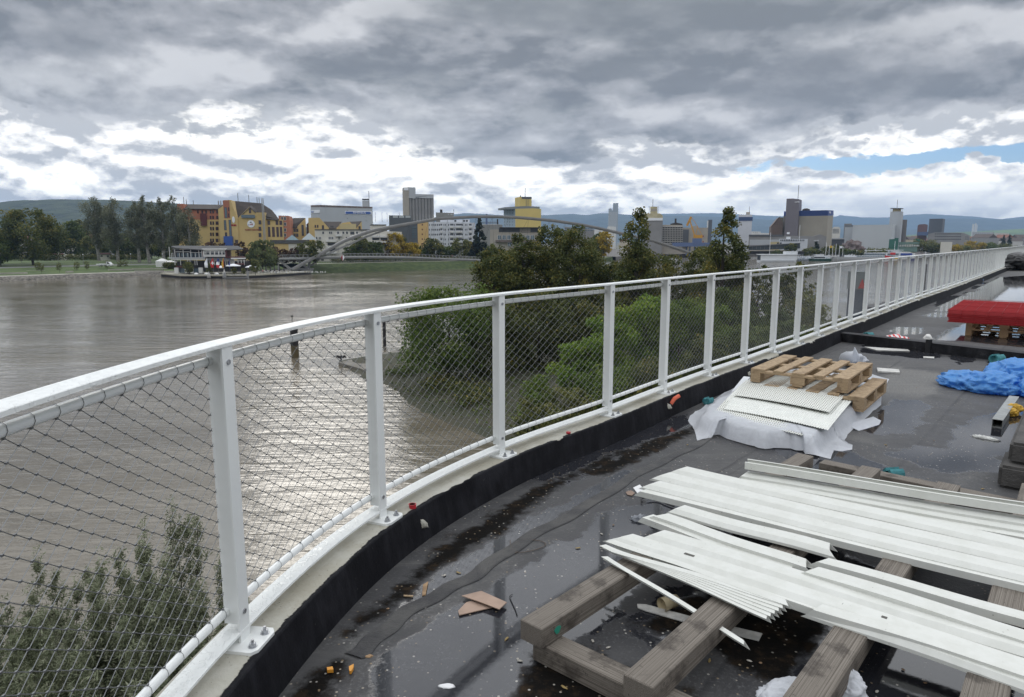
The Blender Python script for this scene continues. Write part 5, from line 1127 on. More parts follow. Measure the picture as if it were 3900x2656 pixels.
class Bld:
    def __init__(s, name, label, cat, fac, group=None): s.f = fac; s.r = thing(name, (fac.a.x, fac.a.y, GZ), label, cat, group); s.nw = 0
    def wall(s, pts, depth, m, base=True, name='wall', o0=0.0):
        """pts: outline top from left to right in pixels; base adds the corners at ground level"""
        uz = s.f.poly(pts)
        if base: uz = [(uz[0][0], GZ-.5)]+uz+[(uz[-1][0], GZ-.5)]
        mb = MB(); s.f.prism(mb, uz, o0, o0-depth); return mb.build(name, m, s.r)
    def block(s, x0, y0, x1, y1, m, depth=.3, o0=.05, name='panel', base=False):
        u0, u1, z0, z1 = s.f.rect(x0, y0, x1, y1); z0 = GZ-.5 if base else z0; mb = MB(); s.f.box(mb, u0, u1, z0, z1, o0, o0-depth); return mb.build(name, m, s.r)
    def win(s, x0, y0, x1, y1, m=None, fr=None):
        if s.nw > 95: return
        s.nw += 1; u0, u1, z0, z1 = s.f.rect(x0, y0, x1, y1); mb = MB(); s.f.box(mb, u0, u1, z0, z1, .06, -.1); o = mb.build('window', m or glass, s.r)
        if fr:
            t = max(.12, (u1-u0)*.07); q = MB(); s.f.box(q, u0-t, u0, z0-t, z1+t, .12, -.05); s.f.box(q, u1, u1+t, z0-t, z1+t, .12, -.05); s.f.box(q, u0, u1, z1, z1+t, .12, -.05); s.f.box(q, u0, u1, z0-t, z0, .12, -.05)
            if u1-u0 > 1.4: s.f.box(q, (u0+u1)/2-t*.4, (u0+u1)/2+t*.4, z0, z1, .12, -.05)
            q.build('frame', fr, o)
    def grid(s, x0, y0, x1, y1, nx, ny, wx=.5, wy=.5, m=None, fr=None, dy=0):
        for j in range(ny):
            for i in range(nx):
                cx = x0+(x1-x0)*(i+.5)/nx; cy = y0+(y1-y0)*(j+.5)/ny+dy*(i+.5)/nx; hw = (x1-x0)/nx*wx/2; hh = (y1-y0)/ny*wy/2; s.win(cx-hw, cy-hh, cx+hw, cy+hh, m, fr)
    def slab(s, pts3, m, name='roof', th=.3):
        """roof plane from four (px,py,outset) points with real thickness"""
        ps = []
        for x, y, o_ in pts3:
            d = Vector(ray(x, y)); t = (s.f.a.dot(s.f.n)+o_)/d.dot(s.f.n); p = d*t; ps.append(Vector((p.x, p.y, p.z+CAMH)))
        mb = MB(); mb.prism(ps, (0, 0, -th)); return mb.build(name, m, s.r)
    def mast(s, x, y0, y1, o_=-3, r=.12, m=None, name='antenna'):
        u, z1 = s.f.uz(x, y0); z0 = s.f.uz(x, y1)[1]; mb = MB().tube([s.f.pt(u, z0, o_), s.f.pt(u, z1, o_)], r, 5); return mb.build(name, m or dark, s.r)
def zs(f, *pts): return [f(*p) for p in pts]
yel = mat('yellow_render', (.52, .385, .165), .8, var=.10, scale=.15); yel2 = mat('yellow_render_pale', (.48, .40, .22), .8, var=.10, scale=.15); orr = mat('orange_render', (.38, .15, .09), .8, var=.12, scale=.2); rof = mat('dark_roof_tiles', (.040, .030, .024), .8, var=.25, scale=.6)
tinr = mat('grey_sheet_roof', (.10, .10, .10), .9, spec=.15, var=.2, scale=.4); cgrey = mat('concrete_grey', (.24, .235, .23), .8, var=.15, scale=.08); cdark = mat('dark_cladding', (.085, .09, .10), .6, var=.12, scale=.1); clad = mat('pale_cladding', (.40, .42, .44), .6, var=.06, scale=.05); beige = mat('beige_render', (.34, .31, .265), .8, var=.12, scale=.1); creamw = mat('cream_render', (.58, .56, .50), .8, var=.10, scale=.12)
bluem = mat('sign_blue', (.035, .09, .32), .5); redt = mat('sign_red', (.26, .02, .02), .5); wsig = mat('sign_white', (.75, .77, .80), .5); steelg = mat('flue_steel', (.42, .43, .44), .35, metal=.6)
maroon = mat('maroon_frame', (.09, .02, .022), .5)
# 1 --- shopping centre in yellow and orange
f = Fac(Z2(290, 0)[0], 348, Z2(1850, 0)[0], 358); B = Bld('shopping_centre', 'large yellow and orange stepped shopping centre with dark tiled roofs', 'shopping centre', f)
B.wall(zs(Z2, (290, 610), (910, 610)), 22, yel); B.wall(zs(Z2, (285, 610), (290, 375), (380, 375), (395, 445), (940, 450), (940, 610)), 22, orr, False, 'upper_wall', -.02)
B.slab([(*Z2(375, 448), .8), (*Z2(945, 452), .8), (*Z2(985, 390), -9), (*Z2(372, 380), -9)], rof)
B.wall(zs(Z2, (905, 460), (985, 405), (1003, 325), (1090, 322), (1125, 430), (1190, 590)), 16, yel, name='tower_wall', o0=2)
B.block(*Z2(985, 328), *Z2(1078, 590), orr, 16, 2.06, 'orange_bay')
B.wall(zs(Z2, (1190, 590), (1235, 545), (1360, 425), (1440, 505), (1592, 505)), 20, yel, name='gable_wall', o0=1.2)
B.slab([(*Z2(1190, 588), .2), (*Z2(1600, 560), .2), (*Z2(1535, 368), -10), (*Z2(1088, 330), -10)], rof, th=.4); B.slab([(*Z2(1600, 560), -1), (*Z2(1790, 600), -1), (*Z2(1690, 470), -8), (*Z2(1540, 372), -10)], rof, th=.4)
B.slab([(*Z2(1235, 545), 1.4), (*Z2(1362, 425), 1.5), (*Z2(1345, 405), -8), (*Z2(1190, 570), -3)], rof, 'gable_roof'); B.slab([(*Z2(1362, 425), 1.5), (*Z2(1445, 505), 1.5), (*Z2(1500, 480), -6), (*Z2(1380, 400), -8)], rof, 'gable_roof')
B.wall(zs(Z2, (1592, 600), (1850, 610)), 18, yel, name='wing_wall'); B.slab([(*Z2(1600, 600), .5), (*Z2(1790, 612), .5), (*Z2(1740, 530), -6), (*Z2(1600, 450), -8)], rof)
B.wall(zs(Z2, (1780, 548), (1930, 552), (1945, 620)), 16, orr, name='orange_wall', o0=-1)
B.block(*Z2(1245, 540), *Z2(1445, 585), gglass, .4, 1.9, 'glass_roof'); B.block(*Z2(1006, 855), *Z2(1130, 990), bluem, 5, 5, 'blue_porch')
for x0, x1, y0, y1 in ((1560, 1573, 300, 890), (1579, 1592, 300, 890)):
    u0, u1, z0, z1 = f.rect(*Z2(x0, y0), *Z2(x1, y1)); B.f.n; mb = MB().tube([f.pt((u0+u1)/2, z0-3, 3), f.pt((u0+u1)/2, z1, 3)], (u1-u0)/2, 10); mb.build('flue', steelg, B.r)
for x in (858, 893, 930): B.mast(*Z2(x, 320), Z2(x, 392)[1], -6, .3, steelg, 'flue')
for x, y0, y1 in ((335, 262, 372), (375, 300, 378), (480, 315, 385), (1148, 205, 330), (1312, 232, 345), (1437, 268, 350), (1468, 275, 355)): B.mast(*Z2(x, y0), Z2(x, y1)[1], -6, .14)
def zgrid(B, Z, xs_, ys_, w_, h_, m=None, fr=None):
    for x in xs_:
        for y in ys_: B.win(*Z(x-w_/2, y-h_/2), *Z(x+w_/2, y+h_/2), m, fr)
zgrid(B, Z2, (660, 717, 783, 820, 880, 895), (495, 577), 18, 40, None, maroon); zgrid(B, Z2, (345, 596), (495,), 16, 40, None, maroon)
zgrid(B, Z2, (787, 822, 870, 887, 928), (660, 742, 825, 915), 17, 44, None, maroon)
zgrid(B, Z2, (438, 390, 600), (742, 825), 17, 44, None, maroon)
B.block(*Z2(640, 520), *Z2(732, 700), maroon, .6, 1.2, 'bay_window')
old = B.f; B.f = Fac(0, 1, 1, 1); B.f.__dict__.update(old.__dict__); B.f.a = old.a+old.n*2.05
for x0, y0, x1, y1 in ((992, 430, 1024, 580), (985, 620, 1012, 760), (1058, 615, 1088, 860), (1000, 800, 1024, 860), (1150, 910, 1165, 960), (1170, 910, 1185, 960), (1045, 430, 1056, 480), (1045, 520, 1056, 570)): B.win(*Z2(x0, y0), *Z2(x1, y1), gglass if x1-x0 > 25 else None, maroon)
B.f.a = old.a+old.n*1.25
zgrid(B, Z2, (1510, 1514, 1518), (), 30, 50)
for y in (648, 742, 836): B.win(*Z2(1495, y-26), *Z2(1527, y+26), None, maroon)
B.win(*Z2(1352, 450), *Z2(1376, 510), None, maroon)
B.f.a = old.a
zgrid(B, Z2, (1632, 1650, 1752, 1772, 1808, 1828), (655,), 13, 56, None, maroon); zgrid(B, Z2, (1640, 1656, 1700, 1720, 1764, 1780, 1815, 1832), (790,), 11, 140, None, maroon)
B.f.a = old.a-old.n*.95; zgrid(B, Z2, (1838, 1880), (593,), 26, 46, None, wht); zgrid(B, Z2, (1882,), (675, 760, 838), 28, 46, None, wht); B.f = old
# round and oval signs, lettering
u, z = f.uz(*Z2(1385, 672)); rr_ = (f.uz(*Z2(1440, 672))[0]-u); cs = [f.pt(u+rr_*math.cos(a_), z+rr_*1.02*math.sin(a_), 1.3) for a_ in np.linspace(0, 2*math.pi, 33)[:-1]]
sg_ = MB().prism(cs, f.n*.12).build('round_sign', wsig, B.r)
for (dx_, dz_, w_, h_, m_) in ((-.05, .42, .42, .20, dark), (.30, -.12, .36, .40, redt), (.30, -.10, .12, .15, wsig), (-.10, -.22, .28, .22, redt), (-.55, -.28, .14, .40, bluem)):
    c = f.pt(u+dx_*rr_, z+dz_*rr_, 1.45); n_ = 10; MB().prism([c+f.d*(w_*rr_/1.6*math.cos(a_))+Vector((0, 0, h_*rr_/1.6*math.sin(a_))) for a_ in np.linspace(0, 2*math.pi, n_+1)[:-1]], f.n*(.05 if m_ is not wsig else .08)).build('emblem_patch', m_, sg_)
u, z = f.uz(*Z2(1132, 612)); MB().prism([f.pt(u+rr_*.38*math.cos(a_), z+rr_*.9*math.sin(a_), 2.1) for a_ in np.linspace(0, 2*math.pi, 25)[:-1]], f.n*.1).build('oval_sign', wsig, B.r)
u0, z0 = f.uz(*Z2(1300, 770)); u1, z1 = f.uz(*Z2(1478, 748)); to = text_obj('lettering', 'RHEIN CENTER', (z1-z0)*1.35, redt, B.r, f.pt(u0, z0, 1.25), f.d, (0, 0, 1), .1); 
B.block(*Z2(1096, 680), *Z2(1132, 704), redt, .1, 2.15, 'sign_block'); B.block(*Z2(1136, 681), *Z2(1175, 705), redt, .1, 2.15, 'sign_block')
# low front wing of the centre, glass pyramids
f = Fac(Z2(1700, 0)[0], 318, Z2(2210, 0)[0], 322); B = Bld('market_hall', 'low yellow and white hall with blue glass pyramids in front of the shopping centre', 'hall', f)
B.wall(zs(Z2, (1700, 960), (2220, 960)), 20, creamw); B.block(*Z2(1715, 965), *Z2(1935, 1160), yel, .5, .1, 'yellow_panel'); B.block(*Z2(1660, 910), *Z2(2230, 958), tinr, 20, .6, 'roof')
def pyramid(B, x0, x1, yb, yt, o_, m, name='glass_pyramid'):
    u0, z0 = B.f.uz(x0, yb); u1, _ = B.f.uz(x1, yb); _, z1 = B.f.uz((x0+x1)/2, yt); w_ = (u1-u0); mb = MB(); a_ = [B.f.pt(u0, z0, o_), B.f.pt(u1, z0, o_), B.f.pt(u1, z0, o_-w_), B.f.pt(u0, z0, o_-w_), B.f.pt((u0+u1)/2, z1, o_-w_/2)]
    mb.add(a_, [(0, 1, 4), (1, 2, 4), (2, 3, 4), (3, 0, 4), (0, 3, 2, 1)]); mb.build(name, m, B.r)
tealg = mat('teal_glass', (.07, .13, .15), .25, spec=.8); pyramid(B, *[Z2(1870, 0)[0], Z2(2090, 0)[0]], Z2(0, 918)[1], Z2(0, 830)[1], -3, tealg); pyramid(B, Z2(2120, 0)[0], Z2(2350, 0)[0], Z2(0, 905)[1], Z2(0, 800)[1], -4, mat('pale_glass', (.26, .30, .31), .3))
zgrid(B, Z2, (1755, 1790, 2130, 2190), (1065,), 24, 44, None, maroon)
# 2 --- yellow gabled houses
f = Fac(Z3(195, 0)[0], 372, Z3(445, 0)[0], 372); B = Bld('gabled_house', 'yellow house with big dark sloping roof right of the orange block', 'house', f)
B.wall(zs(Z3, (195, 725), (305, 725), (440, 585)), 14, yel); B.slab([(*Z3(190, 728), .5), (*Z3(308, 728), .5), (*Z3(440, 583), -4), (*Z3(262, 585), -9)], rof); B.slab([(*Z3(190, 728), .4), (*Z3(240, 728), .4), (*Z3(262, 590), -8), (*Z3(195, 600), -8)], rof, 'side_roof')
zgrid(B, Z3, (215, 280, 318), (768, 838), 26, 42, None, maroon); B.win(*Z3(385, 690), *Z3(412, 845), None, maroon)
f = Fac(Z3(480, 0)[0], 372, Z3(1270, 0)[0], 372); B = Bld('gabled_house', 'yellow terrace with high flat gable and dark valley roof above white flats', 'house', f)
B.wall(zs(Z3, (480, 583), (645, 580), (790, 738), (890, 738), (975, 660), (1090, 640), (1190, 740), (1268, 640), (1275, 760)), 14, yel); B.slab([(*Z3(790, 740), .4), (*Z3(895, 740), .4), (*Z3(972, 640), -7), (*Z3(698, 638), -7)], rof); B.slab([(*Z3(1185, 722), .4), (*Z3(1192, 722), .4), (*Z3(1268, 632), -7), (*Z3(1085, 640), -7)], rof)
B.block(*Z3(945, 672), *Z3(1188, 760), yel2, 6, .6, 'dormer'); zgrid(B, Z3, (585, 620), (708,), 15, 34, None, maroon); B.win(*Z3(685, 695), *Z3(710, 750), None, maroon); B.win(*Z3(1045, 690), *Z3(1066, 745)); B.win(*Z3(1225, 708), *Z3(1250, 755), None, maroon); B.win(*Z3(810, 700), *Z3(825, 725)); B.win(*Z3(835, 700), *Z3(850, 725))
f = Fac(Z3(450, 0)[0], 374, Z3(540, 0)[0], 374); B = Bld('red_stair_house', 'narrow dark red glazed stair house between the yellow gables', 'house', f); B.wall(zs(Z3, (452, 680), (492, 640), (538, 680)), 10, maroon, o0=-.5); zgrid(B, Z3, (470, 515), (700, 775), 24, 30)
# 3 --- white terrace flats
f = Fac(Z3(575, 0)[0], 340, Z3(1640, 0)[0], 348); B = Bld('terrace_flats', 'white stepped block of flats with balconies behind the left bridge arch', 'block of flats', f)
B.wall(zs(Z3, (575, 758), (1405, 770), (1410, 685), (1630, 692), (1640, 780), (1860, 790)), 14, creamw); B.block(*Z3(575, 752), *Z3(1405, 762), tinr, 15, .4, 'roof_edge'); B.block(*Z3(1405, 680), *Z3(1632, 690), tinr, 15, .4, 'roof_edge')
zgrid(B, Z3, (700, 800, 820, 920, 997, 1052, 1200, 1275), (803,), 26, 36, None, wht); zgrid(B, Z3, (605, 645, 660, 790, 815, 840, 935, 1045), (882,), 18, 36, None, wht); zgrid(B, Z3, (1130,), (808,), 60, 44); zgrid(B, Z3, (820,), (970, 1055), 110, 44); zgrid(B, Z3, (1475, 1600), (895,), 100, 36); zgrid(B, Z3, (1180, 1300), (890,), 60, 36); zgrid(B, Z3, (690, 850), (1190,), 40, 50)
for x0, x1, y in ((745, 900, 912), (745, 900, 1000), (745, 900, 1085), (885, 980, 830), (1090, 1250, 842), (1420, 1640, 845), (1400, 1640, 925)): B.block(*Z3(x0, y), *Z3(x1, y+26), wht, 1.2, 1.2, 'balcony')
# 4 --- logistics silo with lettering
f = Fac(Z3(650, 0)[0], 600, Z3(1428, 0)[0], 610); f0 = Fac(Z3(513, 0)[0], 612, Z3(650, 0)[0], 600)
B = Bld('logistics_silo', 'big pale grey windowless silo with brown rim and blue lettering', 'silo', f); B.wall(zs(Z3, (650, 425), (1428, 445)), 50, clad); B.wall(zs(Z3, (650, 392), (1428, 420), (1428, 444), (650, 424)), 50, mat('brown_band', (.15, .115, .10), .7, var=.3, scale=.1), False, 'rim_band', -.02)
q = B.f; B.f = f0; B.wall(zs(Z3, (515, 425), (650, 425)), 40, clad, name='side_wall', o0=-.05); B.wall(zs(Z3, (515, 396), (650, 392), (650, 424), (515, 424)), 40, MAT['brown_band'], False, 'rim_band', -.06)
B.block(*Z3(528, 470), *Z3(652, 512), wsig, .3, .4, 'sign_panel'); B.f = q
for i in range(10): B.block(*Z3(655+i*78, 395+i*3), *Z3(658+i*78, 440+i*2), clad, .2, .15, 'rim_rib')
B.wall(zs(Z3, (1282, 318), (1382, 318)), 14, clad, name='lift_tower', o0=-8); B.wall(zs(Z3, (1278, 293), (1380, 293), (1380, 300), (1278, 300)), 14, dark, False, 'tower_roof', -8); B.mast(*Z3(1376, 175), Z3(1376, 420)[1], -8, .25)
B.block(*Z3(1022, 484), *Z3(1418, 532), wsig, .3, .3, 'sign_panel'); uz = f.poly(zs(Z3, (1030, 490), (1385, 494), (1415, 512), (1385, 528), (1030, 524))); f.prism(MB(), uz, .4, .5).build('sign_arrow', bluem, B.r)
u0, z0 = f.uz(*Z3(1142, 524)); u1, z1 = f.uz(*Z3(1315, 495)); text_obj('lettering', 'RHENUS', (z1-z0)*1.30, wsig, B.r, f.pt(u0, z0+.3, .55), f.d, (0, 0, 1), .1, sx=1.25)
u0, z0 = f0.uz(*Z3(530, 506)); u1, z1 = f0.uz(*Z3(612, 478)); text_obj('lettering', 'RHENUS', (z1-z0)*1.1, bluem, B.r, f0.pt(u0, z0, .45), f0.d, (0, 0, 1), .1, sx=.85)
zgrid(B, Z3, (1057,), (473, 532, 590), 10, 10); zgrid(B, Z3, (1334,), (568, 627), 8, 8)
# 5 --- tall ribbed grain silo
f = Fac(Z3(1960, 0)[0], 650, Z4(205, 0)[0], 655); B = Bld('grain_silo', 'tall grey concrete silo with vertical round cells and higher head tower', 'silo', f)
u0 = f.uz(*Z3(1960, 300))[0]; u1 = f.uz(*Z4(202, 300))[0]; zt = f.uz(*Z3(2100, 295))[1]; n_ = 8; mb = MB(); w_ = (u1-u0)/n_
for i in range(n_):
    for rw in (0, 1): c = f.pt(u0+w_*(i+.5), GZ, -w_*.5-rw*w_); mb.tube([c, Vector((c.x, c.y, zt))], w_*.50, 14)
mb.build('cells', cgrey, B.r); B.wall(zs(Z3, (1970, 285), (2062, 290), (2062, 232), (2324, 238))+zs(Z4, (200, 240), (200, 296)), 22, clad, False, 'head_house', .3)
B.wall(zs(Z3, (1880, 138), (1962, 132)), 14, beige, name='head_tower', o0=1); B.wall(zs(Z3, (1962, 132), (2062, 134), (2062, 300), (1962, 290)), 20, clad, False, 'tower_side', .6)
zgrid(B, Z3, (1898, 1913, 1928), (190, 228, 262), 5, 7, wsig); B.block(*Z3(1888, 140), *Z3(1956, 178), wsig, .2, 1.2, 'sign_panel')
# 6 --- dark grey hall
f = Fac(Z3(1670, 0)[0], 520, Z3(2090, 0)[0], 520); B = Bld('dark_warehouse', 'dark slate clad warehouse below the tall grain silo', 'warehouse', f); B.wall(zs(Z3, (1670, 545), (2000, 550)), 40, cdark); B.wall(zs(Z3, (2000, 620), (2092, 625)), 30, cdark, name='side_wall', o0=-.5)
for x in (1728, 1820, 1915): B.block(*Z3(x, 552), *Z3(x+75, 582), clad, .3, .1, 'light_strip')
zgrid(B, Z3, (2030, 2065), (725, 760, 795, 830, 865), 28, 20, gglass)
for x in (1465, 1565, 1640, 1820): B.mast(*Z3(x, 500), Z3(x, 640)[1], -3, .12)
# 7 --- white and apricot tower block
f = Fac(Z4(0, 0)[0], 390, Z4(120, 0)[0], 388); f2 = Fac(Z4(120, 0)[0], 388, Z4(810, 0)[0], 391); B = Bld('apartment_block', 'long white and apricot apartment block with balconies below the arch crown', 'apartment block', f2)
apr = mat('apricot_render', (.56, .38, .17), .8, var=.08, scale=.1); wr = mat('white_render', (.56, .58, .62), .8, var=.08, scale=.1)
B.wall(zs(Z4, (120, 640), (812, 655)), 16, wr); B.wall(zs(Z4, (300, 600), (400, 605), (480, 612), (735, 600)), 10, wr, name='penthouse', o0=-3); B.f = f; B.wall([Z3(2092, 660), Z4(120, 640)], 16, apr, name='end_wall', o0=.02); zgrid(B, Z4, (33,), (685, 755, 825, 897, 967), 18, 22, maroon)
B.f = f2
for j, y in enumerate((686, 757, 829, 901, 968)):
    for x, w_ in ((137, 10), (170, 8), (186, 8), (205, 14), (230, 14), (258, 14), (285, 14), (352, 10), (375, 10), (420, 10), (506, 10), (625, 10), (668, 9), (690, 9)): 
        if not (j > 2 and x < 300 and x > 150): B.win(*Z4(x-w_/2, y-12), *Z4(x+w_/2, y+14))
    for x0, x1 in ((443, 492), (528, 618), (722, 760), (300, 325)):
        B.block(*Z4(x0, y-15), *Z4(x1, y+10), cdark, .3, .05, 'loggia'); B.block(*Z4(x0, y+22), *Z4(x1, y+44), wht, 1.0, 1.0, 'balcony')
zgrid(B, Z4, (520, 650, 690), (628,), 30, 26)
f = Fac(Z4(232, 0)[0], 520, Z4(505, 0)[0], 520); B = Bld('rooftop_block', 'small grey block with chimney rising behind the white apartment block', 'building', f); B.wall(zs(Z4, (232, 503), (495, 510)), 20, cgrey); zgrid(B, Z4, (420, 455, 470), (533,), 8, 10, wsig); B.mast(*Z4(310, 458), Z4(310, 505)[1], -3, 1.0, rof, 'chimney'); B.mast(*Z4(497, 452), Z4(497, 520)[1], -1, .15)
# 9 --- yellow silo
f = Fac(Z4(1405, 0)[0], 560, Z4(1785, 0)[0], 566); f2 = Fac(Z4(1232, 0)[0], 580, Z4(1405, 0)[0], 560); B = Bld('yellow_silo', 'yellow silo block with pale blue flank and yellow head tower', 'silo', f)
ys = mat('silo_yellow', (.60, .47, .16), .7, var=.06, scale=.05); pb = mat('silo_blue', (.36, .45, .52), .7, var=.06, scale=.05)
B.wall(zs(Z4, (1405, 450), (1680, 442), (1785, 452)), 26, ys); B.wall(zs(Z4, (1255, 425), (1560, 408), (1765, 418), (1765, 450), (1255, 455)), 22, mat('dark_rim', (.20, .215, .22), .7), False, 'rim', -.2); B.wall(zs(Z4, (1492, 268), (1668, 268)), 14, ys, name='head_tower', o0=-4); B.block(*Z4(1520, 268), *Z4(1668, 300), cdark, .4, -3.9, 'tower_gallery')
B.f = f2; B.wall(zs(Z4, (1232, 455), (1405, 450)), 22, pb, name='flank', o0=-.02); zgrid(B, Z4, (1246, 1286, 1325, 1362), (470, 512, 556, 600, 643, 687), 9, 12, cdark); B.f = f
for x in (1585, 1600, 1625): B.block(*Z4(x-2, 300), *Z4(x+2, 405), cdark, .2, -3.85, 'rib')
B.mast(*Z4(1582, 130), Z4(1582, 268)[1], -6, .2); B.mast(*Z4(1512, 245), Z4(1512, 268)[1], -6, .4)
# 10 --- concrete terrace block
f = Fac(Z4(1030, 0)[0], 420, Z4(1760, 0)[0], 420); B = Bld('concrete_block', 'beige concrete apartment house with flat overhanging roof and tall window strip', 'building', f); B.wall(zs(Z4, (1030, 755), (1110, 752), (1160, 755)), 16, beige); B.wall(zs(Z4, (1140, 795), (1760, 800)), 14, beige, name='main_wall', o0=-.5); B.block(*Z4(1170, 722), *Z4(1860, 736), dark, 13, 1.0, 'roof'); B.block(*Z4(1160, 738), *Z4(1740, 796), cdark, 9, -1.5, 'top_floor'); B.block(*Z4(1470, 738), *Z4(1630, 792), beige, .4, -1.2, 'panel')
zgrid(B, Z4, [1170+i*70 for i in range(8)], (872,), 46, 62, gglass, wht); zgrid(B, Z4, [1320+i*80 for i in range(5)], (972,), 50, 50, gglass, wht); B.block(*Z4(1112, 912), *Z4(1740, 940), mat('railing_brown', (.14, .11, .10), .7), 1.2, 1.2, 'balcony')
# 11 --- small steel silos with pipework
f = Fac(Z4(920, 0)[0], 470, Z4(1160, 0)[0], 470); B = Bld('steel_silos', 'cluster of steel tank silos with conveyor pipes beside the dark conifer', 'silos', f); mb = MB()
for i in range(4): u, z = f.uz(*Z4(955+i*58, 690)); mb = MB().tube([f.pt(u, GZ, -4), f.pt(u, f.uz(*Z4(955, 682))[1], -4), f.pt(u, f.uz(*Z4(955, 672))[1], -4)], [7.4*.55, 7.4*.55, .4], 12); mb.build('tank', cgrey, B.r)
for y in (640, 655): B.block(*Z4(905, y), *Z4(1160, y+7), wm, .8, -4, 'conveyor')
B.mast(*Z4(980, 525), Z4(980, 880)[1], -2, .7, mat('crane_blue', (.10, .14, .26), .6), 'lift_mast'); B.mast(*Z4(1143, 600), Z4(1143, 690)[1], -2, .5)
# 12 --- stepped glass tower far away
f = Fac(Z5(640, 0)[0], 1750, Z5(780, 0)[0], 1750); B = Bld('glass_tower', 'tall stepped pale blue office tower far behind the arch', 'office tower', f); gt = mat('tower_glass', (.32, .36, .40), .4, var=.05, scale=.05)
B.wall(zs(Z5, (652, 290), (690, 288), (710, 325), (718, 210), (795, 210)), 45, gt)
for i in range(16): B.block(*Z5(648-i*.8, 345+i*13), *Z5(782-i*1.2, 349+i*13), wht, .5, .4, 'floor_band')
f = Fac(Z5(440, 0)[0], 900, Z5(760, 0)[0], 900); B = Bld('white_hall', 'long white stepped hall in front of the stepped glass tower', 'hall', f); B.wall(zs(Z5, (440, 600), (620, 598), (640, 550), (760, 556)), 30, wht)
f = Fac(Z5(0, 0)[0], 700, Z5(440, 0)[0], 700); B = Bld('office_block', 'low grey banded office block behind the arch, left of the white hall', 'office block', f); B.wall(zs(Z5, (0, 558), (440, 600)), 30, cgrey); zgrid(B, Z5, [20+i*42 for i in range(10)], (585, 615), 36, 12, gglass)
# 14 --- old grain tower with turret
f = Fac(Z5(1165, 0)[0], 560, Z5(1450, 0)[0], 560); B = Bld('grain_tower', 'grey grain tower with yellowed crown and small turret on top', 'silo', f); cr_ = mat('yellowed_render', (.46, .41, .26), .8, var=.2, scale=.2)
B.wall(zs(Z5, (1165, 470), (1450, 470)), 22, cgrey); B.wall(zs(Z5, (1165, 395), (1175, 365), (1410, 362), (1450, 395), (1450, 470), (1165, 470)), 22.4, cr_, False, 'crown_wall', .2); B.block(*Z5(1170, 430), *Z5(1448, 468), wsig, .3, .5, 'sign_band'); B.wall(zs(Z5, (1265, 258), (1370, 260), (1370, 365), (1265, 365)), 9, cr_, False, 'turret', -4); B.block(*Z5(1268, 292), *Z5(1366, 330), beige, .3, -3.8, 'turret_windows'); B.mast(*Z5(1305, 145), Z5(1305, 260)[1], -8, .18); B.mast(*Z5(1250, 250), Z5(1250, 365)[1], -4, .15); B.mast(*Z5(1383, 250), Z5(1383, 365)[1], -4, .15)
# 15 --- scaffolded house
f = Fac(Z5(1440, 0)[0], 560, Z5(1750, 0)[0], 560); B = Bld('scaffolded_building', 'building wrapped in scaffolding with hipped attic roof', 'building', f); B.wall(zs(Z5, (1445, 530), (1750, 535)), 18, beige); B.wall(zs(Z5, (1562, 515), (1640, 495), (1740, 515), (1740, 540), (1562, 540)), 12, rof, False, 'attic_roof', -2); B.mast(*Z5(1642, 435), Z5(1642, 500)[1], -6, .8, rof, 'chimney')
for j in range(9): B.block(*Z5(1442, 556+j*31), *Z5(1748, 560+j*31), wht, 1.4, 1.4, 'scaffold_deck')
for i in range(9): B.block(*Z5(1444+i*37, 545), *Z5(1446+i*37, 835), wm, .15, 1.4, 'scaffold_pole')
zgrid(B, Z5, [1462+i*38 for i in range(8)], [574+j*31 for j in range(8)], 16, 16)
# 17 --- long warehouse behind the crane
f = Fac(Z5(1745, 0)[0], 590, Z5(2120, 0)[0], 590); B = Bld('harbour_warehouse', 'beige harbour warehouse behind the yellow crane', 'warehouse', f); B.wall(zs(Z5, (1745, 572), (2118, 572)), 26, beige); B.wall(zs(Z5, (1860, 545), (1965, 545), (1965, 575), (1860, 575)), 12, beige, False, 'roof_house', -1); B.block(*Z5(1742, 600), *Z5(1830, 860), cdark, 1, 1, 'pipe_rack'); zgrid(B, Z5, (2045,), (700, 780), 16, 22, redt)
f = Fac(Z5(2110, 0)[0], 950, Z5(2180, 0)[0], 950); B = Bld('dark_office_tower', 'dark slim office tower behind the harbour warehouse', 'office tower', f); B.wall(zs(Z5, (2120, 457), (2180, 455)), 25, cdark); B.block(*Z5(2100, 470), *Z5(2119, 640), wht, 20, .2, 'pale_side', True)
# 16 --- harbour crane
f = Fac(Z5(1780, 0)[0], 540, Z5(2060, 0)[0], 540); cr = thing('harbour_crane', (f.a.x, f.a.y, GZ), 'yellow slewing harbour crane on a blue gantry', 'crane'); oy = mat('crane_yellow', (.52, .26, .02), .6); cbm = MAT['crane_blue']
def fp(x, y, o_=0): u, z = f.uz(*Z5(x, y)); return f.pt(u, z, o_)
MB().box((fp(1945, 705)+fp(1990, 705))/2, (f.uz(*Z5(2045, 0))[0]-f.uz(*Z5(1930, 0))[0], 5, fp(1980, 680).z-fp(1980, 725).z)).build('machine_house', oy, cr)
m_ = MB(); m_.bar(fp(1925, 710, 1), fp(1850, 470, 1), .9, .9); m_.bar(fp(1925, 710, -1), fp(1850, 470, -1), .9, .9); m_.bar(fp(1850, 470), fp(1870, 415), 1.2, 1.2); m_.build('boom', oy, cr)
m_ = MB(); m_.bar(fp(1870, 412), fp(1805, 545), 1.0, 1.6); m_.build('jib', oy, cr)
m_ = MB(); m_.bar(fp(1870, 412), fp(1965, 560), .35, .35); m_.bar(fp(1965, 560), fp(2030, 690), .35, .35); m_.bar(fp(1965, 560), fp(1930, 700), .4, .4); m_.build('stay', oy, cr)
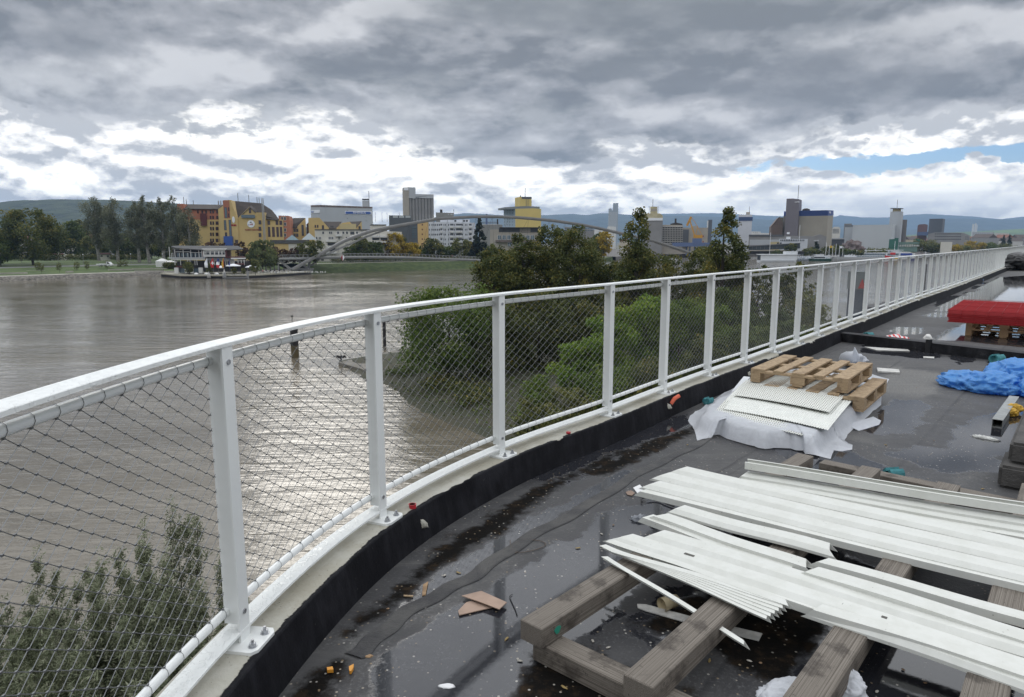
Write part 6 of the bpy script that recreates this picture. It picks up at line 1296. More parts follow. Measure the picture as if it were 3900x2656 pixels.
m_ = MB(); m_.box((fp(1955, 740)+fp(1955, 800))/2, (6, 5, fp(0, 730).z-fp(0, 805).z)); m_.box(fp(1900, 822), (32, 6, 3)); m_.build('gantry', cbm, cr); m_ = MB()
for x in (1800, 1850, 1920, 1960): m_.bar(fp(x, 830), Vector((*fp(x, 830).xy, GZ-1)), .8, .8)
m_.build('gantry_legs', cbm, cr)
# 19 --- tower with blue band
f = Fac(Z6(490, 0)[0], 640, Z6(645, 0)[0], 640); B = Bld('silo_tower', 'white silo tower with dark blue band behind the pointed tree', 'silo', f); B.wall(zs(Z6, (440, 380), (640, 380)), 22, wr); B.block(*Z6(440, 415), *Z6(645, 472), mat('band_blue', (.04, .075, .17), .6), 22.5, .3, 'blue_band'); B.wall(zs(Z6, (548, 338), (607, 338), (607, 380), (548, 380)), 8, beige, False, 'roof_house', -5); B.mast(*Z6(600, 255), Z6(600, 340)[1], -8, .2)
# 20 --- big blue-banded silo with tower
f = Fac(Z6(1100, 0)[0], 601, Z6(1758, 0)[0], 581); fs = Fac(Z6(1758, 0)[0], 581, Z6(1838, 0)[0], 605); B = Bld('harbour_silo', 'huge brown grey silo with blue top band and tall violet grey tower', 'silo', f); br = mat('silo_brown', (.25, .235, .205), .85, var=.12, scale=.06); vio = mat('violet_grey', (.17, .155, .17), .8, var=.08, scale=.05); navy = mat('band_navy', (.03, .065, .25), .6)
B.wall(zs(Z6, (1100, 402), (1758, 395)), 20, br); B.wall(zs(Z6, (1108, 332), (1758, 314), (1758, 396), (1105, 404)), 20, navy, False, 'blue_band', .15); B.f = fs; B.wall(zs(Z6, (1758, 395), (1835, 392)), 30, mat('silo_brown_lit', (.31, .285, .235), .85, var=.08, scale=.06), name='end_wall', o0=-.05); B.wall(zs(Z6, (1758, 314), (1838, 320), (1838, 390), (1758, 396)), 30, mat('band_navy_lit', (.045, .08, .25), .6), False, 'blue_band', .05)  # end wall and its band: lighter copies, side light put into the colour
u0, z0 = fs.uz(*Z6(1774, 362)); u1, z1 = fs.uz(*Z6(1830, 338)); text_obj('lettering', 'NAVIS', (z1-z0)*1.15, wsig, B.r, fs.pt(u0, z0, .2), fs.d, (0, 0, 1), .1)
B.f = f; B.wall(zs(Z6, (1152, 146), (1236, 142), (1336, 152)), 20, vio, name='tower', o0=3.5) if False else None
ft = Fac(Z6(1132, 0)[0], 584, Z6(1325, 0)[0], 579); B.f = ft; B.wall(zs(Z6, (1145, 146), (1228, 142), (1330, 152), (1325, 322)), 18, vio, name='tower', o0=0); u0, z0 = ft.uz(*Z6(1268, 206)); u1, z1 = ft.uz(*Z6(1325, 176)); text_obj('lettering', 'NAVIS', (z1-z0)*1.15, wsig, B.r, ft.pt(u0, z0, .12), ft.d, (0, 0, 1), .1, sx=.72); B.mast(*Z6(1315, -60), Z6(1315, 150)[1], -5, .2); B.f = f
u0, z0 = f.uz(*Z6(1625, 362)); u1, z1 = f.uz(*Z6(1725, 336)); text_obj('lettering', 'NAVIS', (z1-z0)*1.15, wsig, B.r, f.pt(u0, z0, .25), f.d, (0, 0, 1), .1, sx=1.3)
u, z = f.uz(*Z6(1402, 318)); MB().tube([f.pt(u, z-1, -8), f.pt(u, z+1.2, -8), f.pt(u, z+2.0, -8)], [3.2, 3.0, 1], 12).build('roof_dome', rof, B.r)
for x in (1488,): B.block(*Z6(x, 405), *Z6(x+4, 690), cgrey, .2, .15, 'joint')
fg = Fac(Z6(920, 0)[0], 600, Z6(1105, 0)[0], 597); B = Bld('gabled_warehouse', 'brown gabled brick warehouse left of the violet tower', 'warehouse', fg); bk = mat('brown_brick', (.17, .125, .10), .85, var=.15, scale=.1); B.wall(zs(Z6, (920, 555), (1035, 418), (1095, 500)), 30, bk); B.wall(zs(Z6, (1035, 418), (1106, 418), (1100, 500)), 30, mat('olive_roof', (.19, .18, .125), .8), False, 'roof', -6) ; B.slab([(*Z6(915, 560), .5), (*Z6(1036, 414), .5), (*Z6(1050, 412), -28), (*Z6(960, 545), -28)], rof)
zgrid(B, Z6, (980, 1010, 1042, 1070), (520,), 8, 12); zgrid(B, Z6, (1005, 1025, 1048), (492,), 7, 10)
# 21 --- halls in front of it
f = Fac(Z6(600, 0)[0], 552, Z6(1460, 0)[0], 552); B = Bld('harbour_hall', 'long low grey harbour halls in front of the brown grey silo', 'hall', f); B.wall(zs(Z6, (590, 700), (1110, 700), (1110, 690), (1530, 700), (1640, 672), (1735, 705)), 24, cgrey); B.block(*Z6(590, 675), *Z6(1100, 700), cdark, 24, .5, 'roof'); B.block(*Z6(600, 750), *Z6(1110, 830), clad, .5, .2, 'pale_panel'); B.block(*Z6(1150, 640), *Z6(1190, 668), wsig, 2, 2, 'sign_panel')
u0, z0 = f.uz(*Z6(1548, 772)); u1, z1 = f.uz(*Z6(1606, 750)); text_obj('lettering', 'NAVIS', (z1-z0)*1.15, wsig, B.r, f.pt(u0, z0, .2), f.d, (0, 0, 1), .1)
f = Fac(Z6(905, 0)[0], 530, Z6(1460, 0)[0], 530); B = Bld('pilot_house', 'pale flat house with ribbon windows among the harbour halls', 'building', f); B.wall(zs(Z6, (905, 785), (1040, 780)), 10, yel2); B.wall(zs(Z6, (1040, 738), (1460, 740)), 10, wr, name='white_wall', o0=-.5); zgrid(B, Z6, [1062+i*26 for i in range(14)], (758,), 14, 22); B.block(*Z6(1140, 706), *Z6(1205, 738), wsig, 8, -1, 'roof_house'); zgrid(B, Z6, (1018, 1060), (803,), 26, 24)
f = Fac(Z6(545, 0)[0], 512, Z6(1380, 0)[0], 512); B = Bld('glass_terminal', 'dark glazed harbour terminal with roof rising to a point on the right', 'terminal', f); B.wall(zs(Z6, (545, 850), (1345, 798), (1345, 880), (600, 905)), 14, mat('dark_glass', (.035, .045, .048), .25, spec=.8), False, 'glass_hall'); B.wall(zs(Z6, (530, 842), (1350, 795), (1350, 805), (530, 856)), 16, wm, False, 'roof', 1); B.block(*Z6(600, 905), *Z6(1160, 918), beige, 16, 2, 'deck'); B.block(*Z6(600, 920), *Z6(1400, 965), dark, 12, .5, 'quay_floor')
for i in range(12): B.block(*Z6(640+i*60, 850), *Z6(643+i*60, 900), wm, .3, .3, 'mullion')
# 22 --- large pale silo hall
f = Fac(Z7(62, 0)[0], 690, Z7(670, 0)[0], 667); fs = Fac(Z7(670, 0)[0], 667, Z7(768, 0)[0], 728); B = Bld('storage_silo', 'wide pale grey storage silo with dark slotted rim and square tower', 'silo', f); B.wall(zs(Z7, (60, 482), (668, 480)), 30, clad); B.wall(zs(Z7, (60, 458), (670, 452), (668, 480), (62, 484)), 30, cdark, False, 'slotted_rim', .1); B.f = fs; B.wall(zs(Z7, (668, 452), (768, 456)), 34, mat('pale_cladding_lit', (.46, .485, .50), .6, var=.05, scale=.05), name='end_wall', o0=-.05)  # end wall: lighter copy of the cladding, side light in its colour
B.f = f
for x in (188, 335, 512): B.block(*Z7(x-1, 484), *Z7(x+1, 690), cgrey, .2, .15, 'joint')
for i in range(40): B.block(*Z7(70+i*15, 462), *Z7(75+i*15, 480), clad, .2, .25, 'rim_fin')
f2 = Fac(Z7(622, 0)[0], 676, Z7(785, 0)[0], 670); B.f = f2; B.wall(zs(Z7, (634, 290), (725, 284), (783, 288)), 16, clad, name='tower'); B.wall(zs(Z7, (632, 242), (788, 244), (788, 248), (632, 246)), 16, wm, False, 'tower_roof', .2); B.block(*Z7(660, 250), *Z7(755, 286), mat('yellow_booth', (.42, .34, .18), .8), 12, -2, 'top_house')
for x in (634, 650, 672, 735, 760, 785): B.block(*Z7(x-1.5, 246), *Z7(x+1.5, 290), wm, .4, .2, 'gallery_post')
B.mast(*Z7(718, 130), Z7(718, 242)[1], -8, .2); f3 = Fac(Z7(55, 0)[0], 700, Z7(148, 0)[0], 700); B.f = f3; B.wall(zs(Z7, (52, 440), (148, 440)), 16, cgrey, name='stair_tower', o0=-2)
f = Fac(Z7(790, 0)[0], 700, Z7(822, 0)[0], 700); u, z1 = f.uz(*Z7(810, 390)); o = MB().tube([f.pt(u, GZ, 0), f.pt(u, z1, 0)], [3.0, 2.6], 14).build('chimney', mat('chimney_grey', (.14, .13, .125), .8), None, base=f.pt(u, GZ, 0)); tag(o, 'tall grey brown industrial chimney right of the square tower', 'chimney')
# scrap heap
p = P(*Z7(150, 735), 610); o = crumple('scrap_heap', (p.x, 610, GZ-1), (10, 6, 9), mat('scrap', (.10, .065, .055), .9, alt=(.20, .17, .17), scale=.25, bump=1, bscale=.6), 'rusty brown heap of scrap in front of the pale storage silo', 'scrap heap', 4, .3, 3, 5, flat=.2)
# 25 --- green ship loader hall
f = Fac(Z7(618, 0)[0], 600, Z7(1010, 0)[0], 600); gm = mat('loader_green', (.03, .13, .095), .6, var=.15, scale=.3); gm2 = mat('loader_green_pale', (.13, .21, .18), .6, var=.15, scale=.3); B = Bld('green_loading_hall', 'dark green loading hall with gantry beside the river ship', 'hall', f)
B.wall(zs(Z7, (620, 638), (688, 634), (690, 620), (738, 622)), 10, gm); B.wall(zs(Z7, (738, 672), (1002, 672), (1002, 700), (738, 706)), 12, gm2, False, 'gantry', -.5); B.wall(zs(Z7, (738, 730), (975, 735), (975, 800), (738, 790)), 12, gm2, False, 'lower_hall', -.6); B.block(*Z7(745, 707), *Z7(1000, 728), wht, 1, -1, 'white_band'); B.wall(zs(Z7, (940, 640), (1008, 635), (1010, 670)), 10, gm, False, 'cabin', 0)
for i in range(9): B.block(*Z7(745+i*30, 705), *Z7(750+i*30, 732), gm, .5, .3, 'brace')
# 26.. --- distant right
f = Fac(Z7(1200, 0)[0], 1200, Z7(1300, 0)[0], 1200); B = Bld('high_rise', 'lone grey high-rise slab in front of the hills', 'high-rise', f); B.wall(zs(Z7, (1202, 378), (1300, 380)), 40, mat('slab_grey', (.30, .29, .29), .8)); fs = Fac(Z7(1300, 0)[0], 1200, Z7(1328, 0)[0], 1215); B.f = fs; B.wall(zs(Z7, (1300, 376), (1328, 382)), 20, cdark, name='end_wall', o0=-.1)
f = Fac(Z7(1112, 0)[0], 900, Z7(1640, 0)[0], 900); B = Bld('office_building', 'long grey office building with rows of windows at the right', 'office building', f); B.wall(zs(Z7, (1112, 572), (1190, 552), (1550, 555), (1640, 590)), 30, cgrey); zgrid(B, Z7, [1205+i*26 for i in range(13)], (570, 603, 638), 15, 14); zgrid(B, Z7, (1590, 1615), (610, 635), 14, 10)
f = Fac(Z7(980, 0)[0], 1050, Z7(1108, 0)[0], 1050); B = Bld('brick_building', 'reddish brown stepped building beside a yellow crane at the right', 'building', f); B.wall(zs(Z7, (980, 465), (1000, 450), (1070, 445), (1108, 455)), 30, mat('red_brown', (.15, .09, .085), .8)); B.block(*Z7(975, 545), *Z7(1110, 590), mat('blue_shed', (.08, .11, .2), .7), 10, 12, 'blue_shed')
f = Fac(Z7(1270, 0)[0], 620, Z7(1418, 0)[0], 620); B = Bld('white_shed', 'low white shed on the right far bank', 'shed', f); B.wall(zs(Z7, (1272, 672), (1418, 672)), 10, creamw)
for i, (x0, x1, y0, D, m_, lb) in enumerate([(1670, 1945, 545, 1400, clad, 'long pale flat block left of the yellow tree'), (1955, 2130, 558, 1500, creamw, 'pale long house right of the twin conifers gap'), (1420, 1560, 565, 1300, wht, 'white block behind the office building'), (1820, 1940, 0, 0, None, '')]):
    if m_ is None: continue
    f = Fac(Z7(x0, 0)[0], D, Z7(x1, 0)[0], D); B = Bld('flat_block', lb, 'building', f, 'distant pale blocks at the right'); B.wall(zs(Z7, (x0, y0), (x1, y0+4)), 20, m_); zgrid(B, Z7, np.linspace(x0+12, x1-12, 12), (y0+14, y0+28), 8, 6)
f = Fac(Z7(1670, 0)[0], 3000, Z7(1740, 0)[0], 3000)
for i, (x0, x1, y0) in enumerate(((1672, 1698, 445), (1706, 1724, 435), (1726, 1738, 452))): B = Bld('distant_tower', ['wide white tower far off on the green plain', 'tallest slim white tower far off on the green plain', 'lowest narrow white tower far off on the green plain'][i], 'tower block', f, 'three far white towers'); B.wall(zs(Z7, (x0, y0), (x1, y0)), 20, wht)
f = Fac(Z6(1820, 0)[0], 1000, Z6(1995, 0)[0], 1000); B = Bld('white_office', 'white banded office house between the two big silos', 'office house', f); B.wall(zs(Z6, (1822, 580), (1850, 560), (1920, 560), (1940, 590)), 30, creamw); 
for j in range(4): B.block(*Z6(1826, 592+j*18), *Z6(1920, 600+j*18), cdark, .3, .2, 'window_band')
f = Fac(Z6(1995, 0)[0], 800, Z6(2110, 0)[0], 800); B = Bld('grey_stair_block', 'grey block peeping over the wide pale storage silo', 'building', f); B.wall(zs(Z6, (1998, 515), (2105, 512)), 20, cgrey)
f = Fac(Z6(1810, 0)[0], 620, Z6(2000, 0)[0], 620); B = Bld('covered_quay', 'low shed with pale flat roof between the two big silos', 'shed', f); B.wall(zs(Z6, (1812, 745), (2000, 745)), 16, cdark); B.block(*Z6(1810, 728), *Z6(2000, 742), clad, 18, 1, 'roof')
f = Fac(Z6(630, 0)[0], 700, Z6(910, 0)[0], 700); B = Bld('white_office', 'white low office row left of the brown gabled warehouse', 'office house', f); B.wall(zs(Z6, (625, 628), (760, 632), (765, 650), (910, 655)), 20, wht); zgrid(B, Z6, (655, 683, 712), (646,), 8, 10)
# many small houses at the foot of the hills
rg = np.random.default_rng(5); hm = [mat('house_white', (.50, .49, .46), .8), mat('house_cream', (.46, .40, .30), .8), mat('house_grey', (.26, .26, .26), .8)]; rm_ = [mat('roof_red', (.20, .09, .06), .8), mat('roof_brown', (.09, .07, .06), .8)]
hp = []
for k in range(6):
    r = thing('town_house', (0, 0, 0), None, None); L, W_, H = 16+k*2.5, 11, 9+2*(k % 3); MB().box((0, 0, H/2), (L, W_, H)).build('wall', hm[k % 3], r)
    MB().prism([(-L/2-.4, -W_/2-.4, H), (-L/2-.4, W_/2+.4, H), (-L/2-.4, 0, H+4.5)], (L+.8, 0, 0)).build('roof', rm_[k % 2], r); hp.append(r)
def house(k, px, D, i, lb, gp, s=1.0):
    o = hp[k] if (k < 6 and not hp[k].get('label')) else copy_tree(hp[k]); x = P(px, 560, D).x; o.location = (x, D, GZ-.2); o.rotation_euler = (0, 0, rg.random()*3); o.scale = (s, s, s); tag(o, lb, 'house', gp)
i = 0
for (x0, x1, D0, D1, nn, lb) in ((2060, 2324, 1300, 2600, 34, 'small town house among trees at the foot of the right hills'), (1920, 2080, 1100, 2200, 10, 'small town house behind the pale storage silo'), (1700, 1800, 900, 1500, 6, 'small town house left of the brown gabled warehouse'), (2170, 2330, 1000, 1300, 10, 'row house at the right edge above the railing'), (0, 330, 430, 900, 12, 'pale house hidden behind the park trees on the left'), (1320, 1420, 800, 1500, 5, 'small house between the arch and the pointed tree')):
    for k in range(nn): house(i % 6, x0+(x1-x0)*(k+rg.random())/nn, D0+(D1-D0)*rg.random(), i, lb, lb.replace('small ', '')+'s', 1.15 if D0 > 900 else .9); i += 1
# ---- hills
def ridge(name, label, pts, D, m, dep, amp=0.0, back=1500):
    xs_ = np.linspace(pts[0][0], pts[-1][0], 150); ys_ = np.interp(xs_, [p[0] for p in pts], [p[1] for p in pts]); mb = MB(); N = 16
    for i, (x, y) in enumerate(zip(xs_, ys_)):
        p = P(x, y, D); d = Vector((p.x, p.y, 0)).normalized(); zt = max(p.z, GZ+2)
        for k in range(N+1):
            t = k/N; o_ = -dep*(1-t) if k < N else back; zz = GZ-3+(zt-GZ+3)*(t**1.25) if k < N else GZ-3
            if k == N-1: o_, zz = 0.0, zt
            q = Vector((p.x, p.y, 0))+d*(o_+0)
            zz += amp*mn.noise(Vector((q.x*.004, q.y*.004, 1)))*math.sin(math.pi*t)*(zt-GZ)*.5 if k < N-1 else 0
            zz += (zt-GZ)*.012*mn.noise(Vector((q.x*.02, q.y*.02, 7)))
            mb.v.append((q.x, q.y, zz))
    for i in range(len(xs_)-1):
        for k in range(N): a_ = i*(N+1)+k; mb.f.append((a_, a_+1, a_+N+2, a_+N+1))
    o = mb.build(name, m, None, fix=False, smooth=True); return tag(o, label, 'hills', kind='structure')
hg = mat('wooded_hill', (.010, .018, .008), .95, alt=(.045, .062, .024), scale=.016, detail=12, bump=1.0, bscale=.03, bd=18); hf = mat('far_hill', (.032, .050, .056), .95, alt=(.052, .068, .062), scale=.004, detail=10, bump=.8, bscale=.01, bd=30)  # far_hill: some of the blue haze is put into its base colour
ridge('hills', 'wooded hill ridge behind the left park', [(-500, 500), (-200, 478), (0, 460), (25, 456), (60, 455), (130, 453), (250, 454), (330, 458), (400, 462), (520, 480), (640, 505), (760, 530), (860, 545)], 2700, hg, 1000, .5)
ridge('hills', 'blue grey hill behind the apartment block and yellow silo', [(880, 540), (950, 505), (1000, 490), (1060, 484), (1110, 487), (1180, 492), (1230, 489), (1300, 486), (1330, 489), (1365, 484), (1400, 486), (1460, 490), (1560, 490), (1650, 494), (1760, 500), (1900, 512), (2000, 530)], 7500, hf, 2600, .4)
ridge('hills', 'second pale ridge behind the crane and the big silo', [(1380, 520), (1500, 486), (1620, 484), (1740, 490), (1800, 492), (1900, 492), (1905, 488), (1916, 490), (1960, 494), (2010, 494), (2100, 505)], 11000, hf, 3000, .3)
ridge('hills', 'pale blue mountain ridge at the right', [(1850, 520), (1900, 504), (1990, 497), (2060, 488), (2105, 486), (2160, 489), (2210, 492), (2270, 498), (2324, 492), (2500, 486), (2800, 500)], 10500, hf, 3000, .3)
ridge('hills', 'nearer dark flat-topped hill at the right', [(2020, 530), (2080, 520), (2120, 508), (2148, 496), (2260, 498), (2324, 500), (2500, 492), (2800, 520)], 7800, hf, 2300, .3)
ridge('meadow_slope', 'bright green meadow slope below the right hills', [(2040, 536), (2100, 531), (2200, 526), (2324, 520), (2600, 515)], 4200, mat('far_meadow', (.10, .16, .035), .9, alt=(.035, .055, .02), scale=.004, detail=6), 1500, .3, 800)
# far woods and suburbs as one mass
rg = np.random.default_rng(11); cen = []
for k in range(900):
    D = 1500+2800*rg.random(); px = 1850+700*rg.random() if k % 3 else -300+1500*rg.random(); q = P(px, 560, D); cen.append((q.x, D, GZ+5))
vs, rv = leaves(cen, [(26, 26, 9)]*len(cen), 30000, 6.5, rg); o = leafobj('far_woods', vs, rv, LM); tag(o, 'far belts of trees between the suburbs and the hills', 'woods', kind='stuff')
# ---- trees of the far bank
FT = 'trees on the far bank'
def shD(px): return float(np.interp(px, [560, 695, 868, 1089, 1300], [291, 300, 325, 359, 450]))
def ft(px, pt, D, Rpx, kd, lm, lb, seed, zb=GZ, leaf=.9, cb=.12, dens=.9, name='broadleaf_tree', group=FT, **k): ptree(name, lb, px, pt, D, Rpx, kd, lm, seed, zb=zb, leaf=leaf, cb=cb, dens=dens, group=group, aspect=.8, **k)
ft(62, 473, 300, 60, 'broad', LD, 'big dark round tree on the lawn at the left', 401, WZ+3.9, .75, .16, 1.1)
ft(-5, 545, 290, 34, 'round', LM, 'green tree cut off by the left picture edge', 402, WZ+3.9, .7, .1)
for i, (px, pt, lb) in enumerate([(212, 446, 'leftmost tall poplar with forked pale trunk'), (255, 449, 'second tall poplar from the left'), (305, 456, 'third tall poplar with slanting pale limb'), (327, 442, 'fourth tall poplar, the highest in the middle'), (360, 448, 'fifth tall poplar, slender'), (388, 443, 'tall poplar just left of the orange block'), (425, 470, 'poplar standing in front of the yellow shopping centre')]):
    D = 338-i*3
    rgp = np.random.default_rng(500+i)
    ft(px, pt, D, 23+5*(i in (0, 1)), 'col', LP, lb, 500+i, WZ+4.2, .50, .20, .6, 'poplar_tree', 'row of tall poplars', tb=barkp, trunk_r=.62, K=46, clr=.34, cmin=.15)
for i, (px, pt, D, R) in enumerate([(120, 505, 400, 34), (155, 500, 410, 30), (178, 498, 420, 28), (232, 520, 400, 30), (275, 530, 390, 32), (340, 535, 385, 30), (375, 540, 380, 28), (100, 530, 380, 26), (205, 535, 385, 26), (310, 540, 390, 26), (22, 520, 420, 26), (405, 540, 375, 22), (440, 545, 360, 26)]):
    ft(px, pt, D, R, 'broad', [LD, LM, LD][i % 3], ['dark bushy park tree', 'mid green park tree', 'very dark spreading park tree'][i % 3]+' '+['right of the big round tree', 'just left of the first poplar, lower one', 'touching the first poplar from the left', 'between the first and second poplar', 'behind the second and third poplar', 'behind the fourth poplar', 'behind the fifth poplar', 'over the long white pavilion', 'behind the foot of the first poplar', 'behind the small white cabin', 'behind the big round tree', 'behind the poplar next to the orange block', 'in front of the yellow shopping centre wall'][i], 430+i, WZ+4.2, .95, .10, .9, group=['dark park trees', 'mid green park trees', 'spreading park trees'][i % 3])
ft(593, 545, 285, 32, 'weep', LG, 'round weeping willow right of the restaurant', 450, WZ+3, .8, .12, 1.3, 'weeping_willow', droop=1.2)
ft(615, 560, 300, 26, 'round', LR, 'copper leaved tree behind the weeping willow', 451, WZ+3.5, .8)
for i, (px, pt, R, m_, lb) in enumerate([(545, 548, 14, LR, 'dark red leaved small tree right of the restaurant roof'), (478, 548, 15, LR, 'dark small tree behind the restaurant terrace roof'), (505, 552, 14, LR, 'second dark small tree behind the restaurant roof'), (665, 562, 16, LR, 'copper tree before the yellow market hall'), (683, 552, 13, LO, 'rusty tree beside the copper one'), (715, 545, 20, LD, 'round dark tree before the white flats'), (643, 565, 12, LR, 'little copper tree left of the footbridge')]): ft(px, pt, 303, R, 'round', m_, lb, 460+i, WZ+4, .7, .12, 1.0)
for i, (px, pt, D, R, m_, lb) in enumerate([(820, 538, 312, 22, LD, 'dark tree framed by the twin arch ribs'), (848, 548, 314, 22, LM, 'mid green tree left of the yellow autumn tree'), (872, 545, 318, 20, LR, 'brownish tree beside the yellow autumn tree'), (797, 560, 308, 18, LM, 'low green tree below the arch rib'), (895, 528, 322, 24, LY, 'bright yellow autumn tree behind the footbridge'), (905, 540, 306, 30, LG, 'large weeping willow in front of the yellow tree'), (935, 550, 320, 20, LY, 'second yellow autumn tree at the apricot wall'), (985, 542, 325, 26, LD, 'dark round tree before the white apartment block'), (960, 560, 318, 20, LM, 'low green tree before the apricot wall'), (1045, 542, 332, 20, LO, 'yellow green tree left of the conifer'), (1018, 560, 326, 22, LM, 'green tree below the white balconies'), (1070, 548, 335, 16, LY, 'yellowing tree touching the conifer'), (1110, 560, 330, 20, LM, 'green tree right of the conifer')]):
    D = shD(px)+16+(i % 3)*4; ft(px, pt, D, R, 'weep' if 'willow' in lb else 'round', m_, lb, 480+i, WZ+4, .75, .10, 1.1, 'weeping_willow' if 'willow' in lb else 'broadleaf_tree', droop=1.2 if 'willow' in lb else 0)
ft(1088, 494, 374, 24, 'cone', LC, 'tall dark conifer in front of the concrete house', 520, WZ+4, .7, .04, 1.2, 'conifer_tree')
for i, (px, pt, R, lb) in enumerate(((1175, 506, 9, 'roof garden tree left on the concrete house'), (1225, 503, 9, 'roof garden tree middle of the concrete house'), (1290, 500, 10, 'roof garden conifer on the concrete house'))): pass
for i, (px, pt, D, R, m_, kd, lb) in enumerate([(1795+2, 553, 500, 14, LD, 'round', 'small dark tree left of the harbour terminal tip'), (1853, 549, 520, 14, LC, 'cone', 'dark conifer in front of the brown grey silo'), (1838, 565, 505, 22, LD, 'round', 'low dark tree before the harbour hall'), (1880, 560, 510, 16, LO, 'round', 'olive tree beside the dark conifer'), (1905, 556, 515, 12, LD, 'round', 'dark slim tree at the end wall of the big silo'), (1925, 566, 520, 18, LM, 'round', 'green tree between the two silos'), (1950, 570, 520, 20, LD, 'round', 'dark tree before the scrap heap'), (1985, 566, 560, 20, LO, 'round', 'olive tree before the pale storage silo'), (2012, 565, 560, 14, LM, 'round', 'green tree left of the green loading hall'), (2105, 545, 640, 28, LO, 'round', 'big olive tree right of the green loading hall'), (2128, 556, 640, 22, LD, 'round', 'dark tree right of the big olive one'), (2080, 566, 640, 14, LD, 'round', 'small dark tree beside the green loading hall'), (2160, 556, 700, 18, LY, 'round', 'orange autumn tree before the office building'), (2185, 558, 720, 20, LO, 'round', 'brownish autumn tree right of the orange one'), (2212, 548, 760, 18, LY, 'round', 'bright yellow autumn tree at the far right'), (2240, 552, 760, 22, LM, 'round', 'green tree right of the bright yellow one'), (2268, 556, 780, 22, LD, 'round', 'dark green tree by the twin conifers'), (2279, 534, 800, 8, LC, 'cone', 'left one of the twin dark conifers'), (2292, 533, 800, 8, LC, 'cone', 'right one of the twin dark conifers'), (2310, 560, 820, 16, LD, 'round', 'dark tree at the right picture edge'), (1360, 530, 430, 24, LM, 'round', 'green tree behind the arch beside the pointed tree'), (1372, 522, 420, 16, LY, 'round', 'yellow tuft of a tree above the arch rib'), (1345, 545, 420, 22, LO, 'round', 'olive tree below the arch rib'), (1600, 560, 500, 20, LD, 'round', 'dark tree beside the blue gantry'), (1765, 570, 500, 14, LM, 'round', 'green tree below the dark terminal')]):
    ft(px, pt, D, R, kd, m_, lb, 530+i, GZ, 1.1, .05, 1.0, 'conifer_tree' if kd == 'cone' else 'broadleaf_tree')
hd = MB(); rg = np.random.default_rng(3)
def hedge(px0, px1, D0, D1, zb, h, lb, seed):
    cen = []; 
    for k in range(40): t = k/39; pq = px0+(px1-px0)*t; D = shD(pq)+13 if px0 > 700 else D0+(D1-D0)*t; q = P(pq, 600, D); cen.append((q.x, D, zb+h*.5))
    vs, rv = leaves(cen, [(1.6, 1.2, h*.55)]*40, 5000, .5, np.random.default_rng(seed)); o = leafobj('hedge', vs, rv, LD, None, cen[0]); tag(o, lb, 'hedge')
hedge(755, 1000, 312, 326, WZ+4, 2.6, 'long dark hedge behind the slope path under the footbridge', 1); hedge(375, 412, 286, 284, WZ+3, 2.4, 'clipped hedge left of the restaurant', 2); hedge(1000, 1095, 330, 345, WZ+4, 1.8, 'low dark shrubs under the right part of the footbridge', 4)
hedge(150, 330, 352, 350, WZ+4.3, 3.2, 'dark undergrowth behind the row of poplars', 7); hedge(0, 140, 345, 352, WZ+4.3, 3.2, 'dark undergrowth behind the big round tree', 8)
for i, (x, y) in enumerate(((95, 628), (87, 625), (135, 626), (175, 623), (198, 622), (245, 620), (272, 618), (285, 617))):
    q = at(x, y-4, WZ+1.5); tree('sapling', ['second', 'first', 'third', 'fourth', 'fifth', 'sixth', 'seventh', 'last'][i]+' thin young sapling from the left on the riverside grass', 'sapling', q[0], q[1], WZ+1.4, 4.6, 1.1, 'round', LO, 600+i, leaf=.35, cb=.3, dens=.35, group='saplings along the left riverside path', trunk_r=.05)
# ================================================================= bridge, restaurant, ships, small far things
bst = mat('bridge_steel', (.27, .27, .265), .55, var=.12, scale=.3); bsd = mat('bridge_steel_weathered', (.20, .195, .185), .6, var=.15, scale=.3)
br_ = thing('arch_bridge', (*at(665, 618, WZ+1), WZ+1), 'slender steel arch footbridge spanning the river', 'bridge')
La = P(664, 612, 296); Ra = P(1600, 585, 400); f = Fac(664, 296, 1600, 402, 600)
def bp(x, y, o_=0): u, z = f.uz(x, y); return f.pt(u, z, o_)
main = [Z3(240, 1350), Z3(420, 1248), Z3(600, 1150), Z3(800, 1040), Z3(1000, 930), Z3(1200, 850), Z3(1400, 780), Z3(1600, 738), Z3(1800, 700), Z3(2060, 655), Z3(2324, 610), Z4(230, 600), Z4(500, 583), Z4(700, 572), Z4(900, 565), Z4(1150, 568), Z4(1400, 576), Z4(1700, 600), Z4(2000, 630), Z4(2200, 660), Z5(200, 522), Z5(400, 560), Z5(600, 603), Z5(800, 650), Z5(1050, 705), Z5(1300, 765), Z5(1570, 850), Z5(1850, 945)]
mp = catmull([bp(x, y, 0) for x, y in main], 3)
mb = MB(); n_ = len(mp)
for i in range(n_-1): mb.bar(mp[i], mp[i+1]+(mp[i+1]-mp[i])*.04, 1.5, 1.35)
mb.build('arch', bst, br_)
mb = MB()
for i in range(n_-1): o_ = Vector((0, 0, -.05)); mb.bar(mp[i]+f.n*.9+o_, mp[i+1]+f.n*.9+o_, .5, .6)
mb.build('arch_flange', bsd, br_)
t2 = catmull([bp(*Z3(515, 1345), -9), bp(*Z3(680, 1215), -8), bp(*Z3(850, 1105), -7), bp(*Z3(1150, 965), -5), bp(*Z3(1330, 880), -4), bp(*Z3(1500, 812), -3), bp(*Z3(1700, 745), -2), bp(*Z3(1950, 690), -1)], 4)
mb = MB()
for a_, b_ in zip(t2[:-1], t2[1:]): mb.bar(a_, b_, .8, .8)
mb.build('twin_rib', bst, br_)
t3 = catmull([bp(*Z5(1240, 740), -1), bp(*Z5(1500, 820), -4), bp(*Z5(1885, 925), -8)], 4); mb = MB()
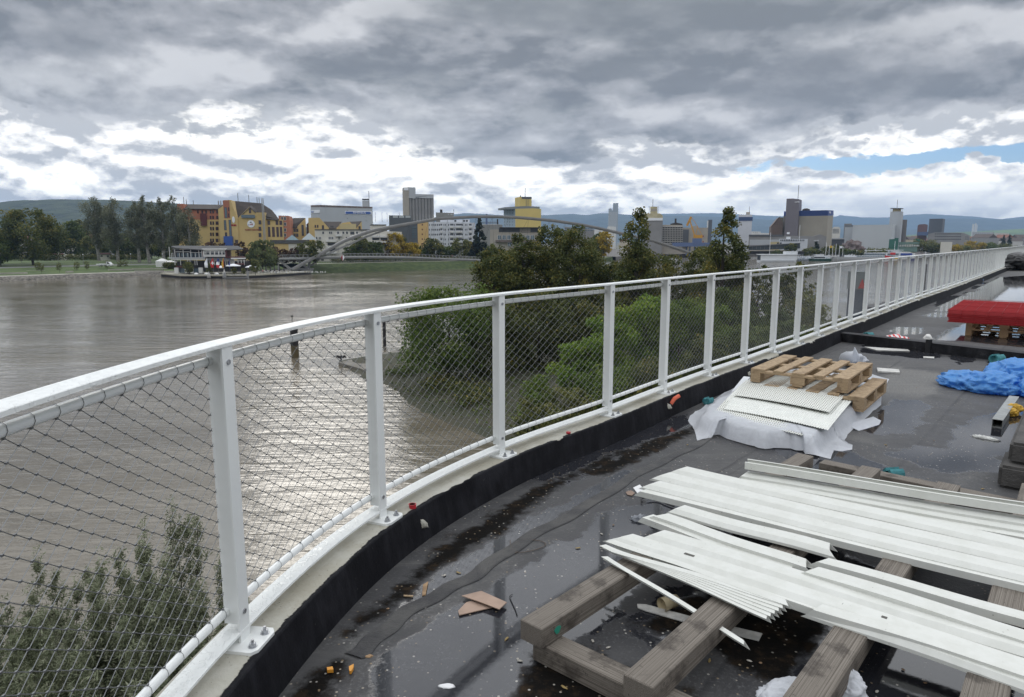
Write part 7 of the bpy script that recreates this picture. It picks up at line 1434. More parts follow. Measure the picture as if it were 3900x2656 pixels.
for a_, b_ in zip(t3[:-1], t3[1:]): mb.bar(a_, b_, .9, .9)
mb.build('twin_rib', bst, br_)
mb = MB()
for x0, y0, x1, y1 in ((1030, 968, 1150, 968), (1200, 885, 1340, 882), (880, 1110, 930, 1105), (1480, 800, 1540, 800)): mb.bar(bp(*Z3(x0, y0), 0), bp(*Z3(x1, y1), -5), .35, .35)
mb.build('cross_tie', bst, br_)
dk = catmull([bp(*p, -4) for p in (Z3(60, 1185), Z3(400, 1178), Z3(800, 1165), Z3(1200, 1160), Z3(1700, 1160), Z4(0, 1168), Z4(450, 1190), Z4(950, 1205), Z5(0, 1110), (1300, 603), (1450, 610))], 6)
mb = MB()
for a_, b_ in zip(dk[:-1], dk[1:]): mb.bar(a_, b_+(b_-a_)*.03, 5.0, .55); mb.bar(a_+Vector((0, 0, -.55))+f.n*1.0, b_+Vector((0, 0, -.55))+f.n*1.0, 1.6, .5)
mb.build('deck', mat('deck_steel', (.33, .335, .33), .6, var=.1, scale=.3), br_)
mb = MB(); mb2 = MB()
for sd_ in (2.45, -2.45):
    for a_, b_ in zip(dk[:-1], dk[1:]): mb.bar(a_+f.n*sd_+Vector((0, 0, 1.45)), b_+f.n*sd_+Vector((0, 0, 1.45)), .14, .14); mb.bar(a_+f.n*sd_+Vector((0, 0, .8)), b_+f.n*sd_+Vector((0, 0, .8)), .04, .04)
    tot = sum((b_-a_).length for a_, b_ in zip(dk[:-1], dk[1:])); s = 0; k = 0
    for a_, b_ in zip(dk[:-1], dk[1:]):
        L = (b_-a_).length
        while k*1.7 < s+L:
            q = a_.lerp(b_, (k*1.7-s)/L)+f.n*sd_; k += 1; t_ = MB() if (sd_ > 0 and k < 95) else mb2; t_.bar(q+Vector((0, 0, .2)), q+Vector((0, 0, 1.5))+f.d*(-.35), .15, .12)
            if t_ is not mb2: t_.build('baluster', bst, br_)
        s += L
mb.build('handrail', bst, br_); tag(mb2.build('baluster', bst, br_), kind='stuff')
mb = MB()
for (a_, b_) in ((Z3(62, 1200), Z3(235, 1350)), (Z3(330, 1195), Z3(515, 1345)), (Z3(290, 1345), Z3(515, 1342)), (Z3(540, 1205), Z3(510, 1345))): mb.bar(bp(*a_, -4), bp(*b_, -5 if a_ != Z3(62, 1200) else -1), .8, .8)
for x in (62,): mb.bar(bp(*Z3(x, 1190), -4), bp(*Z3(x, 1370), -4), .5, .5)
mb.bar(bp(*Z3(385, 1210), -4), bp(*Z3(385, 1345), -5), .4, .4); mb.build('foot_frame', bst, br_)
for x, w_ in ((240, 5), (500, 4)): p = bp(*Z3(x, 1365), -4); MB().box((p.x, p.y, WZ+.9), (w_, 6, 2.6)).build('footing', cgrey, br_)
p = P(1600, 590, 402); MB().box((p.x, 402, WZ+1.5), (16, 14, 6)).build('abutment', cgrey, br_)
mb = MB()
for i in range(8, n_-12, 3):
    a_ = mp[i]; j = min(range(len(dk)), key=lambda q: (dk[q]-Vector((a_.x, a_.y, dk[q].z))).length); 
    if a_.z > dk[j].z+2.5: mb.tube([a_, dk[j]+f.n*2.2], .045, 3, False); mb.tube([a_, dk[max(0, j-1)]-f.n*2.2], .045, 3, False)
mb.build('hanger', dark, br_)
# navigation rhombus: red and white
c = bp(*Z3(965, 1168), 2.8); u_ = f.d; r_ = 1.35; sg_ = MB().prism([c-u_*r_*.62, c+Vector((0, 0, r_*1.1)), c-Vector((0, 0, r_*1.1))], f.n*.08).build('rhombus_red', redt, br_); MB().prism([c+u_*.62*r_, c-Vector((0, 0, r_*1.1)), c+Vector((0, 0, r_*1.1))], f.n*.08).build('rhombus_white', wsig, br_)
# fence along the slope path
f2 = Fac(Z3(640, 0)[0], 306, Z4(200, 0)[0], 338, 600); mb = MB()
for k in range(46):
    t = k/45; pq = Z3(600, 0)[0]+(Z4(150, 0)[0]-Z3(600, 0)[0])*t; D = shD(pq)+8.5; p = P(pq, 600, D); mb.bar((p.x, D, WZ+3.9), (p.x, D, WZ+5.0), .10, .10)
    if k: mb.bar((pp.x, pD, WZ+4.95), (p.x, D, WZ+4.95), .09, .09); mb.bar((pp.x, pD, WZ+4.5), (p.x, D, WZ+4.5), .05, .05)
    pp, pD = p, D
tag(mb.build('path_fence', mat('fence_grey', (.30, .30, .29), .7), None, base=(pp.x, pD, WZ+4)), 'low grey fence along the slope path under the footbridge', 'fence')
# low walls/steps of the park
for i, (x0, x1, y, lb) in enumerate(((60, 102, 616, 'pale stone seat step, left one in the riverside grass'), (0, 62, 621, 'pale stone seat step at the left picture edge'), (125, 190, 613, 'pale stone seat step in the middle of the riverside grass'), (150, 155+10, 618, 'short pale stone step near the saplings'), (245, 300, 613, 'pale stone seat step below the road by the poplars'), (300, 380, 611, 'long pale stone step next to the restaurant'), (305, 372, 616, 'lower long pale stone step next to the restaurant'), (82, 140, 600, 'long pale kerb line in the park lawn'), (265, 330, 597, 'pale path edge on the lawn behind the poplars'))):
    A = Vector((*at(x0, y, WZ+2.4), WZ+2.4)); B = Vector((*at(x1, y-1, WZ+2.4), WZ+2.4)); zz = 2.5 if y > 605 else 3.9
    A = Vector((*at(x0, y, WZ+zz), WZ+zz)); B = Vector((*at(x1, y-1, WZ+zz), WZ+zz)); o = MB().bar(A, B, .6, .5).build('stone_step', pave, None, base=A); tag(o, lb, 'stone step', 'stone steps on the left bank')
# park pavilion houses under the trees
for i, (x0, x1, y0, y1, lb) in enumerate(((172, 262, 292, 303, 'white'), )): pass
for i, (xa, xb, ya, yb, lb) in enumerate(((570, 865, 968, 1006, 'long low white pavilion with dark windows under the park trees'), (1240, 1395, 962, 1030, 'small white cabin between the poplar trunks'))):
    f = Fac(Z1(xa, 0)[0], 352-i*4, Z1(xb, 0)[0], 352-i*4); B = Bld('park_pavilion', lb, 'pavilion', f); B.wall(zs(Z1, (xa, ya), (xb, ya)), 8, creamw); B.block(*Z1(xa-5, ya-14), *Z1(xb-60*(1-i), ya), maroon, 9, .5, 'roof')
    for k in range(5 if i == 0 else 2): B.win(*Z1(xa+30+k*(60 if i == 0 else 80), ya+12), *Z1(xa+58+k*(60 if i == 0 else 80), ya+30))
# vehicles
tyre = mat('tyre', (.02, .02, .02), .8); carw = mat('car_white', (.70, .71, .72), .3)
def pickup(px, D, z, s, lb, h=1.0):
    p = P(px, 600, D); r = thing('flatbed_truck', (p.x, D, z), lb, 'truck'); X0 = p.x
    MB().prism([(X0+1.0, D-.9, z+.45), (X0+2.75, D-.9, z+.45), (X0+2.9, D-.9, z+1.0), (X0+2.3, D-.9, z+1.2), (X0+1.75, D-.9, z+2.0), (X0+.9, D-.9, z+2.05), (X0+.75, D-.9, z+.6)], (0, 1.8, 0)).build('cab', carw, r)
    MB().prism([(X0+1.1, D-.93, z+1.2), (X0+2.1, D-.93, z+1.2), (X0+1.68, D-.93, z+1.85), (X0+1.1, D-.93, z+1.85)], (0, -.03, 0)).build('side_window', glass, r)
    MB().box((X0-1.4, D, z+.85), (4.2, 2.0, .12)).box((X0-1.4, D-1.0, z+1.05), (4.2, .05, .35)).box((X0-1.4, D+1.0, z+1.05), (4.2, .05, .35)).box((X0+.65, D, z+1.5), (.08, 1.8, 1.2)).build('flatbed', carw, r)
    for dx_ in (-2.3, 2.0):
        for dy_ in (-.95, .80): w_ = MB().tube([(X0+dx_, D+dy_, z+.36), (X0+dx_, D+dy_+.2, z+.36)], .36, 14).build('wheel', tyre, r); MB().tube([(X0+dx_, D+dy_-.02, z+.36), (X0+dx_, D+dy_+.05, z+.36)], .19, 10).build('rim', carw, w_)
    return r
q = at(240, 606, WZ+3.35); pickup(240, q[1], WZ+3.4, 1, 'white flatbed truck driving on the promenade road at the left')
def lamp(px, py, D, z, h, lb):
    p = P(px, py, D); r = thing('street_lamp', (p.x, D, z), lb, 'street lamp', 'street lamps of the far bank'); MB().tube([(p.x, D, z), (p.x, D, z+h)], [.09, .05], 6).build('pole', cgrey, r); MB().tube([(p.x, D, z+h), (p.x, D, z+h+.3), (p.x, D, z+h+.42)], [.12, .28, .05], 8).build('lantern', wsig, r)
for i, (px, py, lb) in enumerate(((50, 600, 'street lamp left of the big round tree trunk'), (134, 600, 'street lamp beside the white pavilion'), (190, 600, 'street lamp left of the forked poplar'), (298, 598, 'street lamp between the third and fourth poplar'), (370, 598, 'street lamp by the white tents'))): q = at(px, py, WZ+4); lamp(px, py, q[1], WZ+3.8, 4.2, lb)
# white tents by the restaurant
p = P(Z1(2050, 0)[0], 590, 300)
for i, (x, w_, h) in enumerate(((2050, 40, 3.6), (2150, 50, 2.8))):
    p = P(Z1(x, 0)[0], 590, 300); o = MB().tube([(p.x, 300, WZ+3), (p.x, 300, WZ+3+h*.7), (p.x, 300, WZ+3+h)], [2.6, 2.7, .5], 10).build('tent', wht, None, base=(p.x, 300, WZ+3)); tag(o, ['tall round white tent left of the restaurant', 'low white tent next to the restaurant wall'][i], 'tent')
# ---- restaurant on the river terrace
f = Fac(ZF(270, 0)[0], 269, ZF(1950, 0)[0], 273, 610)
terr = MB(); ter_m = mat('terrace_slab', (.36, .34, .27), .8, var=.15, scale=.4)
tp_ = [ZF(60, 820), ZF(540, 905), ZF(1130, 905), (0, 0)]
A = at(*ZF(60, 850), WZ+.8); A2 = at(*ZF(500, 905), WZ+.6); B_ = at(*ZF(1150, 905), WZ+.6); B2_ = at(*ZF(2010, 905), WZ+.6); C_ = at(*Z2(2000, 1415), WZ+.6)
base = [A, A2, B_, B2_, C_, (C_[0]+3, C_[1]+14), (A[0]+4, A[1]+26), (A[0]-2, A[1]+8)]
o = MB().prism([(x, y, WZ+.9) for x, y in base], (0, 0, .45)).build('river_terrace', ter_m, None, base=(*B_, WZ)); tag(o, 'flat river terrace slab under the restaurant and its tables', 'terrace', kind='structure')
o = MB().prism([(x*1.0, y+.6, WZ-1) for x, y in base], (0, 0, 1.9)).build('terrace_piles', dark, None, base=(*B_, WZ-1)); tag(o, 'solid dark block filling the shaded space under the river terrace', 'terrace piles', kind='structure')  # one dark fill stands in for the shade under the slab
R_ = Bld('river_restaurant', 'two-storey white and dark red restaurant with sloping roofs on the river terrace', 'restaurant', f); R_.r.location = R_.r.location
B = R_
dr = mat('restaurant_dark', (.045, .040, .042), .6); B.block(*ZF(400, 560), *ZF(1940, 640), dr, 10, -1.5, 'ground_hall'); B.block(*ZF(410, 640), *ZF(1940, 800), dr, 9, -2, 'lower_hall')
B.block(*ZF(290, 300), *ZF(1015, 480), dr, 10, -2.2, 'upper_hall')
B.slab([(*ZF(290, 222), 1.0), (*ZF(410, 262), 1.6), (*ZF(1010, 298), 1.6), (*ZF(1045, 215), -8), (*ZF(450, 208), -9)], tinr); B.slab([(*ZF(1010, 290), .6), (*ZF(1640, 298), 1.4), (*ZF(1900, 280), 1.2), (*ZF(1780, 215), -8), (*ZF(1050, 210), -8)], tinr)
B.block(*ZF(1020, 290), *ZF(1508, 455), wht, 6, 1.0, 'white_bay'); B.block(*ZF(1000, 276), *ZF(1530, 300), wht, 7, 1.5, 'bay_roof'); B.block(*ZF(1002, 300), *ZF(1020, 470), maroon, 6, .9, 'red_post'); B.block(*ZF(1508, 300), *ZF(1545, 480), maroon, 6, .9, 'red_post')
q = B.f; nf = Fac(0, 1, 1, 1); nf.__dict__.update(q.__dict__); nf.a = q.a+q.n*1.02; B.f = nf
for x0, x1 in ((1040, 1065), (1078, 1152), (1180, 1250), (1275, 1342), (1365, 1415), (1437, 1490)): B.win(*ZF(x0, 358), *ZF(x1, 410), None, wht); B.win(*ZF(x0, 336), *ZF(x1, 347))
B.f = q
for x in (285, 405, 590, 755, 935, 1000): B.block(*ZF(x-5, 235 if x < 300 else 300), *ZF(x+5, 480), wht, .25, 1.2, 'post')
for x in (320, 352, 495, 680, 845): B.block(*ZF(x-4, 370), *ZF(x+4, 465), wht, .2, .6, 'mullion')
B.block(*ZF(410, 340), *ZF(720, 352), wht, .2, .6, 'transom'); B.block(*ZF(720, 358), *ZF(1000, 368), wht, .2, .6, 'transom')
for x in range(6): B.win(*ZF(430+x*95, 375), *ZF(500+x*95, 455), gglass)
B.block(*ZF(285, 470), *ZF(1080, 492), clad, 3.5, 1.8, 'canopy'); B.block(*ZF(330, 495), *ZF(1070, 522), wht, .4, 1.6, 'fascia'); B.slab([(*ZF(1090, 525), 2.2), (*ZF(1700, 525), 2.2), (*ZF(1530, 460), 0), (*ZF(1110, 460), 0)], tinr, 'porch_roof'); B.block(*ZF(1650, 478), *ZF(1935, 508), wht, 3, 1.8, 'fascia'); B.block(*ZF(1545, 452), *ZF(1930, 476), maroon, 3, 1.5, 'red_parapet'); B.block(*ZF(430, 662), *ZF(600, 690), maroon, 1, 1.5, 'red_parapet'); B.block(*ZF(1740, 600), *ZF(1940, 628), maroon, 1, 1.5, 'red_parapet')
for x in (535, 690, 745, 850, 895, 410, 1170, 1285, 1385, 1450, 1525, 1560, 1630, 1655, 1680, 1700, 1720, 1800, 1870, 1935): B.block(*ZF(x-5, 522), *ZF(x+5, 640), wht, .25, 1.4, 'post')
for x0, x1 in ((400, 490), (630, 665), (765, 808), (935, 1018)): B.block(*ZF(x0, 695), *ZF(x1, 820), wht, 1.2, 1.6, 'white_pier')
for x0, x1 in ((495, 625), (810, 935)): B.win(*ZF(x0, 715), *ZF(x1, 815), gglass)
for x in (1640, 1835): B.block(*ZF(x-3, 310), *ZF(x+3, 460), wm, .2, 1.0, 'post')
# flags
flm = {'w': wsig, 'r': mat('flag_red', (.55, .03, .03), .7), 'b': mat('flag_blue', (.03, .06, .28), .7), 'k': dark, 'y': mat('flag_gold', (.60, .38, .04), .7), 'bl': mat('flag_navy', (.04, .05, .20), .7)}
def flag(x, lb, parts, ptop, pbot, pl, pr):
    p = P(ZF(x, 0)[0], 612, 264); z0 = WZ+1.3; r = thing('flag_pole', (p.x, 264, z0), lb, 'flag', 'flags on the river terrace'); zt = P(*ZF(x, ptop-10), 264).z
    MB().tube([(p.x, 264, z0), (p.x, 264, zt)], .06, 6).build('pole', wm, r); k = .1721*2324/3900/FOC*264
    for (a0, b0_, a1, b1_, m_) in parts:      # fraction rectangles of the cloth: 0..1 across, 0..1 down
        W0, W1 = pl-x, pr-x; z1, zb_ = P(*ZF(x, ptop), 264).z, P(*ZF(x, pbot), 264).z; mb = MB(); N = 8; vs = []
        for j in range(N+1):
            d = b0_+(b1_-b0_)*j/N; z = z1+(zb_-z1)*d; sh_ = .25*math.sin(d*4); w0 = W0*(.25+.75*min(1, d*2.2))
            for a_ in (a0, a1): xx = p.x+(w0+(W1-w0)*a_)*k; vs.append((xx, 264-.1+.18*math.sin(d*7+a_*5), z)); vs.append((xx, 264-.06+.18*math.sin(d*7+a_*5), z))
        for j in range(N): a_ = j*4; mb.f += [(a_, a_+2, a_+6, a_+4), (a_+1, a_+5, a_+7, a_+3), (a_, a_+4, a_+5, a_+1), (a_+2, a_+3, a_+7, a_+6)]
        mb.v = vs; mb.build('cloth', m_, r)
    return r
flag(1118, 'white flag, leftmost on the terrace', [(0, 0, 1, 1, flm['w'])], 490, 698, 1050, 1120)
fr_ = flag(1238, 'red flag with a white cross on the terrace', [(0, 0, 1, 1, flm['r'])], 490, 698, 1185, 1252)
c = P(*ZF(1217, 598), 263.55); MB().box(c, (1.2, .10, .36)).box(c, (.36, .12, 1.2)).build('white_cross', wsig, fr_)
flag(1352, 'blue white and red striped flag on the terrace', [(0, 0, 1, .34, flm['b']), (0, .34, 1, .67, flm['w']), (0, .67, 1, 1, flm['r'])], 495, 705, 1310, 1375)
flag(1478, 'black red and gold striped flag on the terrace', [(0, 0, .6, 1, flm['y']), (.6, 0, .8, 1, flm['r']), (.8, 0, 1, 1, flm['k'])], 490, 700, 1430, 1485)
flag(1600, 'dark blue flag, rightmost on the terrace', [(0, 0, 1, 1, flm['bl'])], 500, 715, 1585, 1612)
# parasols, palms, chairs, people, sculptures on the terrace
def parasol(x, y, D, w_, lb):
    p = P(*ZF(x, y), D); r = thing('parasol', (p.x, D, WZ+1.35), lb, 'parasol', 'parasols on the terrace'); MB().tube([(p.x, D, WZ+1.3), (p.x, D, p.z)], .05, 6).build('pole', wm, r); MB().tube([(p.x, D, p.z-1.0), (p.x, D, p.z-.75), (p.x, D, p.z)], [w_, w_, .05], 8).build('canopy', wsig, r)
parasol(1670, 608, 266, 2.9, 'large white parasol open in front of the restaurant'); parasol(1400, 650, 268, 1.3, 'small white parasol between the flags'); parasol(2060, 640, 272, 2.2, 'grey white parasol right of the restaurant')
for i, (x, y, R, lb) in enumerate(((680, 560, 1.9, 'potted yellow green tree before the left restaurant windows'), (1130, 590, 1.3, 'slim potted bush behind the white flag'), (2150, 500, 2.0, 'light green bamboo bush right of the restaurant'), (1690, 670, 1.0, 'potted palm left under the parasol'), (1900, 705, .8, 'potted palm right of the parasol'))):
    p = P(*ZF(x, y), 265); tree('potted_plant', lb, 'potted plant', p.x, 265, WZ+1.35, p.z-WZ-1.35, R, 'round', LO, 700+i, leaf=.45, cb=.15, dens=.9, trunk_r=.08)
ch_p = thing('terrace_chair', (0, 0, 0), None, None); MB().box((0, 0, .44), (.46, .46, .05)).build('seat', wht, ch_p); MB().box((0, .22, .72), (.46, .05, .50)).build('backrest', wht, ch_p)
for sx in (-.2, .2):
    for sy in (-.2, .2): MB().box((sx, sy, .21), (.04, .04, .42)).build('leg', wm, ch_p)
rg = np.random.default_rng(9); k = 0
for i in range(38):
    x = 1990+i*46+rg.random()*20; 
    if x > 3850: break
    px_, _ = ZF(min(x, 3800), 0); D = 270+rg.random()*6; o = ch_p if i == 0 else copy_tree(ch_p); p = P(px_, 618, D); o.location = (p.x, D, WZ+1.36); o.rotation_euler = (0, 0, rg.random()*6); tag(o, 'small white chair standing on the terrace beside the bridge foot', 'chair', 'white terrace chairs')
tb_p = thing('terrace_table', (0, 0, 0), None, None); MB().tube([(0, 0, .72), (0, 0, .76)], .45, 12).build('tabletop', dr, tb_p); MB().tube([(0, 0, 0), (0, 0, .72)], .05, 6).build('leg', dr, tb_p)
for i in range(14):
    o = tb_p if i == 0 else copy_tree(tb_p); D = 270+rg.random()*6; p = P(563+i*7.2, 618, D); o.location = (p.x, D, WZ+1.36); tag(o, 'small dark table among the white chairs on the terrace', 'table', 'dark terrace tables')
for i, (x, lb) in enumerate(((1935, 'closed dark parasol beside the restaurant end'), (2020, 'second closed dark parasol from the restaurant'), (2110, 'third closed dark parasol'), (2195, 'fourth closed dark parasol near the willow'), (2290, 'fifth closed dark parasol'), (2400, 'sixth closed dark parasol'), (2500, 'closed dark parasol before the footbridge stairs'), (2590, 'closed dark parasol left of the bridge foot'), (2700, 'closed dark parasol beside the bridge frame'), (2800, 'last closed dark parasol at the arch foot'))):
    p = P(ZF(x, 0)[0], 612, 274); r = thing('closed_parasol', (p.x, 274, WZ+1.35), lb, 'parasol', 'closed dark parasols'); MB().tube([(p.x, 274, WZ+1.4), (p.x, 274, WZ+4.3)], .05, 6).build('pole', wm, r); MB().tube([(p.x, 274, WZ+2.2), (p.x, 274, WZ+2.6), (p.x, 274, WZ+4.4)], [.14, .34, .06], 8).build('cloth', dr, r)
stone = mat('sculpture_stone', (.42, .41, .39), .8)
for i, (x, y0, y1, lb) in enumerate(((1135, 790, 910, 'pale stone post figure at the terrace edge, left one'), (1480, 735, 905, 'pale seated stone sculpture on the terrace edge'))):
    p = P(ZF(x, 0)[0], 625, 261); z0 = P(*ZF(x, y1), 261).z; z1 = P(*ZF(x, y0), 261).z; h = z1-z0
    o = MB().tube([(p.x, 261, z0-.3), (p.x, 261, z0+h*.35), (p.x, 261, z0+h*.55), (p.x, 261, z0+h*.70), (p.x, 261, z0+h*.78), (p.x, 261, z0+h*.90), (p.x, 261, z1)], [.75, .62, .60, .40, .2, .28, .05], 9).build('sculpture', stone, None, base=(p.x, 261, z0), smooth=True); tag(o, lb, 'sculpture')
for i, (x, w_, lb) in enumerate(((845, 45, 'left white lounge seat on the terrace edge'), (1070, 60, 'middle white lounge seat on the terrace edge'), (1300, 45, 'right white lounge seat on the terrace edge'))):
    p = P(*ZF(x, 850), 262); o = crumple('lounge_seat', (p.x, 262.5, WZ+1.35), (.9, .6, .55), wht, lb, 'seat', i, .12, 1, 3, flat=.5)
mb = MB(); A = P(*ZF(1490, 905), 259.5); B_ = P(*ZF(2000, 905), 259.5); mb.bar((A.x, 259.5, WZ+.35), (B_.x, 259.5, WZ+.35), 2.2, .5); 
jt2 = thing('landing_stage', (A.x, 259.5, WZ), 'grey landing stage with arched gangway rail at the terrace', 'landing stage'); mb.build('pontoon', wm, jt2); MB().box((B_.x, 259.5, WZ+1.0), (.6, .6, 4)).box((A.x, 259.5, WZ+.8), (.6, .6, 3.2)).build('post', bst, jt2)
mb = MB(); pa = [P(*ZF(1620+i*45, 880-30*math.sin(i/6*math.pi/1.2)), 259) for i in range(9)]; mb.tube([Vector((q.x, 258.9, q.z)) for q in pa], .10, 5); mb.build('gangway_rail', bst, jt2)
# ---- people, tiny figures on the footbridge and terrace
skin = mat('skin', (.45, .28, .20), .6); cl_ = [mat('cloth_blue', (.05, .08, .2), .8), mat('cloth_dark', (.03, .03, .035), .8), mat('cloth_red', (.35, .05, .05), .8), mat('cloth_light', (.5, .5, .5), .8)]
def person(p, k, lb, h=1.75, walk=.25, rz=0):
    """one skinned figure with legs, arms, neck and head; clothing colours by height through separate child shells"""
    bm = bmesh.new(); L = bm.verts.layers.skin.verify()
    J = {'pel': (0, 0, .53), 'wa': (0, 0, .62), 'ch': (0, 0, .76), 'nk': (0, .005, .85), 'hd': (0, .01, .93), 'tp': (0, .0, .985)}
    for s_, n_ in ((1, 'r'), (-1, 'l')): J['hp'+n_] = (.052*s_, 0, .50); J['kn'+n_] = (.055*s_, walk*.16*s_, .28); J['an'+n_] = (.055*s_, walk*.22*s_-.02, .04); J['to'+n_] = (.06*s_, walk*.22*s_-.10, .015); J['sh'+n_] = (.105*s_, 0, .80); J['el'+n_] = (.125*s_, -.02*s_*walk*4, .64); J['wr'+n_] = (.12*s_, -.06-.06*s_*walk, .50); J['ha'+n_] = (.118*s_, -.075-.07*s_*walk, .455)
    R_ = {'pel': .075, 'wa': .068, 'ch': .082, 'nk': .03, 'hd': .052, 'tp': .035, 'hp': .052, 'kn': .033, 'an': .02, 'to': .02, 'sh': .035, 'el': .023, 'wr': .016, 'ha': .018}
    V_ = {}
    for n_, c_ in J.items(): v = bm.verts.new(Vector(c_)*h); key = n_ if n_ in R_ else n_[:-1]; r0 = R_[key]*h; v[L].radius = (r0, r0*.75); v[L].use_root = n_ == 'pel'; V_[n_] = v
    E_ = [('pel', 'wa'), ('wa', 'ch'), ('ch', 'nk'), ('nk', 'hd'), ('hd', 'tp')]+[e for n_ in 'rl' for e in (('pel', 'hp'+n_), ('hp'+n_, 'kn'+n_), ('kn'+n_, 'an'+n_), ('an'+n_, 'to'+n_), ('ch', 'sh'+n_), ('sh'+n_, 'el'+n_), ('el'+n_, 'wr'+n_), ('wr'+n_, 'ha'+n_))]
    for a_, b_ in E_: bm.edges.new((V_[a_], V_[b_]))
    me = bpy.data.meshes.new('person'); bm.to_mesh(me); bm.free(); o = bpy.data.objects.new('person', me); C.objects.link(o); o.modifiers.new('skin', 'SKIN'); sb = o.modifiers.new('s', 'SUBSURF'); sb.levels = sb.render_levels = 1
    dg = bpy.context.evaluated_depsgraph_get(); m2 = bpy.data.meshes.new_from_object(o.evaluated_get(dg)); o.modifiers.clear(); o.data = m2; m2.materials.clear()
    for m_ in (skin, cl_[k % 4], cl_[(k+1) % 2], dr): m2.materials.append(m_)
    for pl_ in m2.polygons: z = pl_.center.z/h; x = abs(pl_.center.x)/h; pl_.material_index = 3 if z > .945 else 0 if z > .845 or (z < .52 and x > .095) else 1 if z > .52 else 2 if z > .03 else 3
    m2.shade_smooth(); o.location = p; o.rotation_euler = (0, 0, rz); tag(o, lb, 'person', 'people across the river'); return o
pts_ = [(857, 'person in blue walking on the footbridge above the weeping willow', 0), (990, 'person in dark clothes on the footbridge before the hedge', 1), (1026, 'person in red on the footbridge', 2), (1041, 'person in light clothes on the footbridge', 3), (951, 'dark figure on the footbridge near the yellow tree', 1)]
for x, lb, k in pts_:
    q = min(dk, key=lambda d_: abs(d_.x/d_.y-at_px(x, 1))); person(q+Vector((0, 0, .28))-f.n*0, k, lb, rz=1.5)
for i, (x, lb) in enumerate(((2010, 'person standing on the terrace right of the restaurant'), (2330, 'person in red between the closed parasols'), (2620, 'person on the terrace near the bridge foot'))): p = P(ZF(x, 0)[0], 616, 271); person((p.x, 271, WZ+1.36), i+1, lb, rz=i)
# ---- ships at the right quay
def hull(mb, A, B, w_, z0, z1, bow=.1):
    d = (B-A); L = d.length; d.normalize(); q = Vector((-d.y, d.x, 0)); pr = [(0, .25), (.03, .8), (.08, 1), (.5, 1), (.88, 1), (.95, .7), (1, .08)]
    lo = [A+d*L*t+q*w_*.5*k*.85 for t, k in pr]+[A+d*L*t-q*w_*.5*k*.85 for t, k in reversed(pr)]; hi = [A+d*L*t*1.0+q*w_*.5*k for t, k in pr]+[A+d*L*t-q*w_*.5*k for t, k in reversed(pr)]
    mb.loft([[Vector((p.x, p.y, z0)) for p in lo], [Vector((p.x, p.y, z1)) for p in hi]])
def ship_axis(Z, xa, xb, y, D): a_ = P(Z(xa, 0)[0], 580, D); b_ = P(Z(xb, 0)[0], 580, D); return Vector((a_.x, D, 0)), Vector((b_.x, D, 0))
sw = mat('ship_white', (.62, .64, .66), .5, var=.05, scale=.3)
def zat(Z, x, y, D): return P(*Z(x, y), D).z
# paddle style restaurant boat with arcade
A, B_ = ship_axis(Z6, 720, 1290, 1080, 470); r = thing('excursion_boat', (A.x, A.y, WZ), 'white excursion boat with arcaded side seen above the railing', 'boat'); mb = MB(); hull(mb, A, B_, 9, WZ-.5, WZ+1.3); mb.build('hull', sw, r)
z0_, z1_ = WZ+1.3, zat(Z6, 1000, 975, 470); MB().box(((A.x+B_.x)/2, 471.5, (z0_+z1_)/2), ((B_.x-A.x)*.9, 5, z1_-z0_)).build('saloon', glass, r); MB().box(((A.x+B_.x)/2, 470.5, z1_+.25), ((B_.x-A.x)*.94, 9, .5)).build('roof', sw, r)
mb = MB(); n_ = 26
for i in range(n_+1): x = A.x+(B_.x-A.x)*(.05+.9*i/n_); mb.box((x, 466.6, (z0_+z1_)/2), (.9, .3, z1_-z0_))
mb.build('arcade', sw, r); MB().box(((A.x*.15+B_.x*.85), 470.5, z1_+1.3), (8, 5, 2.2)).build('wheelhouse', sw, r)
# small green hulled boat
A, B_ = ship_axis(Z6, 1490, 1810, 1060, 500); r = thing('green_boat', (A.x, A.y, WZ), 'small boat with dark green hull and white cabin at the quay', 'boat'); mb = MB(); hull(mb, A, B_, 7, WZ-.5, zat(Z6, 1600, 1030, 500)); mb.build('hull', mat('hull_green', (.015, .06, .04), .5), r)
zz = zat(Z6, 1600, 1030, 500); MB().box((A.x*.6+B_.x*.4, 500, zz+.9), ((B_.x-A.x)*.55, 4.5, 1.9)).build('cabin', sw, r); MB().box((A.x*.6+B_.x*.4, 500, zz+2.4), ((B_.x-A.x)*.4, 4, 1.2)).build('upper_cabin', sw, r)
mb = MB(); 
for i in range(9): mb.box((A.x+(B_.x-A.x)*(.16+.055*i), 497.68, zz+.9), (1.1, .08, .8))
mb.build('window', glass, r)
# river cruise ship
A, B_ = ship_axis(Z7, -95, 850, 880, 540); r = thing('river_cruise_ship', (A.x, A.y, WZ), 'long white river cruise ship with two rows of cabins at the quay', 'ship'); mb = MB(); hull(mb, A, B_, 11, WZ-.5, WZ+2.0); mb.build('hull', sw, r)
zt = zat(Z7, 400, 808, 540); L = B_.x-A.x; MB().box(((A.x+B_.x)/2+L*.06, 541, (WZ+2+zt)/2), (L*.86, 9, zt-WZ-2)).build('superstructure', sw, r)
for j, yy in enumerate((828, 862)):
    for i in range(26):
        x = A.x+L*(.30+.0215*i); z = zat(Z7, 400, yy, 540)
        if i != 18: MB().box((x, 536.45, z), (L*.0175, .12, 1.5)).build('window', gglass, r)
MB().box((A.x+L*.12, 541, zt-.8), (L*.12, 8, 1.6)).build('front_lounge', glass, r)
for x in (.205, .30): 
    c = Vector((A.x+L*x, 541, zt)); MB().tube([c, c+Vector((0, 0, 1.5)), c+Vector((0, 0, 2.1))], [.1, 3.0, .2], 10).build('sun_canopy', wsig, r)
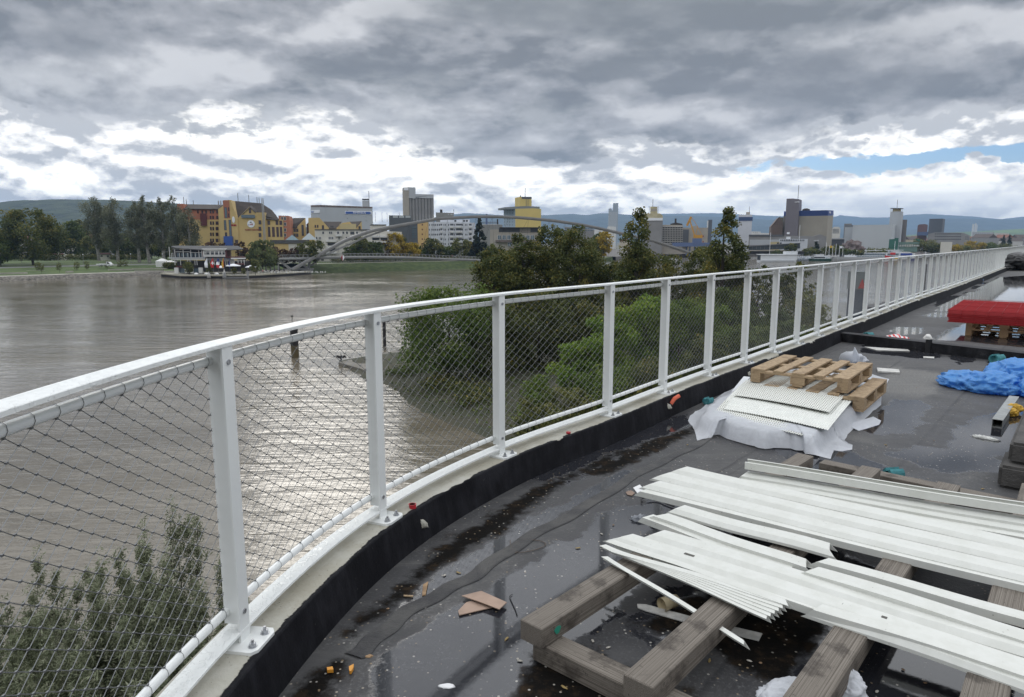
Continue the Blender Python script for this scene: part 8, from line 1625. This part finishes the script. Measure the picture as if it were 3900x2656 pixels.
MB().box((A.x+L*.55, 541, zt+1.7), (L*.18, 7, .2)).build('awning', wsig, r); MB().box((A.x+L*.82, 541, zt+.9), (L*.10, 6, 1.8)).build('wheelhouse', sw, r); MB().box((A.x+L*.82, 541, zt+2.0), (L*.2, 7, .25)).build('wheelhouse_roof', wsig, r)
c = Vector((A.x+L*.83, 541, zt+2)); MB().tube([c, c+Vector((0, 0, 7))], .12, 5).build('mast', wsig, r)
MB().box((A.x+L*.76, 535.3, WZ+4.6), (4, .1, 1.6)).build('red_panel', flm['r'], r); MB().box((A.x+L*.94, 535.3, WZ+4.0), (9, .1, 1.6)).build('blue_panel', flm['b'], r)
# flags of the harbour quay
for i, (x, y0, m_, lb) in enumerate(((1735, 790, None, 'bare flagpole left on the harbour quay'), (1780, 830, 'y', 'harbour flagpole with small yellow flag'), (1830, 840, None, 'bare flagpole right of the yellow flag'), (1880, 810, None, 'tall bare flagpole before the scrap heap'), (1930, 835, 'w', 'harbour flagpole with small white flag'), (1980, 850, None, 'last bare flagpole on the harbour quay'), (912, 640, None, 'tall light mast before the gabled warehouse'), (1345, 535, None, 'tall radio mast before the brown grey silo'))):
    p = P(*Z6(x, y0), 500); r = thing('flagpole', (p.x, 500, GZ), lb, 'flagpole', 'poles on the harbour quay'); MB().tube([(p.x, 500, GZ-1), (p.x, 500, p.z)], .14, 6).build('pole', wsig, r)
    if m_: MB().box((p.x+1, 500, p.z-1.2), (2, .06, 1.6)).build('cloth', flm[m_], r)
# bunting and chain hung from the railing far right
for i, (x, y0, m_, lb) in enumerate(((605, 870, 'r', 'red and yellow flag of the ship seen just above the railing'), (730, 895, 'y', 'yellow flag of the ship seen through the railing'), (915, 890, 'bl', 'red and blue flag of the ship seen through the railing'))):
    p = P(*Z7(x, y0), 520); r = thing('ship_flag', (p.x, 520, WZ), lb, 'flag', 'flags of the cruise ship'); MB().tube([(p.x-2.5, 520, WZ), (p.x-2.5, 520, p.z+2)], .1, 5).build('pole', wm, r); MB().prism([(p.x-2.5, 520, p.z+1.8), (p.x+2.4, 520, p.z+.8), (p.x+2.0, 520, p.z-1.6), (p.x-2.5, 520, p.z-.6)], (0, .06, 0)).build('cloth', flm[m_], r)
# dark guard boats under the quay, jetty tables
# ---- air
hz_ = bpy.data.materials.new('haze_air'); hz_.use_nodes = True; n = hz_.node_tree; n.nodes.remove(n.nodes['Principled BSDF']); pv = n.nodes.new('ShaderNodeVolumePrincipled'); pv.inputs['Color'].default_value = (.44, .67, 1.0, 1); pv.inputs['Density'].default_value = 8e-5; pv.inputs['Anisotropy'].default_value = 0.0
n.links.new(pv.outputs[0], n.nodes['Material Output'].inputs['Volume'])
HAZE = True
if HAZE:
    o = MB().box((2500, 6300, 288), (22000, 13400, 620)).build('haze', hz_); tag(o, 'pale blue air fading the far hills', 'haze', kind='stuff')
